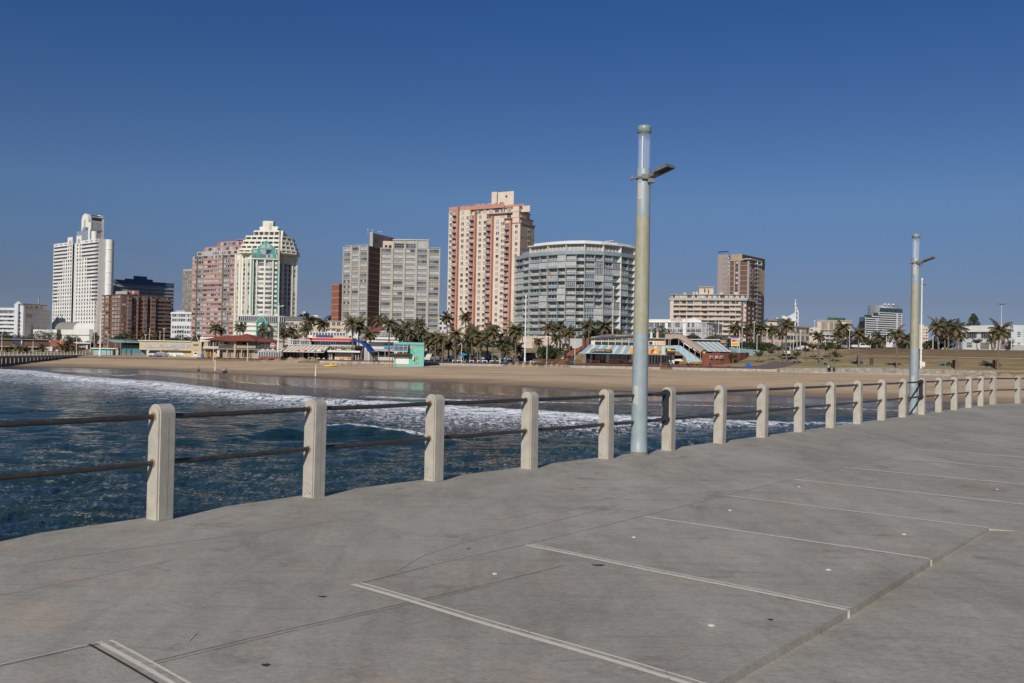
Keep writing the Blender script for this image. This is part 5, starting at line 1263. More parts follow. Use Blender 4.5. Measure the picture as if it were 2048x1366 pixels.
def b_mid():
 r,p=bldg('apartment_building','eight-storey peach apartment block with long balcony bands and a roof hut',[(1339,552),(1491,540),(1509,556)],6)
 F,S_=tri_seg(p,0),tri_seg(p,1);zt=F.z(1400,588.5);dz=9.75*545/1900
 m=MB();m.prism(footprint(p),6,zt-3.6,BRNB,ROOFG);m.build('wall',r)
 m=MB();F.box(m,0,F.W-.01,6,zt-3.6,.02,.08,PEACH2);F.box(m,0,F.u(1346),6,zt-3.6,.08,1.2,PEACH2);F.box(m,F.u(1486),F.W,6,zt-3.6,.08,.3,PEACH2);F.box(m,F.u(1480.5),F.u(1485.5),6,zt-3.6,.08,.3,REDB);m.build('front_wall',r)
 m=MB();F.box(m,-.6,F.W+.5,zt-3.6,zt-2.3,-9,1.6,CONC);S_.box(m,-.3,S_.W+.2,zt-3.6,zt-2.3,-.5,.8,CONC);m.build('roof_band',r)
 m=MB();F.box(m,.5,F.W-.2,zt-2.3,zt-.3,-8,-.3,PEACH2);F.box(m,-.1,F.W+.1,zt-.3,zt,-9,.6,CONC);m.build('top_storey',r)
 n=9
 for k in range(n):
  z=zt-3.6-dz*(k+1)
  m=MB();F.box(m,F.u(1346),F.u(1480),z-.22,z,.08,1.9,CONC);F.box(m,F.u(1346),F.u(1480),z,z+.85,1.65,1.9,PEACH2);
  for px in(1358,1372,1386,1400,1415,1430,1445,1458,1470):F.box(m,F.u(px)-.12,F.u(px)+.12,z,z+dz-.25,.1,1.6,PEACH2)
  m.build('balcony',r)
 ws=winset(3.0,1.9,MFRM,3,0,.07,False,(2,2,5,1));pl=[]
 for k in range(n):pl+=[(rnd.randrange(len(ws)),F.place(F.u(px),zt-3.6-dz*(k+1)+.35,.1))for px in(1352,1365,1379,1393,1407.5,1422.5,1437.5,1451.5,1464,1475)]
 place_parts(r,'window',ws,pl,90);ws=winset(2.6,1.5,MFRM,2,0,.06,False,(2,2,4,0));place_parts(r,'top_window',ws,[(rnd.randrange(len(ws)),F.place(F.u(px),zt-2.0,-.28))for px in range(1344,1488,11)])
 ws=winset(1.3,1.3,MFRM,0,1,.06,False,(3,1,3,0));place_parts(r,'side_window',ws,[(rnd.randrange(len(ws)),s_.place(u,zt-3.6-dz*(k+1)+.9,o))for k in range(n)for s_,u,o in((F,F.u(1483),.32),(F,F.u(1488.6),.32),(S_,S_.W*.3,.02),(S_,S_.W*.75,.02))])
 m=MB();T=Seg.pts(F.xy(F.u(1395),-3),F.xy(F.u(1424),-3));T.box(m,0,T.W,zt,T.z(1410,575),-5,0,PEACH2);T.box(m,-.6,T.W+.5,T.z(1410,575),T.z(1410,573.3),-6,.8,CONC);T.box(m,T.W*.35,T.W*.45,zt+1.2,zt+3.4,0,.06,BRND);T.box(m,T.W*.62,T.W*.7,zt+.5,zt+3,0,.06,BRND);m.build('roof_hut',r)
 m=MB()
 for px,w_,y in((1367,3,585),(1385,2.5,583.5),(1391,2.5,583.5),(1440,4,585),(1470,5,584)):s_=Seg.pts(F.xy(F.u(px-w_),-1.5),F.xy(F.u(px+w_),-1.5));s_.box(m,s_.W*.1,s_.W*.9,zt,s_.z(px,y),-1.5,0,PEACH2)
 m.build('chimney',r)
b_mid()
BRNP=mat('brown_brick_panel',(.15,.088,.058),.88,var=.22,scale=1.1)
def b_browntower():
 r,p=bldg('apartment_tower','brown and mauve apartment tower with white satellite rows, behind the eight-storey peach block',[(1432,640),(1527,640)],6)
 D=630;A=Seg(1432.5,640,1453,634);zt=A.z(1442,509);m=MB();A.box(m,0,A.W,6,zt,-9,0,MAUVE)
 for k in range(12):A.box(m,A.W*.5,A.W,zt-3-k*3.4,zt-2.85-k*3.4,0,.06,BRND)
 m.build('mauve_wing',r);m=MB();
 for k in range(5):u_=A.W*k/4;A.box(m,u_*.98,u_*.98+.15,zt,zt+2.2,-.3,-.15,BLUEW)
 A.box(m,0,A.W,zt+2.0,zt+2.2,-5,-.15,BLUEW);m.build('roof_screen',r)
 B=Seg(1455,630,1496.5,622);C_=Seg.pts(B.B,B.B-B.n*1);tC=ray_t(B.B,-B.n,1516.5);C_=Seg.pts(B.B,B.B-B.n*tC);zb=B.z(1475,519)
 m=MB();A2=Seg.pts(A.B-A.n*.5,B.A-B.n*1.5);A2.box(m,0,A2.W,6,zb+3,-6,0,BRND);m.build('dark_slot',r)
 m=MB();B.box(m,0,B.W,6,zb,-tC+.5,0,BRND);m.build('wall',r)
 m=MB()
 for a,b in((1455,1457.8),(1465.5,1468),(1474,1478),(1492.3,1496.5)):B.box(m,B.u(a),B.u(b),6,zb,0,.5,MAUVE)
 B.box(m,0,B.W,zb-.9,zb,.5,.7,MAUVE)
 for k in range(10):
  z=zb-4.2-k*3.35
  for a,b in((1457.8,1465.5),(1478,1492.3)):B.box(m,B.u(a),B.u(b),z-.2,z+.2,0,.45,MAUVE)
 m.build('mauve_grid',r)
 for k in range(10):
  z=zb-4.2-k*3.35
  for a,b in((1457.8,1465.5),(1478,1492.3)):m=MB();B.box(m,B.u(a)+.05,B.u(b)-.05,z+.2,z+3.1,0,.12,BRNP);m.build('brick_panel',r)
 ws=winset(1.3,1.3,MFRM,1,1,.05,False,(2,1,2,0));place_parts(r,'window',ws,[(rnd.randrange(len(ws)),B.place(B.u(1471),zb-3.6-k*3.35+1,.02))for k in range(10)])
 n=17
 for k in range(n):
  z=zb-3.0-k*2.85
  m=MB();C_.box(m,0,C_.W,z-.2,z,0,1.6,MAUVE);C_.box(m,C_.W*.3,C_.W,z,z+.8,1.4,1.6,WHT2 if k<2 else GRYW);C_.box(m,C_.W*.6,C_.W*.64,z,z+2.65,0,1.4,MAUVE);m.build('balcony',r)
 ws=winset(2.6,1.9,MFRG,2,0,.06,False,(5,2,1,0));place_parts(r,'balcony_window',ws,[(rnd.randrange(len(ws)),C_.place(C_.W*f,zb-3.0-k*2.85+.1,.03))for k in range(n)for f in(.15,.45,.82)])
 m=MB();C_.box(m,-2.5,C_.W,zb-.2,zb+.15,-4,1.8,WHT);C_.box(m,C_.W*.55,C_.W*.6,zb-3,zb,0,1.6,WHT);C_.box(m,C_.W-.4,C_.W,zb-3,zb,0,1.6,WHT);m.build('white_roof_frame',r)
 T1=Seg(1459,650,1481,645);ztt=T1.z(1470,508.5);bk=-T1.n;tt=ray_t(T1.B,bk,1526.5);T2=Seg.pts(T1.B,T1.B+bk*tt)
 m=MB();m.prism([tuple(T1.A),tuple(T1.B),tuple(T2.B),tuple(T1.A+bk*tt)],6,ztt,TAN2,ROOFG);T2.box(m,0,T2.W-.05,ztt-8,ztt-.3,0,.2,DARKR);T1.box(m,-.1,T1.W,ztt-.3,ztt+.1,0,.15,TANW);m.build('ochre_slab',r)
 m=MB()
 for k in range(5):u_=A2.W*.5;A2.box(m,u_-.7,u_+.7,zb+1.5-k*2.6-.9,zb+1.5-k*2.6+.7,.3,.6,WHT)
 m.build('white_unit',r,kind='stuff')
b_browntower()
def b_right_cluster():
# curved peach block
 pts=[(1523,400),(1560,388),(1590,392),(1618,402)]
 r,p=bldg('apartment_building','low curved peach block with dark window bands behind the tall lawn palm',pts,7);segs=[Seg.pts(p[i],p[i+1])for i in range(3)];zt=PZ(1570,652,390)
 m=MB();m.prism(footprint(p,14),7,zt,PEACH2,ROOFG)
 for s_ in segs:s_.box(m,-.1,s_.W+.1,zt-.3,zt+.25,0,.5,CONC)
 m.build('wall',r);ws=winset(2.4,1.5,MFRG,2,0,.06,False,(4,2,2,0));pl=[]
 for s_ in segs:
  for k in range(4):
   z=zt-2.5-k*2.9;
   for c in range(3):pl.append((rnd.randrange(len(ws)),s_.place(s_.W*(c+.5)/3,z,.03)))
 place_parts(r,'window',ws,pl)
 m=MB();T=Seg(1533,402,1553,402);T.box(m,0,T.W,zt,T.z(1543,641.5),-5,0,PEACH2);T.box(m,-.8,T.W+.4,T.z(1543,641.5),T.z(1543,639.5),-6,1,ROOFG);T.box(m,T.W*.95,T.W+.6,zt,T.z(1552,634.5),-3,-1,PEACH2);T.box(m,T.W*.35,T.W*.45,zt+.6,zt+1.7,0,.05,GL1);m.build('roof_hut',r)
 # sail building far behind
 r,p=bldg('sail_roofed_building','glass building with white sail roof and tall slender spire',[(1562,700),(1598,700)],8);F=Seg.pts(p[0],p[1]);m=MB()
 V=[(*F.xy(F.u(a),0),F.z(a,y))for a,y in((1562.5,654),(1594,654),(1594,645),(1588,644),(1562.5,637))];m.face(V,GRNG);V2=[(x,y+14,z)for x,y,z in V];m.quads(V+V2,[(3,4,9,8),(2,3,8,7),(1,2,7,6),(4,0,5,9)],BLUEG);m.build('glass_hall',r)
 m=MB()
 for(a0,y0),(a1,y1)in(((1562,632.5),(1588,642)),((1562,635),(1588,644.5)),((1562,632.5),(1570,634)),((1588,642),(1594,645))):m.tube([(*F.xy(F.u(a0),.6),F.z(a0,y0)),(*F.xy(F.u(a1),.6),F.z(a1,y1))],.55,WHT,6)
 m.build('roof_edge_tube',r)
 m=MB();V=[(*F.xy(F.u(a),.3),F.z(a,y))for a,y in((1572,634),(1590,624),(1590,645),(1586,643))];m.face(V,WHT2);V2=[(x,y+1.0,z)for x,y,z in V];m.face(V2[::-1],WHT2);m.quads(V+V2,[(0,1,5,4),(1,2,6,5),(2,3,7,6),(3,0,4,7)],WHT2);m.build('sail',r)
 m=MB();m.tube([(*F.xy(F.u(1589.3),0),F.z(1589,654)),(*F.xy(F.u(1589.3),0),F.z(1589,598))],[.65,.25],WHT,8);m.tube([(*F.xy(F.u(1595),0),F.z(1595,654)),(*F.xy(F.u(1595),0),F.z(1595,623)),(*F.xy(F.u(1590),0),F.z(1590,613))],.45,WHT,8)
 for y in(622,630,638):m.tube([(*F.xy(F.u(1589.3),0),F.z(1589,y)),(*F.xy(F.u(1594.5),0),F.z(1594,y+2))],.3,WHT,6)
 m.lathe([(.3,F.z(1589,611)),(1.0,F.z(1589,609.5)),(1.0,F.z(1589,608)),(.3,F.z(1589,606.5))],WHT,8,tuple(F.xy(F.u(1589.3),0)));m.build('spire',r)
 # beige slab
 r,p=bldg('office_building','pale beige blank-walled block between the curved peach block and grey parking decks',[(1612,430),(1640,428)],8);F=Seg.pts(p[0],p[1]);zt=F.z(1626,655);m=MB();F.box(m,0,F.W,8,zt,-12,0,PEACH2);F.box(m,F.W*.8,F.W,zt,zt+.6,-12,0,CONC);m.build('wall',r)
 ws=winset(1.2,1.2,MFRG,0,0,.06,False,(3,1,2,0));place_parts(r,'window',ws,[(rnd.randrange(len(ws)),F.place(F.u(px),F.z(1626,y),.02))for px,y in((1616,671),(1620.5,671),(1616,680),(1622,664),(1634,671))])
 m=MB();F.pbox(m,1618,661,1624,663.5,0,.2,WHT2);m.build('sign_panel',r)
 r,p=bldg('parking_deck','grey open parking deck with stacked slabs left of palms',[(1640,415),(1673,415)],8);F=Seg.pts(p[0],p[1]);m=MB();F.box(m,1.5,F.W-.3,8,F.z(1655,664),-12,-1.5,TAUPE)
 for y0,y1 in((664.5,670),(674,678.5),(682,686)):F.box(m,0,F.W,F.z(1655,y1),F.z(1655,y0),-12,0,GRYW)
 F.box(m,0,F.W*.8,F.z(1655,660.5),F.z(1655,659),-11,0,CONC);m.build('decks',r)
 m=MB()
 for px in(1641,1650,1659,1667):F.box(m,F.u(px)-.2,F.u(px)+.2,8,F.z(px,660),-10.5,-.5,CONC)
 m.build('column',r,kind='stuff')
 # green topped block
 r,p=bldg('office_building','beige block with tall dark louvre strips and a green top storey',[(1633.5,640),(1701,640)],8);F=Seg.pts(p[0],p[1]);zt=F.z(1667,640.5);m=MB();F.box(m,0,F.W,8,zt,-20,0,PEACH2);F.box(m,-.3,F.W+.3,zt-.6,zt,0,.6,CONC);m.build('wall',r)
 m=MB();F.box(m,F.u(1655.5),F.u(1689.5),zt,F.z(1670,635),-16,-2,mat('green_roof_storey',(.035,.10,.06),.6));m.build('green_storey',r)
 for px,w_ in((1643,.6),(1646,.6),(1649,.6),(1652.5,.6),(1661,2.3),(1670,2.3),(1693,.5),(1696.5,.5),(1699,.4)):m=MB();u_=F.u(px);F.box(m,u_-w_/2*1.3,u_+w_/2*1.3,8,zt-1.3,0,.2,TAUPE);m.build('louvre_strip',r)
 m=MB();
 for px in(1657.3,1665.7,1674.5):u_=F.u(px);F.box(m,u_-.35,u_+.35,8,zt-.6,0,.8,CONC)
 m.build('concrete_fin',r)
 # stepped glass office
 pts=[(1717,640),(1729,622),(1803,640)];r,p=bldg('office_tower','stepped glass office block with silver curved crown and white floor bands',pts,8);L_,F=tri_seg(p,0),tri_seg(p,1)
 lv=[(1729,1742,635.5),(1742,1755,631),(1755,1769,625),(1769,1802.5,616.5)]
 m=MB();z_=lambda y:F.z(1765,y-.6)
 back=Vector((2,22))
 for a,b,y in lv:
  A,B=F.xy(F.u(a)),F.xy(F.u(b));m.prism([tuple(A),tuple(B),tuple(B+B.normalized()*20),tuple(A+A.normalized()*20)],8,z_(y),WHT2,ROOFG)
 L_.box(m,0,L_.W,8,z_(635),-6,-.02,GRNG);m.build('wall',r)
 for k in range(13):
  y=672-k*4.35;a=1730 if y>634 else 1744 if y>630 else 1757 if y>624 else 1771
  if y<619:continue
  m=MB();F.box(m,F.u(a),F.u(1791),z_(y),z_(y-1.9),0,.15,GL1);F.box(m,F.u(1795),F.u(1800.5),z_(y),z_(y-1.9),0,.15,GL1);m.build('window_band',r)
 for a,b,y0,y1 in((1729,1742,631.5,635.5),(1748,1755,626.5,631),(1762,1803,616.5,620),(1769,1803,617,625)):
  pass
 m=MB();F.box(m,F.u(1761),F.u(1803),z_(624.6),z_(616.4),-1,.2,GRNG);F.box(m,F.u(1748),F.u(1755),z_(630.6),z_(626.8),-1,.2,GRNG);F.box(m,F.u(1730),F.u(1742),z_(635.2),z_(631.8),-1,.2,GRNG);m.build('green_glass_storey',r)
 m=MB();c=ppos(1765,652);rr=(ppos(1795,652).x-ppos(1737,652).x)/2;zc=PZ(1765,609.5,640);m.lathe([(rr,z_(640)),(rr,zc)],SILV,40,(c.x,c.y));m.lathe([(rr,zc),(.01,zc)],SILV,40,(c.x,c.y),False)
 for y in(616,622,628):m.lathe([(rr+.01,z_(y)),(rr+.2,z_(y)),(rr+.2,z_(y-.6)),(rr+.01,z_(y-.6))],GRYW,40,(c.x,c.y),False)
 m.build('silver_crown',r)
 m=MB()
 for px in(1768,1776,1785):q=ppos(px,642);m.lathe([(1.0,zc),(1.0,zc+.5),(.5,zc+1.0),(.01,zc+1.0)],WHT2,10,(q.x,q.y))
 m.build('roof_vent',r,kind='stuff')
 r,p=bldg('apartment_tower','distant small beige tower right of the farther pier lamp',[(1838,900),(1856,900)],8);F=Seg.pts(p[0],p[1]);zt=F.z(1848,655);m=MB();F.box(m,0,F.W,8,zt,-8,0,PEACH2);F.box(m,0,F.W*.5,zt,zt+2.6,-6,0,PEACH);F.box(m,F.W*.5,F.W*.9,zt,zt+1.2,-6,0,GRYW);m.build('wall',r)
 ws=winset(1.6,1.2,MFRG,0,0,.06,False,(3,1,2,0));grid_windows(r,F,.5,F.W-.5,3,[zt-2.6-2.8*k for k in range(7)],ws)
 # white pavilion hall on the right
 pts=[(1925,318),(2023,302),(2130,306)];r,p=bldg('leisure_centre','long white modern two-storey hall with dark window strips at the right edge',pts,8);F,G_=tri_seg(p,0),tri_seg(p,1);zt=F.z(2000,650.5);zl=F.z(1930,652.5)
 m=MB();A,B,Cc=p;m.prism([tuple(A),tuple(B),tuple(Cc),(Cc.x+9,Cc.y+18),tuple(A+A.normalized()*16)],8,F.z(1975,665),WHT2,ROOFG);m.build('wall',r)
 m=MB();F.box(m,0,F.W,F.z(1975,663.6),zt,-6,.9,WHT);G_.box(m,.3,G_.W,8,zt+.05,-6,.2,WHT2);m.build('upper_wall',r)
 for a,b in((1934,1952.5),(1962,1979.5),(2003,2022)):
  m=MB();F.pbox(m,a,665,b,676,0,.1,GL1);
  for k in range(5):u_=F.u(a)+(F.u(b)-F.u(a))*(k+.5)/5;F.box(m,u_-.05,u_+.05,F.z(a,676),F.z(a,665),.1,.18,MFRG)
  m.build('window_strip',r)
 for a,b in((1933.5,1944),):
  m=MB();
  for y in(686,690,693.3):F.pbox(m,a,y-.9,b,y+.9,0,.1,GL1)
  m.build('slot_window',r)
 m=MB()
 for y in(665,668.5,672.3,686,690.2,693.5):G_.pbox(m,2033,y-.8,2039,y+.8,.2,.3,GL1)
 m.build('slot_window',r)
 for a,b in((1961,1978),(1987,1992),(2001,2020)):m=MB();F.pbox(m,a,685,b,698,0,.12,TAUPE);m.build('garage_door',r)
 m=MB();G_.pbox(m,2046,655,2048.5,686,.2,.3,MAUVE);m.build('banner',r);m=MB();G_.box(m,0,G_.W,8,G_.z(2040,690.5),.2,.35,GRYW);m.build('plinth',r)
b_right_cluster()
# ================================================================ beachfront buildings
def tz(px,D):return ground_z(PX(px,D,3),D)
RED=mat('red_fascia',(.55,.03,.03),.45);BLUEA=mat('blue_canvas',(.015,.08,.31),.6,var=.1,scale=2);TURQ=mat('turquoise_paint',(.15,.48,.39),.6,var=.05,scale=1)
TILE=mat('red_roof_tile',(.26,.075,.045),.8,var=.25,scale=2.2,bump=.5,stretch=(1,1,3));BEIGE=mat('beige_render',(.50,.42,.28),.85,var=.1,scale=.6);LBLUE=mat('light_blue_paint',(.34,.50,.58),.6,var=.06,scale=.8)
LTURQ=mat('pale_turquoise_paint',(.22,.50,.50),.6,var=.06,scale=.8);SA1=mat('awning_cream',(.64,.62,.50),.7,var=.05,scale=1);SA2=mat('awning_taupe',(.36,.31,.25),.7,var=.06,scale=1);SB1=mat('awning_blue',(.29,.41,.50),.6,var=.08,scale=1)
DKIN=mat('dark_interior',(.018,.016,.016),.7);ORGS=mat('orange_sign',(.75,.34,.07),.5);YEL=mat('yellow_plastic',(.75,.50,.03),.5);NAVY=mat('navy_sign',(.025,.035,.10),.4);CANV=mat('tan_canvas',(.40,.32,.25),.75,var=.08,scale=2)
GOLD=mat('gold_lettering',(.55,.36,.06),.5);PURP=mat('violet_lettering',(.16,.12,.50),.5);MAROON=mat('maroon_canvas',(.30,.07,.075),.7);TENT=mat('white_canvas',(.70,.66,.58),.7,var=.05,scale=2);BRWN=mat('brown_wood',(.12,.07,.04),.8,var=.3,scale=2)
BLUP=mat('blue_plastic',(.02,.14,.50),.4);GREENP=mat('lime_sign',(.25,.55,.05),.5);SKYB=mat('sky_blue_sign',(.03,.32,.65),.4)
def sbox(r,name,s,px0,py0,px1,py1,o0,o1,m):mb=MB();s.pbox(mb,px0,py0,px1,py1,o0,o1,m);return mb.build(name,r)
def hip(mb,s,u0,u1,d0,d1,z0,z1,run0,run1,m):
 mid=(d0+d1)/2
 V=[(*s.xy(u0,d0),z0),(*s.xy(u1,d0),z0),(*s.xy(u1,d1),z0),(*s.xy(u0,d1),z0),(*s.xy(u0+run0,mid),z1),(*s.xy(u1-run1,mid),z1)]
 mb.quads(V,[(0,1,5,4),(1,2,5),(2,3,4,5),(3,0,4),(3,2,1,0)],m)
def slope_stripes(mb,s,ub0,ub1,zb,ob,ut0,ut1,zt,ot,n,ma,mb_,ratio=.5,thick=.08):
 edges=[];
 for k in range(n):edges+=[(k/n,(k+ratio)/n,ma),((k+ratio)/n,(k+1)/n,mb_)]
 for a,b,m in edges:
  P4=[(ub0+(ub1-ub0)*a,zb,ob),(ub0+(ub1-ub0)*b,zb,ob),(ut0+(ut1-ut0)*b,zt,ot),(ut0+(ut1-ut0)*a,zt,ot)]
  T=[(*s.xy(u,o),z)for u,z,o in P4];L=[(x,y,z-thick)for x,y,z in T];mb.hexa(L+T,m)
def rail_on(mb,s,u0,u1,z,h,o,m,n=None,bars=2):
 n=n or max(2,int((u1-u0)/1.5))
 for k in range(n+1):u=u0+(u1-u0)*k/n;s.box(mb,u-.04,u+.04,z,z+h,o-.04,o+.04,m)
 for k in range(bars):zz=z+h*(1-k/bars);s.box(mb,u0,u1,zz-.06,zz,o-.035,o+.035,m)
def f_left():
 D=335;r=empty('beach_pavilion',(PX(50,D,5),D,3),'dark flat-roofed beach pavilion with blue sign at the far left','pavilion');s=Seg(-60,D,98,D)
 sbox(r,'upper_wall',s,-60,679,98,692,-8,0,BRND);sbox(r,'roof_edge',s,-62,677.5,100,679,-8,1,ROOFG);sbox(r,'lower_wall',s,-60,694,92,708,-8,-2,DKIN);sbox(r,'slab',s,-62,692,100,694,-8,.6,CONC2);sbox(r,'sign',s,26,675,44,688,0,.3,NAVY);sbox(r,'lit_panel',s,27,680,30,690,0,.1,TAN2)
 for px in(5,18,33,48,64,80):sbox(r,'column',s,px,694,px+1.2,708,0,.4,CONC2)
 sbox(r,'white_pier',s,43.5,681,45.5,690,.1,.5,WHT2)
 D=330;r=empty('brick_kiosk',(PX(120,D,5),D,3),'red brick kiosk with curved parapet left of the turquoise changing rooms','kiosk');s=Seg(95,D,152,D);m=MB()
 V=[(*s.xy(s.u(a),.0),s.z(120,y))for a,y in((98,710),(160,710),(156,692),(146,688),(133,684),(131,680),(100,680))];V2=[(x,y+5,z)for x,y,z in V];m.face(V,BRND if 0 else REDB);m.quads(V+V2,[(2,3,10,9),(3,4,11,10),(4,5,12,11),(5,6,13,12),(6,0,7,13)],REDB);m.build('wall',r);sbox(r,'white_front',s,94,693,113,708,0,3,WHT2);sbox(r,'door',s,101,695.5,107.5,708,3,3.1,MFRG)
 D=345;r=empty('white_portico',(PX(165,D,5),D,3),'small white flat-roofed portico behind lamp posts, left of the turquoise changing rooms','portico');s=Seg(140,D,186,D)
 sbox(r,'roof',s,140,684.5,183,687,-4,1,WHT2);sbox(r,'end_column',s,172,687,175.5,702,-2,0,WHT2)
 for k in range(6):sbox(r,'column',s,157+k*2.3,687,158.2+k*2.3,695,-1,-.3,WHT2)
 sbox(r,'back_wall',s,156,687,200,708,-5,-2.5,BRND);sbox(r,'base_wall',s,140,700,190,708,-3,-1,CONC2)
 D=297;r=empty('changing_rooms',(PX(230,D,3),D,2.2),'low turquoise and grey changing rooms with green canopy roof','changing rooms');s=Seg(187,D,290,D);zb=1.9
 m=MB();s.box(m,0,s.u(228),zb,s.z(205,705.5),-5,0,GRYW);m.build('lower_wall',r);m=MB();s.box(m,0,s.u(228),s.z(205,705.4),s.z(205,698),-5,.02,LTURQ);m.build('turquoise_wall',r);sbox(r,'roof_edge',s,184,696,238,697.8,-5,.8,CREAM);sbox(r,'door_gap',s,226,698,230,713,-.5,.2,DKIN)
 for px in(199,213,221):sbox(r,'downpipe',s,px,698,px+.7,712,.02,.15,CONC2)
 m=MB();s.box(m,s.u(230),s.u(290),zb,s.z(260,706.5),-5,-.5,TAUPE);s.box(m,s.u(230),s.u(290),s.z(260,706.4),s.z(260,698.5),-5,-.48,mat('petrol_blue_paint',(.05,.18,.24),.6));m.build('blue_wall',r);sbox(r,'sand_pillar',s,233,697,238,712,-.4,.4,BEIGE)
 m=MB();rail_on(m,s,s.u(240),s.u(290),s.z(260,698.3),1.1,-.8,LTURQ,22,1);m.build('balustrade',r);sbox(r,'brick_wall',s,216,682,280,696.5,-9,-5,BRND)
 m=MB();T=[(212,677.5,1.5),(233,683.5,2.2),(292,683.5,2.2),(292,681,-4),(258,680,-5),(226,678.5,-4)];V=[(*s.xy(s.u(a),o),s.z(250,y))for a,y,o in T];m.face(V,GREENS);m.face([(x,y,z-.25)for x,y,z in V][::-1],TEALG);n=len(V);m.quads(V+[(x,y,z-.25)for x,y,z in V],[((i+1)%n,i,n+i,n+(i+1)%n)for i in range(n)],TEALG);m.build('green_canopy',r)
 for px in(236.5,246.5):sbox(r,'post',s,px-.5,684,px+.5,714,1.6,1.9,TEALG)
 r=empty('surf_pavilion',(PX(330,290,3),290,2.3),'beige flat-roofed pavilion with long white window strip and white mural','pavilion');s=Seg(279,288,384,284);zb=2
 sbox(r,'upper_wall',s,279,682,384,700.5,-10,0,BEIGE);sbox(r,'roof_edge',s,278,681,384,682.5,-10,.5,CREAM);sbox(r,'window_recess',s,288,688,382,695,0,.05,CONC)
 for k in range(8):sbox(r,'strip_window',s,289+k*11.7,688.8,299.5+k*11.7,694.3,.05,.12,GL3)
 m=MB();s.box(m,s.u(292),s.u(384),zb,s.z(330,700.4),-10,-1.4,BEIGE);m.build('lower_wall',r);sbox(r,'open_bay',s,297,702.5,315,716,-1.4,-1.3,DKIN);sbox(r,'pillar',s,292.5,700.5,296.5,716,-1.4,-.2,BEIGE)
 m=MB();V=[(*s.xy(s.u(a),-1.3),s.z(345,y))for a,y in((329,711),(340,710),(346,714.5),(369,714.5),(359,702.5),(331,702.5))];m.face(V,WHT);m.build('mural',r);m=MB()
 for k in range(9):a=348+k*2.0;V=[(*s.xy(s.u(x),-1.27),s.z(345,y))for x,y in((a,714),(a+1.2,714),(a+1.5-.1*k,708+(k%3)*1.3),(a+.3,709+(k%2)*2))];m.face(V,BLKP)
 m.build('mural_pattern',r);sbox(r,'lettering_bar',s,347,698,357,699.6,0,.08,SKYB)
 s2=Seg(383,281,403,280);r2=empty('pavilion_tower',(PX(392,281,3),281,2.3),'square beige tower end with white base right of the window strip','tower');m=MB();s2.box(m,0,s2.W,s2.z(393,713),s2.z(393,683),-8,0,BEIGE);m.build('wall',r2);m=MB();s2.box(m,-.05,s2.W+.05,2,s2.z(393,713),-8,.1,CREAM);m.build('base',r2)
 for px in(387,390.5,394):sbox(r2,'slit_window',s2,px,688.5,px+2.6,691.5,0,.08,GL1)
 sbox(r2,'sign_frame',s2,387.5,704,396,711.5,0,.12,WHT);sbox(r2,'sign_text',s2,389,705.2,395,708,.12,.16,BLKP);sbox(r2,'glass_brick',s2,388.5,698,396,701.5,0,.1,GRYW)
 m=MB()
 for a in(385,397):m.tube([(*s2.xy(s2.u(a),-3),s2.z(a,683)),(*s2.xy(s2.u(a-6),-3),s2.z(a,669))],.09,RAILW,6)
 m.build('flag_pole',r2)
f_left()
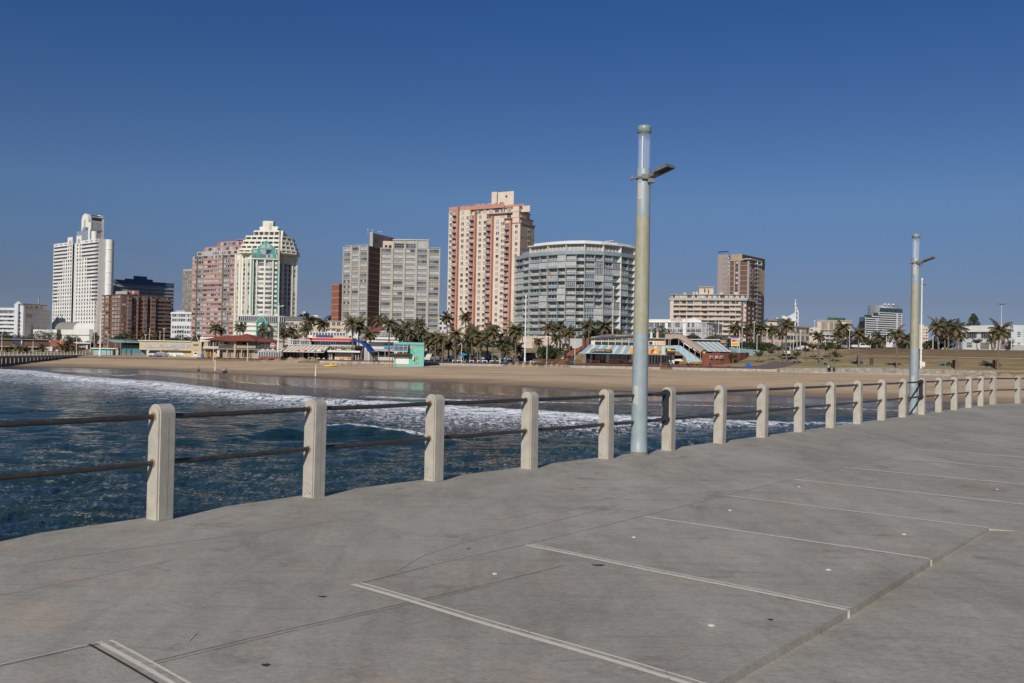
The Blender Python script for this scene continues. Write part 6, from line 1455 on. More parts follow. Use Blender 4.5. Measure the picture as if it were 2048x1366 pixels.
def f_redroof():
 D=272;r=empty('beach_restaurant',(PX(470,D,3),D,2.5),'two-storey beige beach building with red tiled hipped roofs','restaurant');s=Seg(405,273,552,268);zb=2.4;Z=lambda y:s.z(470,y)
 sbox(r,'upper_wall',s,408,681,545,697,-8,-2.5,PEACH2);m=MB();s.box(m,s.u(408),s.u(545),zb,Z(699),-8,-1.2,BEIGE);m.build('lower_wall',r)
 m=MB();s.box(m,s.u(407),s.u(552),Z(699.2),Z(697.2),-8,.5,CONC2);m.build('terrace_slab',r);sbox(r,'balcony_band',s,408,692.5,439,697.1,.1,.5,PEACH2)
 m=MB();hip(m,s,s.u(403),s.u(486),1.6,-9,Z(681),Z(671),6,3,TILE);m.build('roof',r);m=MB();hip(m,s,s.u(452),s.u(520),2.2,-11,Z(682),Z(666.5),4,6.5,TILE);m.build('roof',r);m=MB();hip(m,s,s.u(480),s.u(552),1.4,-9,Z(683),Z(675.3),4,5,TILE);m.build('roof',r)
 sbox(r,'gutter',s,404,681,426,682.2,1.5,1.7,CREAM);sbox(r,'corner_pier',s,470.5,682,473.5,715,-.3,.6,BEIGE)
 m=MB();rail_on(m,s,s.u(409),s.u(439),Z(692.4),1.2,.3,WHT2,5,1);m.build('balustrade',r);m=MB();rail_on(m,s,s.u(440),s.u(470),Z(697),1.2,.3,TAUPE,16,1);m.build('balustrade',r);m=MB();rail_on(m,s,s.u(474),s.u(545),Z(697),1.2,.3,TAUPE,24,2);m.build('balustrade',r)
 sbox(r,'low_wall',s,473.5,691.5,512,696,.0,.3,BEIGE)
 for a,b,mm in((412,420,GL1),(422,428,GL2),(439,446,DKIN),(447,452,GL2),(476,484,GL1),(487,495,GL2),(498,506,GL1),(510,520,GL1),(524,532,GL2),(535,541,GL1)):sbox(r,'upper_window',s,a,684,b,692 if a<470 else 695,-2.5,-2.4,mm)
 sbox(r,'white_window',s,460.5,683.5,466.5,689.5,-2.5,-2.35,MFRM);sbox(r,'wall_pier',s,467.5,682,471,697,-2.4,0,PEACH2)
 for a,b in((442,453),(458,467.5),(474.5,483),(499,507),(509,516)):sbox(r,'roller_door',s,a,701,b,714,-1.2,-1.1,MAUVE)
 for px in(439.5,455.5,484.5,497):sbox(r,'column',s,px-.9,699.3,px+.9,714.5,-.4,.3,BEIGE)
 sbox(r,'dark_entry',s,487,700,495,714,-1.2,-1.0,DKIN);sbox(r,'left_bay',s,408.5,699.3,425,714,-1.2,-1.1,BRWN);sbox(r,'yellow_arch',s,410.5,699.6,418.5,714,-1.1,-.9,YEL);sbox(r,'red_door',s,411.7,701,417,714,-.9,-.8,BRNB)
 m=MB();V=[(*s.xy(s.u(a),.1),Z(y))for a,y in((427,714.5),(439,714.5),(439,700),(434,703),(429.5,706))];m.face(V,WHT2);V=[(*s.xy(s.u(a),.14),Z(y))for a,y in((428,714),(437,714),(434,709),(430,708))];m.face(V,ORGS);V=[(*s.xy(s.u(a),.16),Z(y))for a,y in((431.5,708),(435.5,708),(434.5,703),(432.5,704))];m.face(V,BLKP);m.build('painted_wall',r)
 sbox(r,'water_tank',s,400,673.5,409,683,-8,-5,CREAM)
 rr=empty('parasol',(PX(420,272.5,5),272.5,Z(697)),'red parasol open on the balcony of the red-tiled building','parasol');m=MB();c=s.xy(s.u(421),-.9);m.lathe([(1.1,Z(684)),(.01,Z(681.4))],RED,10,tuple(c),False);m.lathe([(.01,Z(683.8)),(1.1,Z(684.05))],RED,10,tuple(c),False);m.build('canopy',rr);m=MB();m.tube([(*c,Z(697)),(*c,Z(682))],.04,RAILW,6);m.build('pole',rr)
 rr=empty('no_entry_sign',(PX(545.5,262,5),262,2.8),'big round red and white no-entry sign left of the flood mast','sign');s3=Seg(538,262,553,262);c=s3.xy(s3.u(545.5));m=MB();zc=s3.z(545.5,691);
 def disc(m,r_,o,mm,n=24):V=[(c.x+r_*math.cos(2*PI*k/n),c.y-o,zc+r_*math.sin(2*PI*k/n))for k in range(n)];m.face(V[::-1]if 0 else V,mm)
 disc(m,.74,.05,WHT2);disc(m,.64,.07,mat('sign_red',(.45,.04,.05),.5));m.box(c.x-.42,c.x+.42,c.y-.09,c.y-.07,zc-.13,zc+.13,WHT);m.build('plate',rr);m=MB();m.tube([(c.x,c.y,2.5),(c.x,c.y,zc+.5)],.05,RAILD,6);m.build('post',rr)
f_redroof()
def f_tents():
 for i,(px,D,sz,lb)in enumerate([(526,262,2.0,'leftmost white peaked tent beside the red-tiled building'),(535.5,266,1.7,'white peaked tent farther back, second from left'),(546,260,2.1,'white peaked tent below the round no-entry sign'),(556,265,1.6,'white peaked tent at the striped awning side, behind the mast')]):
  x=PX(px,D,4);zb=tz(px,D);ze=PZ(px,702.8,D);zp_=PZ(px,697,D);r=empty('peaked_tent',(x,D,zb),lb,'tent','white peaked tents on the promenade');m=MB();n=12;V=[]
  for j,(rr,z)in enumerate(((sz,ze),(sz*.6,ze+(zp_-ze)*.18),(sz*.25,ze+(zp_-ze)*.5),(.05,zp_))):
   for k in range(n):a=2*PI*k/n+PI/4;f=rr*(1/max(abs(math.cos(a)),abs(math.sin(a))))if j<2 else rr;V.append((x+f*math.cos(a),D+f*math.sin(a),z))
  m.quads(V,[(j*n+k,j*n+(k+1)%n,(j+1)*n+(k+1)%n,(j+1)*n+k)for j in range(3)for k in range(n)],TENT,True);m.build('canopy',r)
  for sx,sy in((-1,-1),(1,-1),(1,1),(-1,1)):m=MB();m.tube([(x+sx*sz*.95,D+sy*sz*.95,zb-.5),(x+sx*sz*.95,D+sy*sz*.95,ze)],.05,RAILW,6);m.build('pole',r)
 s=Seg(517,257,562,257);r=empty('glazed_screen',(PX(540,257,3),257,tz(540,257)),'low brick and white-framed glass screen under the peaked tents','screen');sbox(r,'brick_base',s,517,713,562,717,-.3,0,REDB);m=MB();s.box(m,0,s.W,s.z(540,713),s.z(540,704),-.15,-.12,GL2);m.build('glass',r);m=MB()
 for k in range(10):u=s.W*k/9;s.box(m,u-.06,u+.06,s.z(540,713),s.z(540,703.5),-.2,0,RAILW)
 s.box(m,0,s.W,s.z(540,704.2),s.z(540,703.4),-.2,0,RAILW);m.build('frame',r)
f_tents()
def f_joe():
 r=empty('beach_restaurant',(PX(640,262,3),262,2.9),'white two-storey beach restaurant with red band and striped awning','restaurant');s=Seg(561,262,724,258);Z=lambda y:s.z(640,y)
 m=MB();s.box(m,s.u(566),s.u(722),2.5,Z(691),-9,-3,BRND);m.build('ground_wall',r);sbox(r,'terrace_slab',s,572,690.2,724,691.6,-9,-.5,WHT2)
 sbox(r,'first_floor_wall',s,621,676,705,690.2,-9,-3.5,GRYW);m=MB();s.pbox(m,622,683,704,690.2,-3.4,-3.3,GL2)
 for k in range(17):px=622+k*5.1;s.pbox(m,px,682,px+.8,690.2,-3.3,-3.1,MFRM)
 m.build('shopfront_glazing',r)
 sbox(r,'red_band',s,622,676.6,704,681.2,-8,-.8,RED)
 for y0,y1 in((675.6,676.5),(681.3,682.2)):sbox(r,'white_trim',s,621,y0,704.5,y1,-8,-.7,WHT)
 sbox(r,'roof_parapet',s,614.5,670.5,700,675.5,-9,-1.2,BEIGE);sbox(r,'corner_wall',s,614,670,622,675.5,-9,-1.0,CREAM);sg=sbox(r,'name_sign',s,629.5,670,662,675.4,-1.2,-.9,NAVY)
 put_text(r,"JOE COOL'S",s,s.u(640.5),Z(672.8),-.87,.62,PURP,1.0,width=s.u(650)-s.u(631));sbox(r,'sign_line',s,651.5,671,660,671.8,-.9,-.86,RED);sbox(r,'sign_line',s,651.5,672.6,660,673.4,-.9,-.86,RED)
 m=MB();zz=Z(670.4);u0,u1=s.u(615),s.u(687);s.box(m,u0,u1,zz,zz+.75,-1.5,-1.45,GL2);n=12
 for k in range(n+1):u=u0+(u1-u0)*k/n;s.box(m,u-.1,u+.1,zz,zz+.9,-1.55,-1.35,WHT)
 s.box(m,u0,u1,zz+.8,zz+.92,-1.55,-1.35,WHT);m.build('roof_balustrade',r)
 for px in(620.5,622.5,637.5,642.5,653,662,670,675,681):m=MB();s.pbox(m,px-.25,656,px+.25,664,-3,-2.9,RAILW);m.build('roof_post',r)
 sbox(r,'yellow_post',s,624.5,656,625.8,664,-2.8,-2.6,YEL)
 for a,b,y in((643,668,656.5),(655,682,657.2)):
  m=MB();u0,u1=s.u(a),s.u(b);um=(u0+u1)/2;V=[(*s.xy(u0,-2),Z(y)),(*s.xy(u1,-2),Z(y)),(*s.xy(um,-3.2),Z(y-2.2)),(*s.xy(u1,-5),Z(y)),(*s.xy(u0,-5),Z(y))];m.quads(V,[(0,1,2),(1,3,2),(3,4,2),(4,0,2),(4,3,1,0)],YEL);m.build('yellow_shade',r)
 sbox(r,'white_bench',s,648,661.5,665,664,-2.7,-2.2,WHT)
 # left terrace with flat roof
 sbox(r,'flat_roof',s,571,679,619,680.4,-7,-.3,WHT2)
 for px in(575,583,598,617):sbox(r,'terrace_post',s,px-.5,680.4,px+.5,690.3,-.8,-.6,RAILW)
 sbox(r,'dark_back',s,586,681.5,621,690.2,-7,-6,DKIN);m=MB();rail_on(m,s,s.u(574),s.u(620),Z(691),.95,-.6,RAILW,14,1);s.box(m,s.u(590),s.u(620),Z(690.8),Z(686),-.65,-.62,GL2);m.build('terrace_balustrade',r)
 m=MB();V=[(*s.xy(s.u(a),o),Z(y))for a,y,o in((594,679.2,-2),(621.5,679.2,-2),(621.5,676,-2.5),(614,674.8,-4))];m.face(V,RED);V2=[(x,y+1.5,z)for x,y,z in V];m.quads(V+V2,[(2,3,7,6),(3,0,4,7)],RED);m.build('red_gable',r)
 m=MB();slope_stripes(m,s,s.u(560.5),s.u(653),Z(704.3),1.8,s.u(576),s.u(658),Z(691.3),-1.0,10,SA1,SA2);m.build('striped_awning',r);m=MB();V=[(*s.xy(s.u(560.5),1.8),Z(704.3)),(*s.xy(s.u(576),-1.0),Z(691.3)),(*s.xy(s.u(566),-5),Z(700)),(*s.xy(s.u(562),-2),Z(704.3))];m.face(V[::-1],SA2);s.box(m,s.u(560.5),s.u(653),Z(705),Z(704.2),1.6,1.85,CREAM);m.build('awning_edge',r)
 for px,w1,mm,mt in((609.5,16,RED,None),(642.5,16,PURP,None)):
  sbox(r,'awning_sign',s,px-w1/2,700,px+w1/2,702.8,1.4,1.9,mm);sbox(r,'sign_plate',s,px-w1*.25,699.6,px+w1*.3,703,1.9,1.95,WHT)
 put_text(r,'WIMPY',s,s.u(610),Z(701.3),1.98,.42,RED,1.0,width=s.u(615)-s.u(606))
 m=MB();V=[(*s.xy(s.u(a),1.6),Z(y))for a,y in((637.5,700),(642,700),(640,697.3))];m.face(V,ORGS);m.build('sign_flame',r)
 sbox(r,'shop_glass',s,563,705,599,713.8,-1.5,-1.4,GL1)
 for px in(563,570,577,584,591,598):sbox(r,'mullion',s,px,705,px+.6,714,-1.4,-1.2,MFRM)
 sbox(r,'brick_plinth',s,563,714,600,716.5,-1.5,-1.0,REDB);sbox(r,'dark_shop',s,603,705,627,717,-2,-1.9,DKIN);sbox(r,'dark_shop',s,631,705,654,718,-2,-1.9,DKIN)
 for px in(599.5,603,614.5,626.5,631.5,654.5):sbox(r,'white_column',s,px-.8,705,px+.8,718,-1.4,-.9,WHT2)
 for px,y in((617,713),(623,714),(636,715.5),(646,716)):sbox(r,'table_front',s,px-2,y,px+2.5,y+2.2,-1.2,-.6,PEACH2)
 # right single storey with mural
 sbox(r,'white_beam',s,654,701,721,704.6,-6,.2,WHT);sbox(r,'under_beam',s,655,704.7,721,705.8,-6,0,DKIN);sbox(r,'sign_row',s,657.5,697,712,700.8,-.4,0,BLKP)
 for a,b,mm in((659,663.5,GREENP),(673,683,WHT),(668,671,ORGS),(692,702,GREENP),(683,711,GOLD)):sbox(r,'shop_sign',s,a,697.8 if mm is not GOLD else 699.6,b,699.8 if mm is not GOLD else 700.4,0,.05,mm)
 sbox(r,'mural_wall',s,664.5,705.9,705,720.5,-2.2,-2.0,mat('mural_white',(.62,.64,.64),.7,scale=3.2,col2=(.10,.11,.12),thr=(.40,.50),detail=3));sbox(r,'orange_picture',s,674,714.5,683,718.5,-2.0,-1.9,ORGS);sbox(r,'orange_picture',s,687,714.5,701,718,-2.0,-1.9,ORGS);sbox(r,'orange_stall',s,655.5,714,662.5,719.5,-1.8,-1.2,ORGS)
 for px in(657,661,709,714,719.5):sbox(r,'white_post',s,px,704.7,px+1.0,720,-1.2,-.9,WHT2)
 sbox(r,'brick_corner',s,703,715,722,721,-2.2,-1.6,REDB);sbox(r,'side_glass',s,705,706,721,715,-2.2,-2.1,GL1)
 m=MB();rail_on(m,s,s.u(660),s.u(720),Z(697),1.1,-.6,RAILW,18,2);m.build('terrace_rail',r)
 for px,c_ in((670,RED),(681,RED),(694,MAROON),(705,RED)):m=MB();c=s.xy(s.u(px),-2.6);m.lathe([(.28,Z(690)),(.22,Z(686)),(.05,Z(683))],c_,8,tuple(c),False);m.build('folded_parasol',r)
 for px in(663,674,686,698,709):sbox(r,'terrace_table',s,px,692.5,px+5,693.6,-1.6,-.8,WHT2);sbox(r,'terrace_chair',s,px+1,693.8,px+3.5,697,-1.4,-1.0,BRND)
 # upper terraces to the right with pink roof
 r=empty('terrace_bar',(PX(740,285,5),285,3),'white terraced bar with maroon tent roofs and blue slide awning','bar');s=Seg(690,284,800,282);Z=lambda y:s.z(745,y)
 m=MB();s.box(m,0,s.W,2.8,Z(681),-8,-2,WHT2);m.build('wall',r);sbox(r,'balcony_band',s,752,674.5,800,679,-6,1,WHT);sbox(r,'lower_band',s,735,680.5,800,684,-6,.4,WHT);sbox(r,'white_upper',s,690,660,712,676,-8,-3,WHT2)
 m=MB();rail_on(m,s,s.u(752),s.u(800),Z(674.4),1.1,.7,RAILW,16,2);rail_on(m,s,s.u(690),s.u(735),Z(676),1.1,.2,RAILW,14,1);m.build('balcony_rail',r)
 for a,b,y0,y1 in((724,752,652,659),(744,768,652.5,660)):
  m=MB();u0,u1=s.u(a),s.u(b);um=s.u(a+(b-a)*.45);V=[(*s.xy(u0,1),Z(y1)),(*s.xy(um,2),Z(y1+4)),(*s.xy(u1,1),Z(y1+.5)),(*s.xy(u1,-4),Z(y1)),(*s.xy(u0,-4),Z(y1)),(*s.xy(um,-1.5),Z(y0))];m.quads(V,[(0,1,5),(1,2,5),(2,3,5),(3,4,5),(4,0,5)],MAROON);m.build('maroon_tent',r)
 for px in(747,757,768):sbox(r,'tent_post',s,px,660,px+.5,675,-.5,-.3,RAILW)
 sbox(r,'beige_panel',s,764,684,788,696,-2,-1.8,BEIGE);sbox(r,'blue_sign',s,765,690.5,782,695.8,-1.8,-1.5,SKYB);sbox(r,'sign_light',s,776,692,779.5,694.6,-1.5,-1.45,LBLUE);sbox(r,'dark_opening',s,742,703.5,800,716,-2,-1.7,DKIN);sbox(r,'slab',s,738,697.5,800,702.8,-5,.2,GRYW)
 for px in(746,757,770,779):sbox(r,'slim_column',s,px,703,px+1,716,.0,.2,GRYW)
 m=MB();pts=[(699,684,683),(712,680.5,682),(724,682,686),(733,688,693),(740,696,702),(745,702,704.5)]
 V=[];s=Seg(690,256,800,254);Z=lambda y:s.z(745,y)
 for a,y0,y1 in pts:V+=[(*s.xy(s.u(a),1.5),Z(y1+1.5)),(*s.xy(s.u(a),.5),Z(y0)),(*s.xy(s.u(a),-2.5),Z(y0))]
 m.quads(V,[(3*k,3*k+3,3*k+4,3*k+1)for k in range(5)]+[(3*k+1,3*k+4,3*k+5,3*k+2)for k in range(5)],BLUEA);m.build('blue_awning',r);sbox(r,'blue_valance',s,743,702,757,704.2,-4,.5,BLUEA)
 sbox(r,'ramp_wall',s,726,700,743,722,-3,-1,GRYW);m=MB();m.tube([(*s.xy(s.u(738),.3),Z(702)),(*s.xy(s.u(752),.3),Z(722))],.12,RAILD,6);m.tube([(*s.xy(s.u(738),.3),Z(704)),(*s.xy(s.u(738),.3),Z(722))],.12,RAILW,6);m.build('stair_rail',r)
 s=Seg(757,248,790,247);r=empty('picket_fence',(PX(772,248,3),248,3),'white picket fence on brick base left of the turquoise hut','fence');m=MB();Z=lambda y:s.z(772,y)
 for k in range(22):u=s.W*k/21;s.box(m,u-.07,u+.07,Z(720.5),Z(714.3),-.05,0,WHT)
 s.box(m,0,s.W,Z(715.6),Z(714.9),-.1,-.05,WHT);s.box(m,0,s.W,Z(720.5),Z(719.8),-.1,-.05,WHT);m.build('pickets',r);sbox(r,'brick_base',s,757,720.5,790,725,-.3,0,REDB)
f_joe()
def f_hut():
 D=231;s=Seg(788.5,D,848,D-1);zb=sand_z(Q(PX(820,D,2),D),D)-.3;r=empty('lifeguard_hut',(PX(818,D,2),D,zb+.3),'bright turquoise lifeguard hut with white roller door standing on the sand','hut');Z=lambda y:s.z(818,y)
 m=MB();s.box(m,0,s.W,zb,Z(685),-7,0,TURQ);m.build('wall',r);m=MB();s.box(m,-.1,s.W+.1,Z(689.3),Z(684.8),-7,.35,TURQ);m.build('fascia',r)
 m=MB();s.box(m,s.u(789.5),s.u(818.5),Z(703),Z(690),.0,1.4,GL2);
 for px in(789.5,793,801,810,818):s.pbox(m,px-.45,690,px+.45,706.5,1.4,1.55,LBLUE)
 s.pbox(m,789.5,692,818.5,693,1.4,1.55,LBLUE);s.pbox(m,789.5,702,818.5,704.2,0,1.56,LBLUE);m.build('glazed_bay',r)
 sbox(r,'platform',s,781,707,824,709,0,1.9,BRWN);m=MB()
 for px,c_ in((790.5,BLKP),(793.5,LBLUE),(796.8,CREAM),(801.8,RED),(806,BLKP),(810,GREENP),(816.5,MAROON)):s.pbox(m,px-1.2,703.5,px+1.4,706.8,1.6,1.85,c_)
 m.build('hanging_towel',r,kind='stuff');sbox(r,'roller_door',s,792,713.5,818.5,728,0,.12,WHT);m=MB();
 for k in range(7):s.pbox(m,792,714.5+k*1.9,818.5,714.8+k*1.9,.12,.16,WHT2)
 m.build('door_rib',r,kind='stuff');sbox(r,'shade_line',s,793,709.2,818,713.2,0,.3,TAUPE)
 for a,b,y0,y1 in((820,828,690.2,693.8),(829.5,837,690.2,693.8),(838.5,845.5,690.2,693.8),(819.5,828,694.5,698)):sbox(r,'window',s,a,y0,b,y1,.0,.1,GL3);sbox(r,'window_bar',s,(a+b)/2-.3,y0,(a+b)/2+.3,y1,.1,.15,TAUPE)
 for a,b,y0,y1 in((830,837,713,719.3),(829.5,837,724.5,728)):sbox(r,'low_window',s,a,y0,b,y1,.0,.1,TAN2);sbox(r,'window_bar',s,(a+b)/2-.3,y0,(a+b)/2+.3,y1,.1,.15,BRWN)
 sbox(r,'open_shutter',s,826.8,713,829.6,719.3,0,.8,CREAM);sbox(r,'wall_lamp',s,818.8,687,820.3,689,.35,.6,CONC);m=MB();m.tube([(*s.xy(s.u(826),1.5),Z(700)),(*s.xy(s.u(829.5),.1),Z(707))],.05,RAILD,6);m.tube([(*s.xy(s.u(823),1.6),Z(700)),(*s.xy(s.u(823),1.6),Z(708))],.04,RAILD,6);m.build('bracket_rail',r)
 m=MB();
 for px in(783,789):m.tube([(*s.xy(s.u(px),1.7),Z(708.5)),(*s.xy(s.u(px),1.7),zb)],.06,BRWN,6)
 m.build('platform_leg',r)
f_hut()
def f_mid():
 for(a,b,y0,y1,D,lb)in((1035,1066,685,695,305,'low peach boundary wall behind the palms, left stretch'),(1045,1111,673,692,312,'long tan wall with white coping under the curved grey block')):
  s=Seg(a,D,b,D-3);r=empty('boundary_wall',(PX((a+b)/2,D,7),D,7),lb,'wall');sbox(r,'wall',s,a,y0,b,y1+6,-1,0,PEACH2 if a==1035 else TAN2 if 0 else PEACH2);sbox(r,'coping',s,a-.5,y0-1,b+.5,y0,-1.2,.2,WHT);sbox(r,'white_footing',s,a,y1,b,y1+3,0,.2,WHT2)
 s=Seg(890,318,1040,312);r=empty('garden_wall',(PX(960,315,7),315,7),'cream garden wall at the foot of the salmon tower','wall');sbox(r,'wall',s,875,664,940,700,-1.5,0,PEACH);sbox(r,'wall',s,940,668,1043,700,-1.5,0,PEACH2);sbox(r,'coping',s,875,663,940,664,-1.6,.3,WHT);sbox(r,'white_gate',s,997,666,1004,671,0,.3,WHT)
 r=empty('brick_piers',(PX(1165,268,6),268,5),'tall orange-brown brick piers left of the striped-roof takeaway','wall');s=Seg(1150,268,1180,266);sbox(r,'pier',s,1164,675,1169,698,-2,0,BRNB);sbox(r,'pier',s,1172,676,1178,696,-2,0,BRNB);sbox(r,'link_wall',s,1168,680,1173,700,-2,-.8,BRNB)
 r=empty('brick_stairs',(PX(1130,262,4),262,3.6),'red brick steps climbing the bank left of the takeaway','stairs');m=MB();n=16
 for k in range(n):D=250+k*2.6;px=1120+k*2.1;s=Seg(px-9,D,px+11,D);z=3.4+k*.26;s.box(m,0,s.W,z-1.2,z,-2.6,0,REDB)
 m.build('flight',r);m=MB()
 for k in range(n):D=250+k*2.6;px=1120+k*2.1;s=Seg(px-10.5,D,px+12.5,D);z=3.4+k*.26;s.box(m,0,.5,z-1.2,z+.8,-2.6,0,BRND)
 m.build('side_wall',r);m=MB()
 for k in range(n):D=250+k*2.6;px=1120+k*2.1;s=Seg(px-10.5,D,px+12.5,D);z=3.4+k*.26;s.box(m,s.W-.5,s.W,z-1.2,z+.8,-2.6,0,REDB)
 m.build('side_wall',r);s=Seg(1108,255,1122,254);
 r=empty('black_pylon_sign',(PX(1131,256,4),256,3.5),'black restaurant pylon sign with gold emblem beside brick steps','sign');s=Seg(1124,256,1138,256);sbox(r,'upper_panel',s,1124,687,1137,703,-.4,0,BLKP);sbox(r,'stem',s,1128,703,1134,722,-.4,0,BLKP);m=MB();V=[(*s.xy(s.u(a),.03),s.z(a,y))for a,y in((1128,696),(1133.5,696),(1130.7,691))];m.face(V,GOLD);s.pbox(m,1127,698.5,1134.5,700,0,.03,GOLD);m.build('emblem',r)
f_mid()
def f_pizza():
 D=247;r=empty('takeaway_building',(PX(1230,D,3),D,3.4),'takeaway building with blue and cream striped roof and black pizza sign','restaurant');s=Seg(1158,247,1352,244);Z=lambda y,x=1230:s.z(x,y);ZR=lambda y:s.z(1320,y)
 m=MB();s.box(m,s.u(1172),s.u(1350),3.0,Z(692),-9,-3,BRND);m.build('ground_wall',r);m=MB();s.box(m,s.u(1181),s.u(1346),Z(690.2),Z(674),-9,-3.4,CREAM);m.build('clerestory_wall',r)
 m=MB();V=[(*s.xy(s.u(a),o),Z(y))for a,y,o in((1176,676,-2.6),(1297,668.5,-2.6),(1297,667,-9),(1215,667,-9),(1190,671,-9))];m.face(V,ROOFG);V2=[(x,y,z-.35)for x,y,z in V];m.face(V2[::-1],DARKR);m.quads(V+V2,[(1,0,5,6),(2,1,6,7),(3,2,7,8),(4,3,8,9),(0,4,9,5)],DARKR);m.build('low_pitch_roof',r)
 sbox(r,'pale_panel',s,1187.5,674.5,1296,678,-3.4,-3.2,SLATE);sbox(r,'upper_wedge',s,1230,670.5,1296,674.5,-8,-3.2,SLATE)
 for k in range(8):
  a=1188.5+k*13.8;sbox(r,'clerestory_window',s,a+.6,684,a+12.6,690,-3.3,-3.15,GL1)
  for j in(0,1):sbox(r,'vent_window',s,a+.8+j*6.5,679,a+6+j*6.5,682.4,-3.3,-3.15,DKIN);sbox(r,'vent_light',s,a+1.8+j*6.5,680,a+4.8+j*6.5,681.4,-3.15,-3.1,CREAM)
  sbox(r,'post',s,a-.7,674,a+.3,690.2,-3.3,-3.0,CREAM)
 sbox(r,'white_rail',s,1187,682.7,1297,683.8,-3.3,-3.05,CREAM);sbox(r,'dark_roof_band',s,1290,676.5,1331,680.5,-8,-1.5,DARKR);sbox(r,'white_upper',s,1297,681,1331,690.5,-8,-1.8,WHT)
 for a,b,mm in((1298,1305,GL1),(1308,1312,ORGS),(1313.5,1317.5,ORGS),(1320,1324,ORGS),(1325.5,1329,ORGS)):sbox(r,'poster_window',s,a,683,b,689,-1.8,-1.7,mm)
 m=MB();slope_stripes(m,s,s.u(1161),s.u(1330),Z(707),1.5,s.u(1178),s.u(1330),Z(690.3),-2.0,10,SB1,SA1,.60);V=[(*s.xy(s.u(1161),1.5),Z(707)),(*s.xy(s.u(1178),-2.0),Z(690.3)),(*s.xy(s.u(1172),-5),Z(698))];m.face(V[::-1],SB1);m.build('striped_roof',r);sbox(r,'eave',s,1158,707,1331,708.3,1.2,1.65,LBLUE)
 sbox(r,'black_sign',s,1183.5,698,1223.5,705.3,1.3,1.75,BLKP);put_text(r,'DEBONAIRS',s,s.u(1199.5),Z(701.4),1.78,.66,WHT,1.0,width=s.u(1209)-s.u(1189.5));put_text(r,'PIZZA',s,s.u(1216.2),Z(701.4),1.78,.66,mat('amber_letter',(.85,.42,.02),.5),1.0,width=s.u(1221)-s.u(1211))
 m=MB()
 for(a,b)in(((1184.6,704.5),(1187.6,699.5)),((1184.8,700),(1188.4,704.3)),((1186,702),(1188.6,700.6))):m.tube([(*s.xy(s.u(a[0]),1.8),Z(a[1])),(*s.xy(s.u(b[0]),1.8),Z(b[1]))],.05,WHT,5)
 m.build('runner_emblem',r);sbox(r,'orange_board',s,1258.5,696,1268,707.2,1.3,1.8,ORGS);sbox(r,'orange_board',s,1290,696.5,1318.5,708,1.3,1.8,ORGS)
 m=MB();
 for a,b,y0,y1,mm in((1301,1305,701,707,RED),(1303.5,1307.5,698.5,703,BRWN),(1306.5,1310,700,707,YEL),(1310,1312,702,707,WHT)):s.pbox(m,a,y0,b,y1,1.8,1.84,mm)
 m.build('food_picture',r)
 for a,b,mm in((1181,1184,WHT2),(1185,1190,DKIN),(1191,1197,GL1),(1198,1204,GL1),(1205,1210,GL1),(1211.5,1218.5,WHT2),(1219,1226,GL2),(1227,1235,GL2),(1236,1244,GL2),(1245,1253,GL2),(1254,1258,GL1)):sbox(r,'shop_window',s,a,709,b,720 if mm is not WHT2 else 725,-3,-2.9,mm)
 for px in(1190.5,1197.5,1204.5,1226.3,1235.5,1244.5,1253.5):sbox(r,'window_mullion',s,px-.3,708.5,px+.3,720.5,-2.9,-2.75,MFRM)
 sbox(r,'brick_front',s,1218,720.5,1258,726.5,-2.9,-2.6,REDB);sbox(r,'white_sill',s,1218,719.6,1258,720.5,-2.9,-2.5,WHT);sbox(r,'dark_corner',s,1172,708.5,1181,726,-2.9,-.8,DKIN)
 for px in(1163.5,1172.5,1182,1260):sbox(r,'eave_post',s,px-.4,708,px+.4,727,.9,1.1,RAILD)
 # right part: white bays and pointed gable
 sbox(r,'white_bay_wall',s,1262,708.5,1350,727,-2.9,-2.7,WHT)
 for a in(1268,1274,1280,1286,1292,1299.5,1305.5,1311.5,1317,1325,1330,1335.5,1341):sbox(r,'dark_door',s,a,711,a+3.6,726,-2.7,-2.62,GL1)
 m=MB();V=[(*s.xy(s.u(a),-1.2),ZR(y))for a,y in((1319,711),(1338,711),(1335,706),(1331,703),(1325,703))];m.face(V,WHT);m.build('white_gable',r)
 sbox(r,'counter_opening',s,1350.5,711,1367,721.5,-3,-2.7,DKIN);sbox(r,'yellow_counter',s,1350,718,1367,722,-2.7,-2.2,CREAM)
 for px,z0 in((1302,0),(1314.3,0)):
  rr=empty('rooftop_flue',(PX(px,252,8),252,ZR(677)),'fat %s flue on the takeaway roof'%('white-banded left' if px<1310 else 'rusty right'),'flue');m=MB();c=ppos(px,252);m.lathe([(.36,ZR(677)),(.36,ZR(663))],WHT2 if px<1310 else PEACH2,14,tuple(c));m.lathe([(.36,ZR(663)),(.42,ZR(662.8)),(.42,ZR(661)),(.36,ZR(660.8)),(.36,ZR(656.5)),(.01,ZR(656))],M_RUST,14,tuple(c));m.build('pipe',rr)
f_pizza()
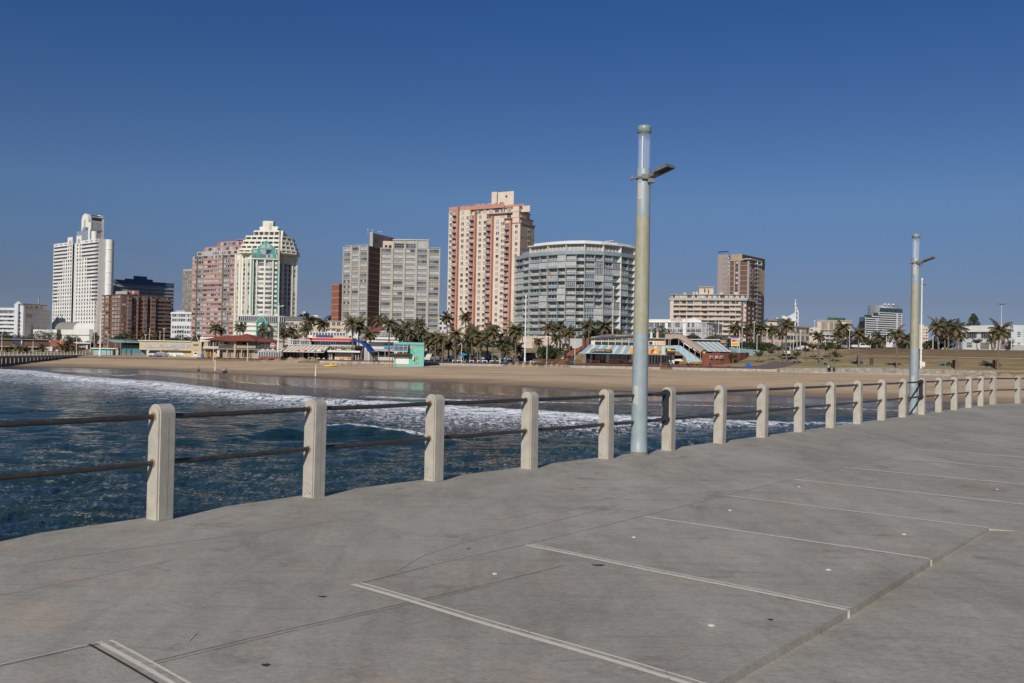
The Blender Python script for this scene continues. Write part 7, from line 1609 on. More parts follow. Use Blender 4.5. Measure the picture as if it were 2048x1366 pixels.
def f_stairs():
 s=Seg(1326,243.5,1425,242);r=empty('covered_staircase',(PX(1370,243,3),243,3.3),'pale blue outside staircase under a tan barrel canopy','staircase');Z=lambda y:s.z(1370,y)
 out=[(1330,691.5),(1361,691.5),(1405,723),(1374,723),(1371,714),(1357,703),(1330,703)];m=MB();V=[(*s.xy(s.u(a),0),Z(y))for a,y in out];V2=[(*s.xy(s.u(a),-.35),Z(y))for a,y in out];n=len(V);m.face(V,LBLUE);m.face(V2[::-1],LBLUE);m.quads(V+V2,[(i,(i+1)%n,n+(i+1)%n,n+i)for i in range(n)],LBLUE);m.build('side_wall',r)
 V=[(*s.xy(s.u(a),-.4),Z(y))for a,y in((1330,678),(1357,678),(1405,708),(1412,712),(1412,724),(1405,723),(1361,691),(1330,691))];m=MB()
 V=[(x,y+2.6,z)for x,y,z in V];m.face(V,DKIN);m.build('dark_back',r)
 m=MB()
 for k in range(20):a0=1362+k*2.3;s.box(m,s.u(a0),s.u(a0+2.4),Z(694+k*1.5)-.3,Z(693+k*1.5),-2.6,-.36,CONC2)
 m.build('flight',r);axis=[(1330,677.5),(1355,677.0),(1357.5,677.5),(1380,691.5),(1407,708)];rad_=1.35;m=MB();n=10;V=[]
 for a,y in axis:
  for j in range(n+1):t=PI*j/n;V.append((*s.xy(s.u(a)+(.0 if a<1357 else .8*math.sin(t)),-1.5+rad_*math.cos(t)*1.1),Z(y)+rad_*math.sin(t)*.92))
 m.quads(V,[(k*(n+1)+j,(k+1)*(n+1)+j,(k+1)*(n+1)+j+1,k*(n+1)+j+1)for k in range(len(axis)-1)for j in range(n)],CANV,True);m.build('barrel_canopy',r)
 m=MB()
 for k in range(17):
  t=k/16;
  if t<.35:a=1331+t/.35*25;y=677.3
  else:a=1357+(t-.35)/.65*49;y=677.5+(t-.35)/.65*30
  pts=[(*s.xy(s.u(a)+(.0 if a<1357 else .8*math.sin(PI*j/8)),-1.5+(rad_+.02)*math.cos(PI*j/8)*1.1),Z(y)+(rad_+.02)*math.sin(PI*j/8)*.92)for j in range(9)];m.tube(pts,.035,TAUPE,4)
 m.build('canopy_rib',r,kind='stuff')
 for px,y0,y1 in((1337,677.5,692),(1340,677.5,692),(1357,678,695),(1367,685,703),(1378,692,712),(1390,699,719),(1401,705,723),(1329.8,677,703)):sbox(r,'post',s,px-.5,y0,px+.5,y1,.02,.16,CONC)
 sbox(r,'sign_box',s,1331,697,1350.5,703.3,.05,.3,BLKP);m=MB()
 for a,b,y0,y1 in((1334.5,1341,698,700.5),(1334.5,1350,700.7,702.3)):s.pbox(m,a,y0,b,y1,.3,.34,YEL)
 m.build('sign_lettering',r);m=MB();e=Seg(1403,242.3,1413,242.3);c=ppos(1408.5,242.2);V=[(c.x+1.0*math.cos(PI*k/12),c.y,Z(709)+1.3*math.sin(PI*k/12))for k in range(13)];m.face(V,BLKP);m.build('end_sign',r);sbox(r,'end_lettering',s,1405.5,703,1410.5,708,.3,.4,YEL)
 m=MB();m.tube([(*s.xy(s.u(1403),.2),Z(716)),(*s.xy(s.u(1412),.2),Z(723))],.07,WHT,6);m.build('handrail',r)
 # second striped roof and its wall
 r=empty('striped_roof_annex',(PX(1425,252,4),252,4),'annex with blue and cream striped roof above a curved red brick wall','restaurant');s=Seg(1378,253,1462,251);Z=lambda y:s.z(1420,y)
 m=MB();slope_stripes(m,s,s.u(1412),s.u(1461),Z(702.5),2.0,s.u(1386),s.u(1437),Z(683.5),-3.0,5,SB1,SA1,.62);m.build('striped_roof',r);sbox(r,'dark_clerestory',s,1376,679.5,1440,684,-6,-3.2,DKIN);sbox(r,'white_edge',s,1376,678,1440,679.4,-6,-2.6,WHT2);m=MB();s.box(m,s.u(1408),s.u(1455),4,Z(702.6),-5,-1.0,BRND);m.build('wall',r)
 sbox(r,'pink_sign',s,1424,703,1440.5,706.8,1.2,1.4,mat('magenta_sign',(.50,.03,.10),.5));sbox(r,'pink_sign',s,1455,703.5,1462,706.5,1.2,1.4,MAROON);sbox(r,'dark_sign_row',s,1441,703,1454.5,706.5,1.0,1.3,TAUPE)
 for a,b in((1426,1431),(1433,1439)):sbox(r,'sign_text',s,a,704,b,705.6,1.4,1.45,WHT)
 m=MB();n=10;w0=[(1405,240.5),(1420,241.5),(1440,243.5),(1460,246.5),(1480,251),(1492,256),(1498,262)];tops=[706.5,706.5,706.5,706,705.5,705.2,705]
 r=empty('curved_brick_wall',(PX(1450,245,4),245,3.3),'long curved red brick wall hung with three food posters','wall')
 for(a,D0),(b,D1),y0,y1 in zip(w0[:-1],w0[1:],tops[:-1],tops[1:]):
  A,B=ppos(a,D0),ppos(b,D1);z0,z1=PZ(a,y0,D0),PZ(b,y1,D1);m.hexa([(A.x,A.y,3),(B.x,B.y,3),(B.x,B.y+.5,3),(A.x,A.y+.5,3),(A.x,A.y,z0),(B.x,B.y,z1),(B.x,B.y+.5,z1),(A.x,A.y+.5,z0)],REDB)
 m.build('wall',r);s=Seg(1415,240.8,1450,244.2)
 for i,px in enumerate((1422,1432.7,1442)):sbox(r,'poster',s,px-3,711.5,px+3,717.3,.1,.2,WHT2);sbox(r,'poster_picture',s,px-2.3,713,px+2.3,716,.2,.24,(BRNB,ORGS,BRNB)[i]);sbox(r,'poster_line',s,px-2.3,716.1,px+2,716.8,.2,.24,GREENP if i else RED)
 r=empty('pale_blue_wall',(PX(1485,268,5),268,5),'long plain pale blue wall above the curved brick wall','wall');m=MB();A,B=ppos(1452,259),ppos(1521,268)
 m.hexa([(A.x,A.y,4),(B.x,B.y,4),(B.x,B.y+.4,4),(A.x,A.y+.4,4),(A.x,A.y,PZ(1452,694,259)),(B.x,B.y,PZ(1521,700.5,268)),(B.x,B.y+.4,PZ(1521,700.5,268)),(A.x,A.y+.4,PZ(1452,694,259))],LBLUE);m.build('wall',r)
 r=empty('navy_billboard',(PX(1445,256,8),256,6),'navy rooftop billboard with gold lettering above the annex roof','sign');s=Seg(1434,256,1456,255.5);sbox(r,'board',s,1434.5,677,1454.5,693.5,-.3,0,NAVY);m=MB()
 for a,b,y in((1438,1452,681),(1436.5,1450,683.5),(1441,1453,685),(1437,1442,690.3),(1447,1452,690.3)):s.pbox(m,a,y-.7,b,y+.7,0,.04,GOLD)
 m.build('gold_script',r);m=MB();m.tube([(*s.xy(s.u(1437),-.5),s.z(1437,677)),(*s.xy(s.u(1437),-.5),5)],.1,RAILD,6);m.tube([(*s.xy(s.u(1452),-.5),s.z(1452,677)),(*s.xy(s.u(1452),-.5),5)],.1,RAILD,6);m.build('leg',r)
 r=empty('food_billboard',(PX(1469.5,262,8),262,6),'upright billboard with two food pictures under a violet header','sign');s=Seg(1461,262,1478,262);sbox(r,'board',s,1462,674,1477,692,-.3,0,WHT);sbox(r,'header',s,1462,674,1477,677,0,.05,PURP);sbox(r,'picture',s,1463,678.5,1476,683.5,0,.05,ORGS);sbox(r,'picture_red',s,1464,679.5,1470,683,.05,.08,RED);sbox(r,'picture',s,1463,685,1476,690.5,0,.05,YEL);sbox(r,'picture_bun',s,1464.5,686,1474,689.5,.05,.08,ORGS);m=MB();m.tube([(*s.xy(s.u(1464),-.4),6),(*s.xy(s.u(1464),-.4),s.z(1464,676))],.12,RAILW,6);m.tube([(*s.xy(s.u(1475),-.4),6),(*s.xy(s.u(1475),-.4),s.z(1475,676))],.12,RAILW,6);m.build('leg',r)
f_stairs()
# ================================================================ vegetation
LF1=mat('palm_green',(.085,.085,.032),.7,var=.35,scale=1.5);LF2=mat('palm_olive',(.115,.092,.042),.75,var=.3,scale=1.5);LF3=mat('palm_dead_frond',(.165,.115,.07),.85,var=.3,scale=1.5)
BARK=mat('palm_bark',(.16,.125,.095),.9,var=.3,scale=3);BUSH=mat('bush_leaf',(.055,.075,.026),.75,var=.4,scale=1.2);BUSH2=mat('dark_tree_leaf',(.032,.048,.020),.75,var=.4,scale=1.2);BARK2=mat('tree_bark',(.10,.08,.06),.9,var=.3,scale=3)
def ground_at(px,py):
 """first place along the view ray of this photo pixel that meets the ground"""
 for D in np.arange(120,340,.5):
  p=P(px,py,D)
  if p.z<=ground_z(p.x,D):return p
 return P(px,py,300)
def palm_crown(seed,young=False):
 R_=random.Random(seed);m=MB();nf=R_.randint(20,25)if not young else R_.randint(9,12)
 for f in range(nf):
  az=f*2.399+R_.uniform(-.25,.25);lv=f/nf;el=math.radians((82-112*lv)if not young else(82-50*lv));L=R_.uniform(2.4,3.8)*(1-.15*lv);droop=R_.uniform(1.1,1.8)if not young else R_.uniform(.7,1.2)
  mm=LF3 if lv>.80 and R_.random()<.8 else(LF2 if R_.random()<.45 else LF1);p=Vector((0,0,0));n=15;h=Vector((math.cos(az),math.sin(az),0));side=Vector((-h.y,h.x,0));pts=[p.copy()]
  for i in range(n):
   t=(i+1)/n;e=el-droop*t**1.25;d=h*math.cos(e)+Vector((0,0,1))*math.sin(e);q=p+d*L/n
   if i>0:
    ll=(.30+.75*math.sin(PI*min(1,t*.92+.08)))*R_.uniform(.8,1.1)
    for s in(-1,1):
     for b in(0,.5):
      o=p+(q-p)*b;dn=(side*s*.75+d*.55+Vector((0,0,-.50-.3*R_.random()))).normalized()*ll;w_=d*.055*(1.0)
      m.face([o-w_,o+w_,o+dn*.6+w_*.9+Vector((0,0,-.02)),o+dn,o+dn*.6-w_*.9],mm)
   p=q;pts.append(p.copy())
  m.tube(pts[::3],[.05,.04,.03,.02,.012,.008][:len(pts[::3])],LF2,4,False)
 if not young:
  for k in range(5):a=R_.uniform(0,6.28);c=Vector((.22*math.cos(a),.22*math.sin(a),-.25));m.tube([c+Vector((0,0,-.12)),c,c+Vector((0,0,.12))],[.04,.12,.04],LF3,6)
 o=m.build('crown');me=o.data;bpy.data.objects.remove(o);return me
CROWNS=[palm_crown(k)for k in range(6)];YOUNG=[palm_crown(50+k,True)for k in range(3)]
def palm(px,py,D,sc,label,base=None,young=False,k=[0]):
 k[0]+=1;x,z=PX(px,D,PZ(px,py,D)),PZ(px,py,D);bx=PX(base or px,D,4);gz=ground_z(bx,D);r=empty('palm_tree',(bx,D,gz),label,'palm tree','young palms on the lawn' if young else 'palms along the beachfront')
 h=max(.3,z-gz);m=MB();n=7;R_=random.Random(k[0]);bend=R_.uniform(-.25,.25);pts=[];rr=[]
 for i in range(n):t=i/(n-1);pts.append(((x-bx)*t**1.4+bend*math.sin(PI*t),.2*math.sin(2*t),h*t));rr.append((.26-.12*t if i else .34)*(.62 if young else 1)*(1+.12*(i%2)))
 m.tube(pts,rr,BARK,8,False);m.build('trunk',r,world=False)
 c=child('crown',(YOUNG[k[0]%3]if young else CROWNS[k[0]%6]),r,pts[-1],R_.uniform(0,6.28));c.scale=(sc,sc,sc*R_.uniform(.85,1.2));c.rotation_euler=(R_.uniform(-.22,.22),R_.uniform(-.22,.22),R_.uniform(0,6.28))
PALMS=[(432,657,345,1.15,'palm rising behind the left end of the red-tiled roofs'),(442,660,350,.9,'smaller dark palm just right of the one behind the left roof end'),(480,655,335,1.05,'palm behind the highest ridge of the red-tiled roofs'),(525,660,340,.9,'palm in front of the teal hotel portal'),(536,668,338,.7,'low palm right of the teal portal'),(566,668,318,.95,'palm just right of the flood mast with T-shaped head'),(583,662,320,1.0,'palm before the left end of the peach building'),(592,674,305,.8,'low palm between the peach building and the striped awning'),(619,642,305,1.15,'high-crowned palm before the middle of the peach building'),(612,660,300,1.0,'palm crown below the high one at the peach building'),(644,648,308,1.1,'palm at the right end of the peach building'),(705,647,259,1.12,'tall palm right of the red-band restaurant, leftmost of the pair on the sand edge'),(718,650,262,1.05,'tall palm right of the red-band restaurant, second of the pair'),(738,668,256,1.0,'leaning palm in front of the blue awning',722),(757,642,300,1.0,'palm behind the maroon tent roofs'),(779,648,262,1.12,'tall palm just left of the turquoise hut',778),(798,664,272,.95,'palm behind the left half of the turquoise hut'),(812,652,285,1.0,'palm above the turquoise hut roof'),(836,650,290,1.12,'high palm above the right end of the turquoise hut'),(846,668,268,.9,'low palm crown touching the hut right corner'),(822,668,282,.85,'low dark palm crown above the hut roof'),(869,672,258,1.0,'palm right of the turquoise hut, first trunk over the white van'),(884,680,257,.95,'palm second right of the turquoise hut'),(893,636,292,1.0,'very tall palm at the left edge of the salmon tower'),(911,670,256,1.1,'palm with straight trunk before the left side of the salmon tower'),(896,690,262,.85,'low shaggy palm under the very tall pair'),(931,634,296,.95,'very tall palm before the second balcony column of the salmon tower'),(945,660,272,1.05,'palm left of the bright green-shirted person'),(940,676,262,.9,'low palm crown near the blue parasol'),(955,668,258,1.1,'palm before the middle of the salmon tower'),(962,684,256,.9,'low palm crown in the middle of the car park'),(976,668,266,.9,'palm between the car park middle and the third balcony column'),(985,662,259,1.12,'palm before the third balcony column'),(1006,690,262,.85,'low palm with rising fronds right of the bright green-shirted person',1000),(1031,662,256,1.2,'big full palm left of the white flood mast'),(1036,698,262,.85,'low palm beside the trunk of the big full palm'),(1012,706,258,.7,'smallest low palm right of the car park sign'),(921,700,270,.8,'low palm behind the parked white cars'),(1000,672,285,.9,'palm behind the third balcony column, half hidden'),(878,700,268,.8,'low palm beside the white van'),(860,688,266,.9,'shaggy palm just right of the hut'),(1076,684,282,.85,'palm between the white flood mast and the round bushes'),(1098,656,286,1.15,'large palm before the curved block, left of three'),(1120,656,288,1.05,'palm before the curved block, middle of three'),(1139,664,284,1.15,'palm before the curved block, right of three'),(1112,676,283,.9,'low brownish palm under the three before the curved block'),(1178,652,284,1.15,'large palm rising left above the pizza roof'),(1209,654,286,1.1,'palm rising above the pizza roof next to the wooden pole'),(1240,664,288,.7,'small palm above the pizza roof beside the nearer pier lamp'),(1471,656,290,1.05,'palm right of the food billboard, first of a row'),(1484,662,288,.9,'low palm right of the food billboard'),(1500,656,292,1.0,'palm before the brown tower, middle of the row'),(1522,657,288,1.1,'palm before the right corner of the brown tower'),(1543,660,290,1.0,'palm left of the tall lawn palm'),(1574,652,237,1.1,'tall straight palm on the lawn beside the brick path'),(1563,668,292,.85,'palm behind the tall lawn palm, to its left'),(1637,672,236,.8,'slim tall palm leaning on the lawn edge by a seated person',1640),(1685,655,292,1.1,'palm at the top of the bank left of the stepped glass office'),(1677,672,285,.95,'palm at the bank top before the green-topped block'),(1695,668,294,.9,'palm just right of the green-topped block'),(1717,668,224,.85,'slim palm before the stepped glass office, left one on the lower lawn',1718),(1754,672,290,.8,'palm before the stepped glass office middle'),(1768,680,288,.85,'low palm before the stepped glass office right side'),(1794,668,219,.95,'palm left of the farther pier lamp on the lower lawn'),(1814,676,290,.9,'palm just left of the farther pier lamp at the bank top'),(1733,680,292,.8,'low palm behind the white pickup'),(1877,653,262,1.1,'palm at the bank top, left of the group by the white hall'),(1896,652,266,1.1,'palm at the bank top, middle of the group by the white hall'),(1889,666,268,1.0,'shadowy palm within the group by the white hall'),(1913,658,214,1.05,'tall palm on the lower lawn before the group by the white hall',1912),(1921,672,264,.85,'low palm at the left end of the white hall'),(1985,678,262,.75,'small palm at the bank top before the white hall'),(2001,662,213,1.15,'tall palm on the lower lawn at the right edge of the photo',1996),(1856,690,266,.7,'low palm right of the farther pier lamp at the bank top'),(14,698,318,.7,'low palm at the far left before the dark pavilion'),(38,697,312,.75,'low palm before the blue sign of the dark pavilion'),(50,699,315,.7,'low palm right of the blue sign of the dark pavilion'),(85,696,320,.75,'low palm beside the white kiosk front'),(125,694,316,.95,'palm before the brick kiosk'),(137,692,318,.9,'palm right of the brick kiosk'),(148,697,314,.8,'low palm left of the white portico'),(192,676,345,.7,'small palm before the left edge of the brown brick block'),(288,672,345,1.0,'palm behind the green canopy, left of the beige pavilion'),(300,680,340,1.0,'palm above the beige pavilion left end'),(314,676,345,1.05,'palm above the beige pavilion beside the brown brick block'),(264,680,345,.8,'low palm above the green canopy'),(375,682,345,.8,'low palm behind the beige pavilion right part'),(395,676,348,.8,'palm behind the beige tower end')]
for a in PALMS:palm(*a[:5],base=a[5]if len(a)>5 else None)
YP=[(1467,716,727.5,'thin bare young palm before the curved brick wall'),(1519,712,726.5,'young palm with drooping fronds right of the pale blue wall'),(1541,706,721.5,'young palm left of the tall lawn palm'),(1558,700,716,'young palm higher on the lawn behind the tall one'),(1593,712,727.5,'young palm on the lawn right of the tall palm'),(1612,702,722,'young palm midway up the brick path'),(1625,696,717,'young palm near the top of the brick path'),(1652,700,716,'young palm at the bank foot above the brick path'),(1660,694,723.5,'young palm left of the seated person bench'),(1670,712,725,'young palm on the grass shoulder left of the terraces'),(1678,698,716,'young palm at the head of the grass shoulder'),(1741,688,701,'young palm at the bank top right of the pickup'),(1753,690,700,'young palm at the bank top below the glass office'),(1955,686,700.5,'forked young palm before the white hall'),(2022,688,699.5,'young palm at the right end of the bank top')]
for px,py,pb_,lb in YP:g_=ground_at(px,pb_);palm(px,py,g_.y,.62,lb,None,True)
def leafy(name,parent,blobs,m,n,size,seed=0,name2=None):
 """leaf clumps spread through overlapping ellipsoids: (x,y,z,rx,ry,rz)"""
 R_=np.random.default_rng(seed);mb=MB()
 for(x,y,z,rx,ry,rz_)in blobs:
  for _ in range(n):
   d=R_.standard_normal(3);d/=np.linalg.norm(d);q=R_.uniform(.55,1.05)**.5
   if R_.random()<.12:q*=1.12
   c=Vector((x+d[0]*rx*q,y+d[1]*ry*q,z+d[2]*rz_*q));a=Vector(R_.standard_normal(3)).normalized();b=a.cross(Vector(R_.standard_normal(3))).normalized();s=size*R_.uniform(.5,1.3);a*=s;b*=s*.6
   mb.face([c-a-b*.4,c+b*.2-a*.3,c+a,c-b],m)
 return mb.build(name,parent)
def tree(px,py,D,w,h,label,m=BUSH,name='leafy_tree',cat='tree',trunk=True,flat=False,n=260,seed=1,group=None,leaf=.30):
 """px centre, py top row; w, h crown size in metres"""
 x=PX(px,D,5);zt=PZ(px,py,D);gz=ground_z(x,D);r=empty(name,(x,D,gz),label,cat,group);R_=random.Random(seed);bl=[]
 k=7 if w>3 else 4
 for i in range(k):
  a=i/k*6.28+R_.uniform(-.4,.4);rr=w*.27;bl.append((x+rr*math.cos(a),D+rr*math.sin(a)*.8,zt-h*.55+R_.uniform(-.12,.12)*h-(0 if not flat else .1*h*abs(math.cos(a))),w*.25,w*.25,h*.40))
 bl.append((x,D,zt-h*.42,w*.32,w*.3,h*.42));leafy('crown',r,bl,m,n,leaf,seed)
 if trunk:mb=MB();mb.tube([(x,D,gz-.2),(x+.1,D,(gz+zt-h)/2+.3),(x,D,zt-h*.4)],[.28,.2,.12],BARK2,7,False);mb.tube([(x,D,zt-h*.9),(x+w*.2,D,zt-h*.4)],[.1,.05],BARK2,5,False);mb.tube([(x,D,zt-h*.9),(x-w*.2,D,zt-h*.4)],[.1,.05],BARK2,5,False);mb.build('trunk',r)
TREES=[(88,657,420,15,7,'broad umbrella-shaped dark tree before the white tower podium',BUSH2,'leafy_tree','tree',True,True,420),(145,668,400,8,5.5,'smaller round dark tree right of the umbrella tree',BUSH2),(30,668,420,9,5,'dark tree at the far left behind the dark pavilion',BUSH2),(5,662,430,7,6,'dark leafy tree at the very left edge',BUSH2),(60,674,410,9,3,'low dark hedge tree left of the umbrella tree',BUSH2),(247,664,360,7,6,'dark round tree behind the green canopy',BUSH2),(232,672,362,6,4.5,'low dark tree left of the round one behind the canopy',BUSH2),(365,668,358,9,5.5,'dark bushy tree behind the beige pavilion, right part',BUSH2),(348,674,360,6,5,'dark tree behind the beige pavilion middle',BUSH2),(400,672,362,6,5,'dark tree behind the beige tower end',BUSH2),(175,682,350,7,3.5,'low bushes behind the white portico',BUSH2,'shrub','shrub'),(1091,690,262,4.6,4.2,'round green bush tree under the three palms, left',BUSH),(1106,689,266,5.2,4.4,'round green bush tree under the three palms, right',BUSH),(928,690,278,7,4.5,'green tree between palms behind the car park, left',BUSH),(965,700,276,5,3.4,'dark shrub behind the parked cars',BUSH2,'shrub','shrub'),(885,660,330,5,7,'dark green tree between the grey flats and the salmon tower',BUSH2),(1055,672,318,4.5,5,'dark tree before the seam of salmon tower and curved block',BUSH2),(1020,668,306,6,5,'dark tree at the foot of the fourth balcony column',BUSH2),(975,672,310,10,5,'dark trees at the foot of the salmon tower, middle',BUSH2),(935,674,312,9,5,'dark trees at the foot of the salmon tower, left',BUSH2),(902,676,306,8,5,'dark trees behind the lowest palm left of the salmon tower',BUSH2),(868,668,300,7,5.5,'dark tree mass right above the hut',BUSH2),(800,655,310,9,5.5,'dark tree mass left above the hut',BUSH2),(770,668,300,6,4,'dark tree behind the maroon tents',BUSH2),(835,666,296,8,4.5,'dark tree mass above the hut roof right',BUSH2),(1190,656,290,8,3.6,'grey-green bushes above the pizza roof left',BUSH),(1222,660,290,7,3,'grey-green bushes above the pizza roof right',BUSH),(1316,650,318,9,7,'dark tree at the left corner of the white hotel',BUSH2),(1345,664,300,8,3.5,'green tree between flues and staircase canopy',BUSH),(1384,669,300,6,3,'green tree right behind the staircase canopy',BUSH),(1432,669,292,8.5,4,'green tree behind the navy billboard',BUSH),(1458,676,290,4.5,3,'low green tree between the two billboards',BUSH),(1312,668,300,6,3,'green bushes behind the rooftop flues',BUSH),(1495,682,285,8,3,'low hedge under the palms by the brown tower',BUSH2),(1530,684,285,7,2.6,'low hedge left of the minibus',BUSH2),(1490,694,276,5,1.6,'low shrubs on top of the pale blue wall',BUSH,'shrub','shrub'),(1700,676,302,9,4,'dark tree clump behind the white pickup',BUSH2),(1760,680,305,10,3.4,'dark hedge below the stepped glass office',BUSH2),(1808,678,302,8,3.6,'dark clump left of the farther pier lamp',BUSH2),(1865,680,280,6,2.6,'round dark bush right of the farther pier lamp',BUSH2),(1890,660,275,7,6,'dense dark tree within the palm group by the white hall',BUSH2),(1735,678,306,8,3.6,'dark hedge right of the white pickup',BUSH2),(1600,682,310,6,3,'bush before the curved peach block',BUSH2),(1660,684,300,8,3,'bushes under the grey parking deck',BUSH2)]
for i,t in enumerate(TREES):tree(*t,**({'seed':i+3}))
g_=empty('norfolk_pine',(PX(1947,380,8),380,8),'dense dark conical pine rising behind the white hall','tree');bl=[(PX(1947,380,20),380,PZ(1947,y,380),r_,r_,1.5)for y,r_ in((634,.9),(637,1.5),(641,2.0),(646,2.4),(651,2.7),(656,2.9),(662,3.0))];leafy('crown',g_,bl,BUSH2,200,.35,9);m=MB();m.tube([(PX(1947,380,8),380,8),(PX(1947,380,20),380,PZ(1947,634,380))],[.4,.1],BARK2,6);m.build('trunk',g_)
# grass tufts are left to the lawn surface. ======================= poles and masts
def pole(px,yt,yb,D,style,label,cat='street lamp',name='street_lamp'):
 z0=PZ(px,yb,D);z1=PZ(px,yt,D);x=PX(px,D,(z0+z1)/2);z0=min(z0,ground_z(x,D))if z0-ground_z(x,D)<3 else z0;r=empty(name,(x,D,z0),label,cat);m=MB();h=z1-z0;k=.085 if style not in('mast','fat')else .16
 if style=='mast':m.lathe([(.34,0),(.34,1.3),(.22,1.5),(.12,h)],RAILW,12)
 elif style=='fat':m.lathe([(.26,0),(.26,1.8),(.2,1.9),(.13,h)],RAILW,12)
 elif style=='wood':m.lathe([(.20,0),(.14,h)],PEACH2,8)
 else:m.lathe([(k*1.2,0),(k*.8,h)],RAILW if style!='dark' else RAILD,8)
 m.build('pole',r,world=False);m=MB()
 if style=='T' or style=='mast':m.box(-1.3,1.3,-.06,.06,h-.1,h+.02,RAILW);[m.box(s*1.1-.25,s*1.1+.25,-.3,.1,h,h+.18,RAILW)for s in(-1,1)];m.lathe([(.05,h),(.05,h+.9)],RAILW,6);m.build('lamp_arm',r,world=False)
 elif style=='one':m.box(-.08,.85,-.1,.1,h-.02,h+.12,RAILW);m.build('lamp_head',r,world=False)
 elif style=='two':m.box(-.5,.5,-.1,.1,h-.02,h+.12,RAILW);m.build('lamp_head',r,world=False)
 elif style=='dbl':m.box(-.5,.5,-.15,.15,h-.1,h+.2,RAILD);m.box(-1.6,-.5,-.2,.2,h+.1,h+.25,RAILD);m.box(.5,1.6,-.2,.2,h+.1,h+.25,RAILD);m.build('lamp_head',r,world=False)
 elif style in('wood','fat'):
  m.box(.1,.95,-.14,.10,h-1.6,h-1.45,RAILD);m.lathe([(.22,h-.6),(.22,h-.1),(.1,h)],RAILW,8);m.build('lamp_head',r,world=False)
POLES=[(557,612,716,258,'mast','tall white flood mast with T-shaped head left of the striped awning'),(201,627,712,285,'mast','tall white flood mast before the brown brick block'),(1051,590,722,245,'fat','tall white mast with thick base and rust marks before the curved block'),(1843,556,735,217,'fat','tall white mast with side lamp just right of the farther pier lamp'),(1226,572,668,285,'wood','tall weathered mast before the right part of the curved block'),(189,632,700,320,'plain','thin grey pole left of the flood mast at the brown block'),(4,658,692,330,'plain','thin white pole at the very left edge'),(66,682,713,285,'plain','thin pale pole standing behind the small left pier'),(121,680,706,320,'one','thin lamp pole before the brick kiosk, left'),(132,680,706,320,'two','thin lamp pole before the brick kiosk, right'),(153,673,712,285,'plain','thin pale pole left of the turquoise changing rooms'),(181,676,702,318,'plain','short thin pole at the white portico'),(216,670,700,325,'two','lamp with flat double head before the brown brick block, left'),(291,670,690,325,'two','lamp with flat double head above the green canopy'),(299,656,685,330,'plain','thin pole above the beige pavilion, left'),(320,662,685,330,'plain','thin pole above the beige pavilion, middle'),(328,658,685,330,'two','lamp above the beige pavilion beside the brown block'),(427,685,714,258,'plain','short white pole before the yellow arch'),(495,686,714,256,'plain','short white pole before the garages of the red-tiled building'),(1002,678,716,262,'one','white lamp pole in the palm car park'),(1067,672,716,268,'one','white lamp pole right of the white mast'),(1078,672,700,285,'plain','thin white pole before the curved block, low'),(1094,674,722,250,'two','white lamp pole left of the round bushes'),(1150,672,716,262,'one','white lamp pole left of the brick piers'),(923,686,724,254,'plain','white pole holding a blue parasol'),(1181,700,736,233,'dark','thin dark pole on the kerb before the black pizza sign'),(1346,596,664,300,'plain','white flagpole before the left part of the white hotel'),(1373,622,666,300,'plain','white flagpole before the middle of the white hotel'),(1403,650,676,295,'two','lamp before the curved corner of the white hotel'),(1437,642,672,295,'plain','white flagpole before the right end of the white hotel'),(1479,660,700,262,'plain','plain white pole right of the food billboard'),(1484,655,698,268,'one','white street lamp right of the food billboard'),(1508,644,698,285,'two','tall white street lamp before the brown tower'),(1514,670,700,272,'one','short lamp right of the tall one before the brown tower'),(1534,657,698,285,'two','white lamp left of the curved peach block'),(1587,662,698,288,'plain','thin white pole right of the tall lawn palm'),(1601,662,698,285,'two','white lamp before the right end of the curved peach block'),(1594,668,698,286,'plain','thin white pole between two lamps by the peach block'),(1629,642,690,300,'two','tall lamp before the beige blank block'),(1637,652,700,285,'one','lamp at the head of the brick path'),(1651,668,698,285,'two','lamp before the grey parking deck'),(1673,664,698,285,'plain','white pole left of the bank top palms'),(1699,660,698,285,'two','lamp at the bank top left of the white pickup'),(1730,655,688,300,'plain','white pole before the left of the stepped glass office'),(1741,668,698,290,'plain','short white pole before the stepped glass office'),(1754,640,688,300,'two','tall lamp before the middle of the stepped glass office'),(1773,664,698,270,'plain','white pole left of the white car'),(1866,656,697,262,'one','white street lamp left of the palm group by the white hall'),(1878,684,697,262,'plain','short white pole under the palm group by the white hall'),(2003,609,660,345,'dbl','tall mast with double lamp head behind the white hall'),(2023,655,697,262,'plain','grey pole before the right end of the white hall'),(1572,718,731,236,'dark','short bare pole on the lawn beside the tall palm'),(1565,715,731,238,'dark','short grey stake on the lawn left of the tall palm')]
for a in POLES:pole(*a)
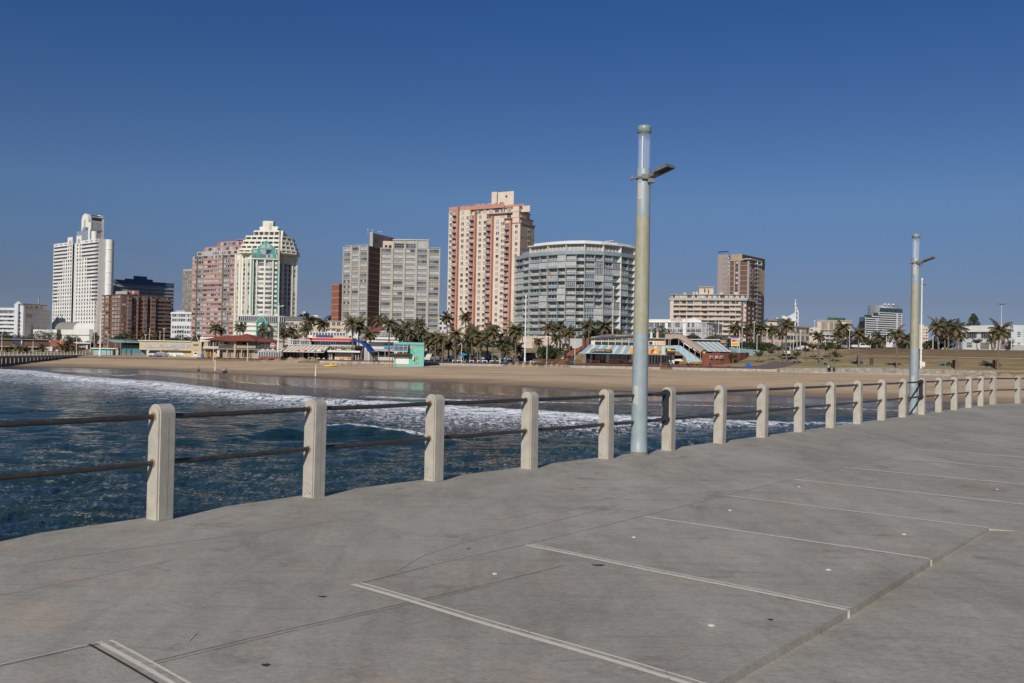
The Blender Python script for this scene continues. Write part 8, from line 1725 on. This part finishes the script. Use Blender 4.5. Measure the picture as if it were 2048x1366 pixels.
# ================================================================ vehicles
TYRE=mat('tyre',(.02,.02,.02),.8);LITE=mat('lamp_glass',(.6,.6,.58),.15);CARG=glassmat('car_glass',(.02,.025,.03),.05,.9)
def car(px,py,D,col,label,rz,kind='car',cat='car'):
 x=PX(px,D,4);z=ground_z(x,D);r=empty({'car':'parked_car','van':'parked_van','pickup':'pickup_truck','bus':'minibus'}[kind],(x,D,z),label,cat,None,math.radians(rz));L,H,W={'car':(4.1,1.45,1.7),'van':(4.7,2.0,1.85),'pickup':(5.0,1.7,1.8),'bus':(5.2,2.3,1.9)}[kind]
 pm=mat('car_paint',col,.25,spec=.6);prof={'car':[(-L/2,.35),(-L/2,.85),(-L/2+.25,.95),(-L*.28,1.02),(-L*.18,H),(L*.22,H),(L*.38,1.0),(L/2-.05,.92),(L/2,.4)],'van':[(-L/2,.35),(-L/2,.9),(-L*.38,1.15),(-L*.26,H),(L/2-.1,H),(L/2,1.1),(L/2,.4)],'pickup':[(-L/2,.4),(-L/2,.95),(-L*.28,1.08),(-L*.18,H),(L*.06,H),(L*.1,1.1),(L/2,1.1),(L/2,.45)],'bus':[(-L/2,.35),(-L/2,1.1),(-L*.40,H-.1),(-L*.3,H),(L/2-.1,H),(L/2,H-.2),(L/2,.4)]}[kind]
 m=MB();V=[]
 for s in(-1,1):
  for(a,b)in prof:V.append((a,s*W/2*(.86 if b>1.05 else 1),b))
 n=len(prof);m.quads(V,[(i,(i+1)%n,n+(i+1)%n,n+i)for i in range(n)],pm);m.face(V[:n],pm);m.face(V[n:][::-1],pm);m.build('body',r,world=False,bevel=.04)
 m=MB();zz=H-.08;x0,x1={'car':(-L*.25,L*.30),'van':(-L*.33,L*.44),'pickup':(-L*.25,L*.07),'bus':(-L*.42,L*.45)}[kind]
 for s in(-1,1):m.face([(x0,s*W*.437,1.02 if kind!='bus' else 1.2),(x1,s*W*.437,1.02 if kind!='bus' else 1.2),(x1-.35,s*W*.434,zz),(x0+.35,s*W*.434,zz)],CARG)
 wb=1.04 if kind!='bus' else 1.2;xf={'car':(-L*.285,-L*.185),'van':(-L*.375,-L*.27),'pickup':(-L*.285,-L*.185),'bus':(-L*.49,-L*.405)}[kind];xr={'car':(L*.385,L*.23),'van':(L*.503,L*.482),'pickup':(L*.10,L*.07),'bus':(L*.503,L*.50)}[kind]
 m.face([(xf[0]-.02,-W*.4,wb),(xf[0]-.02,W*.4,wb),(xf[1]-.02,W*.37,zz),(xf[1]-.02,-W*.37,zz)],CARG);m.face([(xr[0]+.02,-W*.4,wb),(xr[0]+.02,W*.4,wb),(xr[1]+.02,W*.37,zz),(xr[1]+.02,-W*.37,zz)],CARG);m.build('windows',r,world=False)
 for sx in(-L*.31,L*.31):
  for s in(-1,1):m=MB();m.tube([(sx,s*(W/2-.2),.32),(sx,s*(W/2+.02),.32)],.32,TYRE,14);m.tube([(sx,s*(W/2+.02),.32),(sx,s*(W/2+.03),.32)],.18,MFRG,10);m.build('wheel',r,world=False)
 for s in(-1,1):m=MB();m.box(-L/2-.02,-L/2+.1,s*W*.36-.16,s*W*.36+.16,.65,.82,LITE);m.build('headlight',r,world=False)
WC,SC_,DC,BC=(.66,.66,.64),(.38,.40,.42),(.045,.05,.06),(.05,.08,.16)
CARS=[(864,720,262,WC,'white van beside the palms right of the turquoise hut',60,'van','van'),(905,720,264,WC,'white hatchback in the palm car park, leftmost white car',35),(917,720,265,(.55,.55,.55),'pale sedan next to the leftmost white hatchback',40),(936,720,266,DC,'black car left of the middle trunks in the palm car park',70),(949,720,266,SC_,'silver car between black cars in the palm car park',60),(960,720,267,DC,'black car right of the silver one behind palm trunks',75),(972,720,266,SC_,'silver car behind the palm left of the bright green-shirted person',60),(984,720,267,(.10,.10,.12),'dark grey car near the bright green-shirted person',80),(997,720,266,(.28,.33,.40),'pale blue car right of the bright green-shirted person',40),(1015,720,265,(.60,.60,.60),'pale estate car left of the sand mound',20),(1034,720,266,BC,'dark blue car behind the big full palm',25),(1054,720,268,(.11,.11,.10),'dark grey four-wheel drive right of the white mast',15,'van','car'),(1133,720,262,WC,'white car at the foot of the brick steps',20),(1572,704,258,WC,'white minibus at the top of the lawn behind the tall palm',78,'bus','minibus'),(1605,704,274,WC,'white car partly hidden right of the minibus',10),(1720,696,272,WC,'white pickup truck at the bank top',178,'pickup','pickup'),(1782,696,270,WC,'white car at the bank top left of the farther pier lamp',55,'van','car'),(1636,700,292,DC,'dark car at the head of the brick path',30),(1688,696,285,(.2,.2,.2),'grey lorry cab under the bank top palms',70,'bus','truck'),(312,712,281,WC,'white van before the open bay of the beige pavilion',195,'van','van'),(323,713,280,(.25,.25,.26),'grey car right beside the white van at the beige pavilion',190),(126,704,318,WC,'white car left of the turquoise changing rooms behind the pier rail',10)]
for c_ in CARS:car(c_[0],c_[1],c_[2],c_[3],c_[4],c_[5],*(c_[6:]))
# ================================================================ people
SKN=mat('skin',(.23,.12,.07),.6);HAIR=mat('black_hair',(.012,.01,.01),.7)
def skin_mesh(name,verts,edges,radii,m,sub=1):
 me=bpy.data.meshes.new(name);me.from_pydata(verts,edges,[]);o=bpy.data.objects.new(name,me);C.objects.link(o);s=o.modifiers.new('s','SKIN');s.use_smooth_shade=True
 for i,sv in enumerate(me.skin_vertices[0].data):rr=radii[i];sv.radius=(rr,rr)if not isinstance(rr,tuple)else rr;sv.use_root=(i==0)
 o.modifiers.new('u','SUBSURF').levels=sub;dg=bpy.context.evaluated_depsgraph_get();out=bpy.data.meshes.new_from_object(o.evaluated_get(dg));bpy.data.objects.remove(o);out.materials.clear();out.materials.append(m);return out
def pose(kind):
 w_={'walk':1,'run':1.5,'stand':.15,'sit':0}[kind];V={}
 hip=.93;V['pel']=(0,0,hip);V['ch']=(0,-.02*w_,1.22);V['sh']=(0,-.03*w_,1.42);V['nk']=(0,-.03*w_,1.50);V['hd']=(0,-.06*w_,1.60);V['tp']=(0,-.05*w_,1.72)
 for s,n in((-1,'l'),(1,'r')):
  f=s*w_;V['sh'+n]=(.17*s,-.02,1.41);V['el'+n]=(.22*s,.14*f,1.13);V['ha'+n]=(.21*s,.18*f-.10*w_,.92);V['fi'+n]=(.20*s,.19*f-.14*w_,.82)
  V['hp'+n]=(.09*s,0,.90);V['kn'+n]=(.10*s,-.20*f-.05*w_,.50);V['an'+n]=(.10*s,-.20*f+.22*(w_ if f>0 else-0.1*w_),.10+(.12*w_ if f>0 else 0))if w_>.5 else(.10*s,.0,.09);V['to'+n]=(V['an'+n][0],V['an'+n][1]-.17,V['an'+n][2]-.06)
 if kind=='sit':
  for k,(a,b,c)in list(V.items()):V[k]=(a,b,c-.45)
  for s,n in((-1,'l'),(1,'r')):V['kn'+n]=(.12*s,-.42,.50);V['an'+n]=(.12*s,-.42,.10);V['to'+n]=(.12*s,-.58,.05);V['ha'+n]=(.16*s,-.28,.60);V['fi'+n]=(.15*s,-.36,.57);V['el'+n]=(.22*s,-.05,.72)
 return V
BE=[('pel','ch'),('ch','sh'),('sh','nk'),('nk','hd'),('hd','tp')]+[(a+n,b+n)for n in 'lr' for a,b in(('sh','el'),('el','ha'),('ha','fi'),('hp','kn'),('kn','an'),('an','to'))]+[('sh','shl'),('sh','shr'),('pel','hpl'),('pel','hpr')]
RAD={'pel':.14,'ch':.14,'sh':.10,'nk':.055,'hd':.095,'tp':.07,'sh_':.06,'el':.045,'ha':.033,'fi':.028,'hp':.09,'kn':.06,'an':.04,'to':.035}
def rad_of(k):return RAD.get(k)or RAD[k[:-1]]if k[:-1]!='sh' else .06
def submesh(V,edges,m,grow,root):
 ks=[root]+[k for k in dict.fromkeys(x for e in edges for x in e)if k!=root];ix={k:i for i,k in enumerate(ks)}
 return skin_mesh('figure',[V[k]for k in ks],[(ix[a],ix[b])for a,b in edges],[rad_of(k)*grow for k in ks],m)
POSES={k:pose(k)for k in('walk','run','stand','sit')}
TOP=[('pel','ch'),('ch','sh'),('sh','shl'),('sh','shr'),('shl','ell'),('shr','elr')];LEG=[('pel','hpl'),('pel','hpr'),('hpl','knl'),('hpr','knr'),('knl','anl'),('knr','anr')];SHORT=LEG[:4]
CACHE={}
def figure_part(kind,part,m):
 key=(kind,part,m.name)
 if key not in CACHE:
  V=POSES[kind]
  if part=='body':CACHE[key]=submesh(V,BE,m,1,'pel')
  elif part=='shirt':CACHE[key]=submesh(V,TOP,m,1.22,'pel')
  elif part=='trousers':CACHE[key]=submesh(V,LEG,m,1.22,'pel')
  elif part=='shorts':CACHE[key]=submesh(V,SHORT,m,1.25,'pel')
  else:CACHE[key]=skin_mesh('figure',[tuple(Vector(V['hd'])+Vector((0,.03,.03))),tuple(Vector(V['tp'])+Vector((0,.02,.01)))],[(0,1)],[.10,.08],m)
 return CACHE[key]
def cloth(n,c):return mat(n,c,.8)
CL={'white':cloth('white_cotton',(.65,.65,.63)),'red':cloth('red_cotton',(.42,.03,.04)),'black':cloth('black_cotton',(.02,.02,.025)),'green':cloth('green_cotton',(.03,.28,.07)),'lime':cloth('lime_vest',(.30,.60,.03)),'purple':cloth('purple_cotton',(.26,.03,.25)),'teal':cloth('teal_cotton',(.10,.40,.38)),'navy':cloth('navy_cotton',(.03,.04,.09)),'grey':cloth('grey_cotton',(.25,.25,.27)),'yellow':cloth('yellow_cotton',(.60,.42,.05))}
PEOPLE=[(397,748,'walk','teal','black',90,'person in teal top walking alone at the water line'),(447,752,'stand','white','navy',70,'person in white shirt of the pair at the water line, left'),(452,752,'walk','teal','black',75,'person in teal shirt of the pair at the water line, right'),(719,730,'stand','black','grey',0,'person in black standing by the pair of tall palms'),(748,729,'walk','yellow','black',90,'person in yellow walking before the blue awning'),(757,729,'walk','white','black',80,'person in white shirt before the picket fence'),(990,729,'stand','green','black',20,'person in bright green shirt standing in the palm car park'),(1130,724,'stand','lime','black',10,'person in lime vest beside the black pylon sign'),(1149,729.5,'stand','teal','teal',0,'child in pale teal by the foot of the brick steps'),(1259.5,732,'walk','grey','black',95,'person in grey of the couple beside the nearer pier lamp'),(1265.5,732,'walk','purple','black',95,'person in purple of the couple beside the nearer pier lamp'),(1321.5,735.5,'walk','red','grey',-80,'person in red top and grey trousers right of the nearer pier lamp'),(1337.5,736,'run','black','black',80,'person in black striding with a blue bag'),(1377.5,735,'stand','white','black',10,'person in white top below the covered staircase'),(1420,735.5,'walk','red','navy',90,'person in red shirt and dark trousers before the curved brick wall'),(1657,739.5,'walk','white','black',95,'person in white top walking along the retaining wall, left of two'),(1659.5,739.5,'walk','navy','black',95,'person in navy with orange cap beside the white-topped one'),(1667.5,739.5,'run','green','black',95,'person in green top jogging along the retaining wall'),(1715,724,'stand','black','black',0,'person in black standing beside the slim lawn palm'),(1649,731,'sit','grey','black',60,'person in grey sitting on the bench under the leaning palm'),(1239,724,'sit','navy','black',80,'person in navy sitting before the pizza shop')]
for px,py,kd,top,bot,rz,lb in PEOPLE:
 g_=ground_at(px,py)
 if py>739 and px>1600:D_=float(Dp(px))-.85;g_=Vector((PX(px,D_,3),D_,float(zp(px))-.28))
 r=empty('person',tuple(g_),lb,'person',None,math.radians(rz));sc=.72 if 'child' in lb else 1;r.scale=(sc,)*3
 child('body',figure_part(kd,'body',SKN),r);child('shirt',figure_part(kd,'shirt',CL[top]),r);child('shorts' if px<460 else 'trousers',figure_part(kd,'shorts' if px<460 else 'trousers',CL[bot]),r)
 child('hair' if 'cap' not in lb else 'cap',figure_part(kd,'hair',HAIR if 'cap' not in lb else ORGS),r)
 if 'bag' in lb:m=MB();m.box(.18,.42,-.1,.1,.75,1.1,BLUP);o=m.build('bag',r,world=False)
 # ================================================================ small things
def small(name,px,py,label,cat,fn,group=None,rz=0,D=None):
 g_=ground_at(px,py)if D is None else Vector((PX(px,D,3),D,ground_z(PX(px,D,3),D)));r=empty(name,tuple(g_),label,cat,group,rz);fn(r);return r
def part(r,name,boxes,m):
 mb=MB();[mb.box(*b,m)for b in boxes];return mb.build(name,r,world=False)
for px,lb in((1494,'left one of two blue wheelie bins at the end of the red paving'),(1499.5,'right one of two blue wheelie bins at the end of the red paving')):
 small('wheelie_bin',px,735.5,lb,'bin',lambda r:(part(r,'bin_body',[(-.27,.27,-.3,.3,.12,1.0)],BLUP),part(r,'lid',[(-.30,.30,-.34,.33,1.0,1.08)],BLUP),part(r,'wheel',[(-.3,-.24,.2,.38,0,.18),(.24,.3,.2,.38,0,.18)],TYRE)))
for px,py,lb in((404,716,'blue bin beside the yellow arch of the red-tiled building'),(1010,725,'blue bin at the left end of the sand mound'),(966,725,'blue bin before the silver parked car')):
 small('refuse_bin',px,py,lb,'bin',lambda r:(part(r,'bin_body',[(-.3,.3,-.3,.3,0,.95)],BLUP),part(r,'lid',[(-.33,.33,-.33,.33,.95,1.02)],BLUP)))
def table_fn(r):
 part(r,'table_top',[(-.95,.95,-.38,.38,.72,.78)],TEALG);part(r,'bench',[(-1.9,-1.1,-.3,.3,.42,.48),(1.1,1.9,-.3,.3,.42,.48)],TEALG);part(r,'leg',[(-.6,-.5,-.3,.3,0,.72),(.5,.6,-.3,.3,0,.72),(-1.8,-1.7,-.2,.2,0,.42),(1.7,1.8,-.2,.2,0,.42),(-1.3,-1.2,-.2,.2,0,.42),(1.2,1.3,-.2,.2,0,.42)],TEALG)
small('picnic_table',1650,731.5,'green picnic table with a seated person under the leaning palm','table',table_fn);small('picnic_table',1731,732,'green picnic table on the lower lawn left of the farther pier lamp','table',table_fn);small('picnic_table',1885,733.5,'green picnic table on the lower lawn right of the farther pier lamp','table',table_fn)
for px,py,lb in((1743,731,'brown slatted litter box left of the farther pier lamp'),(1908,735.5,'brown slatted litter box beside the tall palm before the palm group'),(1989,735.5,'brown slatted litter box beside the rightmost tall palm')):
 small('litter_box',px,py,lb,'bin',lambda r:(part(r,'slatted_box',[(-.35+k*.12,-.27+k*.12,-.3,.3,0,1.7)for k in range(6)],BRWN),part(r,'rim',[(-.37,.37,-.32,.32,1.7,1.78)],BRWN)))
small('notice_board',1846,742,'white blank notice board on a post at the sand edge by the farther pier lamp','sign',lambda r:(part(r,'board',[(-.43,.43,-.04,.04,1.0,2.05)],WHT),part(r,'post',[(-.05,.05,.04,.12,-.3,1.9)],PEACH2)))
small('marker_post',1885,757,'orange marker post with small red sign on the sand behind the railing','sign',lambda r:(part(r,'post',[(-.05,.05,-.05,.05,-.3,1.1)],TAN2),part(r,'sign_plate',[(-.12,.12,-.08,-.05,1.1,1.7)],MAROON)))
for px,py,h,lb in((430,742,2.6,'white volleyball post with yellow band, left one on the sand'),(631,753,2.3,'white volleyball post with yellow band, right one on the sand')):
 small('volleyball_post',px,py,lb,'post',lambda r:(part(r,'pole',[(-.07,.07,-.07,.07,-.2,h)],RAILW),part(r,'padding',[(-.10,.10,-.10,.10,.1,1.0)],WHT),part(r,'band',[(-.14,.14,-.12,.12,1.0,1.15)],YEL)))
for px,py,lb in((643,731,'thin yellow stake left of the yellow raft'),(671,731,'thin yellow stake right of the yellow raft')):small('stake',px,py,lb,'post',lambda r:part(r,'rod',[(-.04,.04,-.04,.04,-.1,1.2)],YEL))
def raft(r):m=MB();m.tube([(-1.6,0,.12),(0,0,.2),(1.5,.2,.42)],[.16,.22,.12],YEL,8);m.tube([(-1.4,.8,.12),(1.4,.9,.3)],.14,YEL,8);m.build('hull',r,world=False);part(r,'upright',[(-.15,.15,.2,.35,.2,1.0)],YEL)
small('beach_raft',661,733,'yellow raft lying on the sand between two stakes','raft',raft)
def frame_fn(r):m=MB();[m.tube(p,.035,RAILD,5)for p in([(-1.1,0,0),(-1.1,0,1.9),(1.1,0,1.9),(1.1,0,0)],[(-1.1,1,0),(-1.1,1,1.9),(1.1,1,1.9),(1.1,1,0)],[(-1.1,0,1.9),(-1.1,1,1.9)],[(1.1,0,1.9),(1.1,1,1.9)],[(-1.1,0,1.1),(1.1,0,1.1)])];m.build('bars',r,world=False)
small('climbing_frame',693,733,'thin metal climbing frame on the sand, left of two','climbing frame',frame_fn);small('climbing_frame',705,731,'thin metal climbing frame on the sand, right of two','climbing frame',frame_fn)
def slide(r):part(r,'tower',[(-.9,.2,-.4,.4,0,2.3),(-.6,-.1,-.42,.42,2.3,2.7)],YEL);m=MB();m.tube([(.2,0,2.1),(1.6,0,1.6),(2.2,0,.2)],.1,YEL,6);m.build('arm',r,world=False);part(r,'foot_block',[(1.7,2.6,-.3,.3,0,.9)],YEL)
small('play_unit',1100,722,'yellow playground unit with bent arm left of the black pylon sign','play equipment',slide)
def parasol(r):m=MB();m.lathe([(1.25,1.95),(.7,2.35),(.01,2.5)],SKYB,12);m.lathe([(.01,2.2),(1.25,1.94)],SKYB,12);m.build('canopy',r,world=False);part(r,'pole',[(-.03,.03,-.03,.03,0,2.3)],RAILW)
small('parasol',927,725,'sky blue parasol in the palm car park','parasol',parasol)
small('information_sign',999,731,'purple and yellow sign on a post before the palm car park','sign',lambda r:(part(r,'panel',[(-.25,.25,-.04,.04,1.9,2.5)],PURP),part(r,'yellow_panel',[(-.2,.2,-.04,.04,1.3,1.85)],GOLD),part(r,'post',[(-.04,.04,.04,.1,-.2,2.4)],RAILW)))
s=Seg(1066,243,1162,242);r=empty('low_timber_fence',(PX(1115,243,3),243,3),'long low dark timber fence left of the takeaway','fence');m=MB();zf=ground_z(s.xy(30).x,243)
for k in range(26):u=s.W*k/25;s.box(m,u-.08,u+.08,zf-.3,zf+.9,-.08,.08,BRWN)
m.build('post',r,kind='stuff');m=MB();s.box(m,0,s.W,zf+.7,zf+.9,.08,.14,BRWN);s.box(m,0,s.W,zf+.3,zf+.5,.08,.14,BRWN);m.build('fence_board',r)
for i,(a,b)in enumerate(((905,925),(930,948),(955,975),(980,1002),(1060,1074))):
 s=Seg(a,256,b,256);zf=ground_z(s.xy(1).x,256);r=empty('barrier_rail',(s.A.x,256,zf),'%s low pale barrier rail in front of the parked cars'%['first','second','third','fourth','fifth'][i]+' from the left','barrier');m=MB();s.box(m,0,s.W,zf+.45,zf+.62,0,.1,CREAM);m.build('rail',r);m=MB();[s.box(m,u,u+.15,zf-.2,zf+.45,0,.1,CREAM)for u in(0,s.W*.5,s.W-.15)];m.build('post',r)
 # picnic benches of the takeaway
for i,(px,c_,lb)in enumerate([(1186,REDB,'brown picnic bench at the left of the pizza shop front'),(1194,REDB,'brown picnic bench beneath the black pizza sign'),(1222,BRWN,'dark picnic bench before the brick-based window'),(1233,BRWN,'dark picnic bench before the middle window'),(1252,BRWN,'dark picnic bench right of the seated person'),(1319,RAILD,'black picnic bench before the white doors'),(1341,RAILD,'black picnic bench left of the yellow counter'),(1364,ORGS,'orange table under the staircase, first from left'),(1374,ORGS,'orange table under the staircase, second from left'),(1384,ORGS,'orange table under the staircase, third from left'),(1394,ORGS,'orange table under the staircase, fourth from left'),(1402,ORGS,'orange table under the staircase, rightmost')]):
 small('picnic_bench',px,728,lb,'table',lambda r:(part(r,'table_top',[(-.7,.7,-.35,.35,.72,.78)],c_),part(r,'bench',[(-.7,.7,-.8,-.55,.4,.46),(-.7,.7,.55,.8,.4,.46)],c_),part(r,'leg',[(-.5,-.4,-.6,.6,.3,.4),(.4,.5,-.6,.6,.3,.4),(-.5,-.4,-.3,.3,0,.72),(.4,.5,-.3,.3,0,.72)],c_)),D=243.0)
 # mounds of sand
def mound(q0,q1,yt,D,name='sand_mound'):
 n=40;V=[];R_=random.Random(int(q0))
 x0,x1=PX(q0,D,2),PX(q1,D,2);hs=[max(.0,math.sin(PI*i/n))**.4*(.75+.25*math.sin(i*.9)+.12*math.sin(i*2.7+1))for i in range(n+1)]
 for j in range(9):
  for i in range(n+1):x=x0+(x1-x0)*i/n;y=D-1.8+4.2*j/8;z=ground_z(x,min(y,D));V.append((x,y,z-.15+hs[i]*math.sin(PI*j/8)**.8*yt+.05*R_.random()))
 m=MB();m.quads(V,[(j*(n+1)+i,j*(n+1)+i+1,(j+1)*(n+1)+i+1,(j+1)*(n+1)+i)for j in range(8)for i in range(n)],M_MOUND,True);m.build(name)['kind']='structure'
M_MOUND=mat('loose_sand',(.36,.27,.18),.95,var=.25,scale=1.2,bump=.6)
mound(1003,1082,1.5,231.5);mound(1078,1142,1.2,231.5);mound(1900,2100,1.1,203);mound(500,640,1.1,252)
# ---------------------------------------------------------------- the neighbouring pier at the far left
r=empty('small_pier',(PX(60,250,2),250,0),'long low pier on short piles with a post railing at the far left','pier');A=Vector((PX(175,292,3),292));Bp=Vector((PX(-90,212,3),212));s=Seg.pts(Bp,A);zt=2.62
m=MB();s.box(m,0,s.W,zt-.55,zt,-4.5,0,CONC2);m.build('deck',r);m=MB();n=34
for k in range(n):u=s.W*(k+.5)/n;s.box(m,u-.35,u+.35,-2,zt-.55,-.6,-.1,CONC2);
m.build('pile',r,kind='stuff')
for k in range(34):u=s.W*(k+.5)/n;m=MB();s.box(m,u-.09,u+.09,zt,zt+1.05,-.25,-.05,M_POST);m.build('rail_post',r)
for z in(.95,.5):m=MB();m.tube([(*s.xy(0,-.15),zt+z),(*s.xy(s.W,-.15),zt+z)],.03,M_RAIL,6);m.build('rail',r)
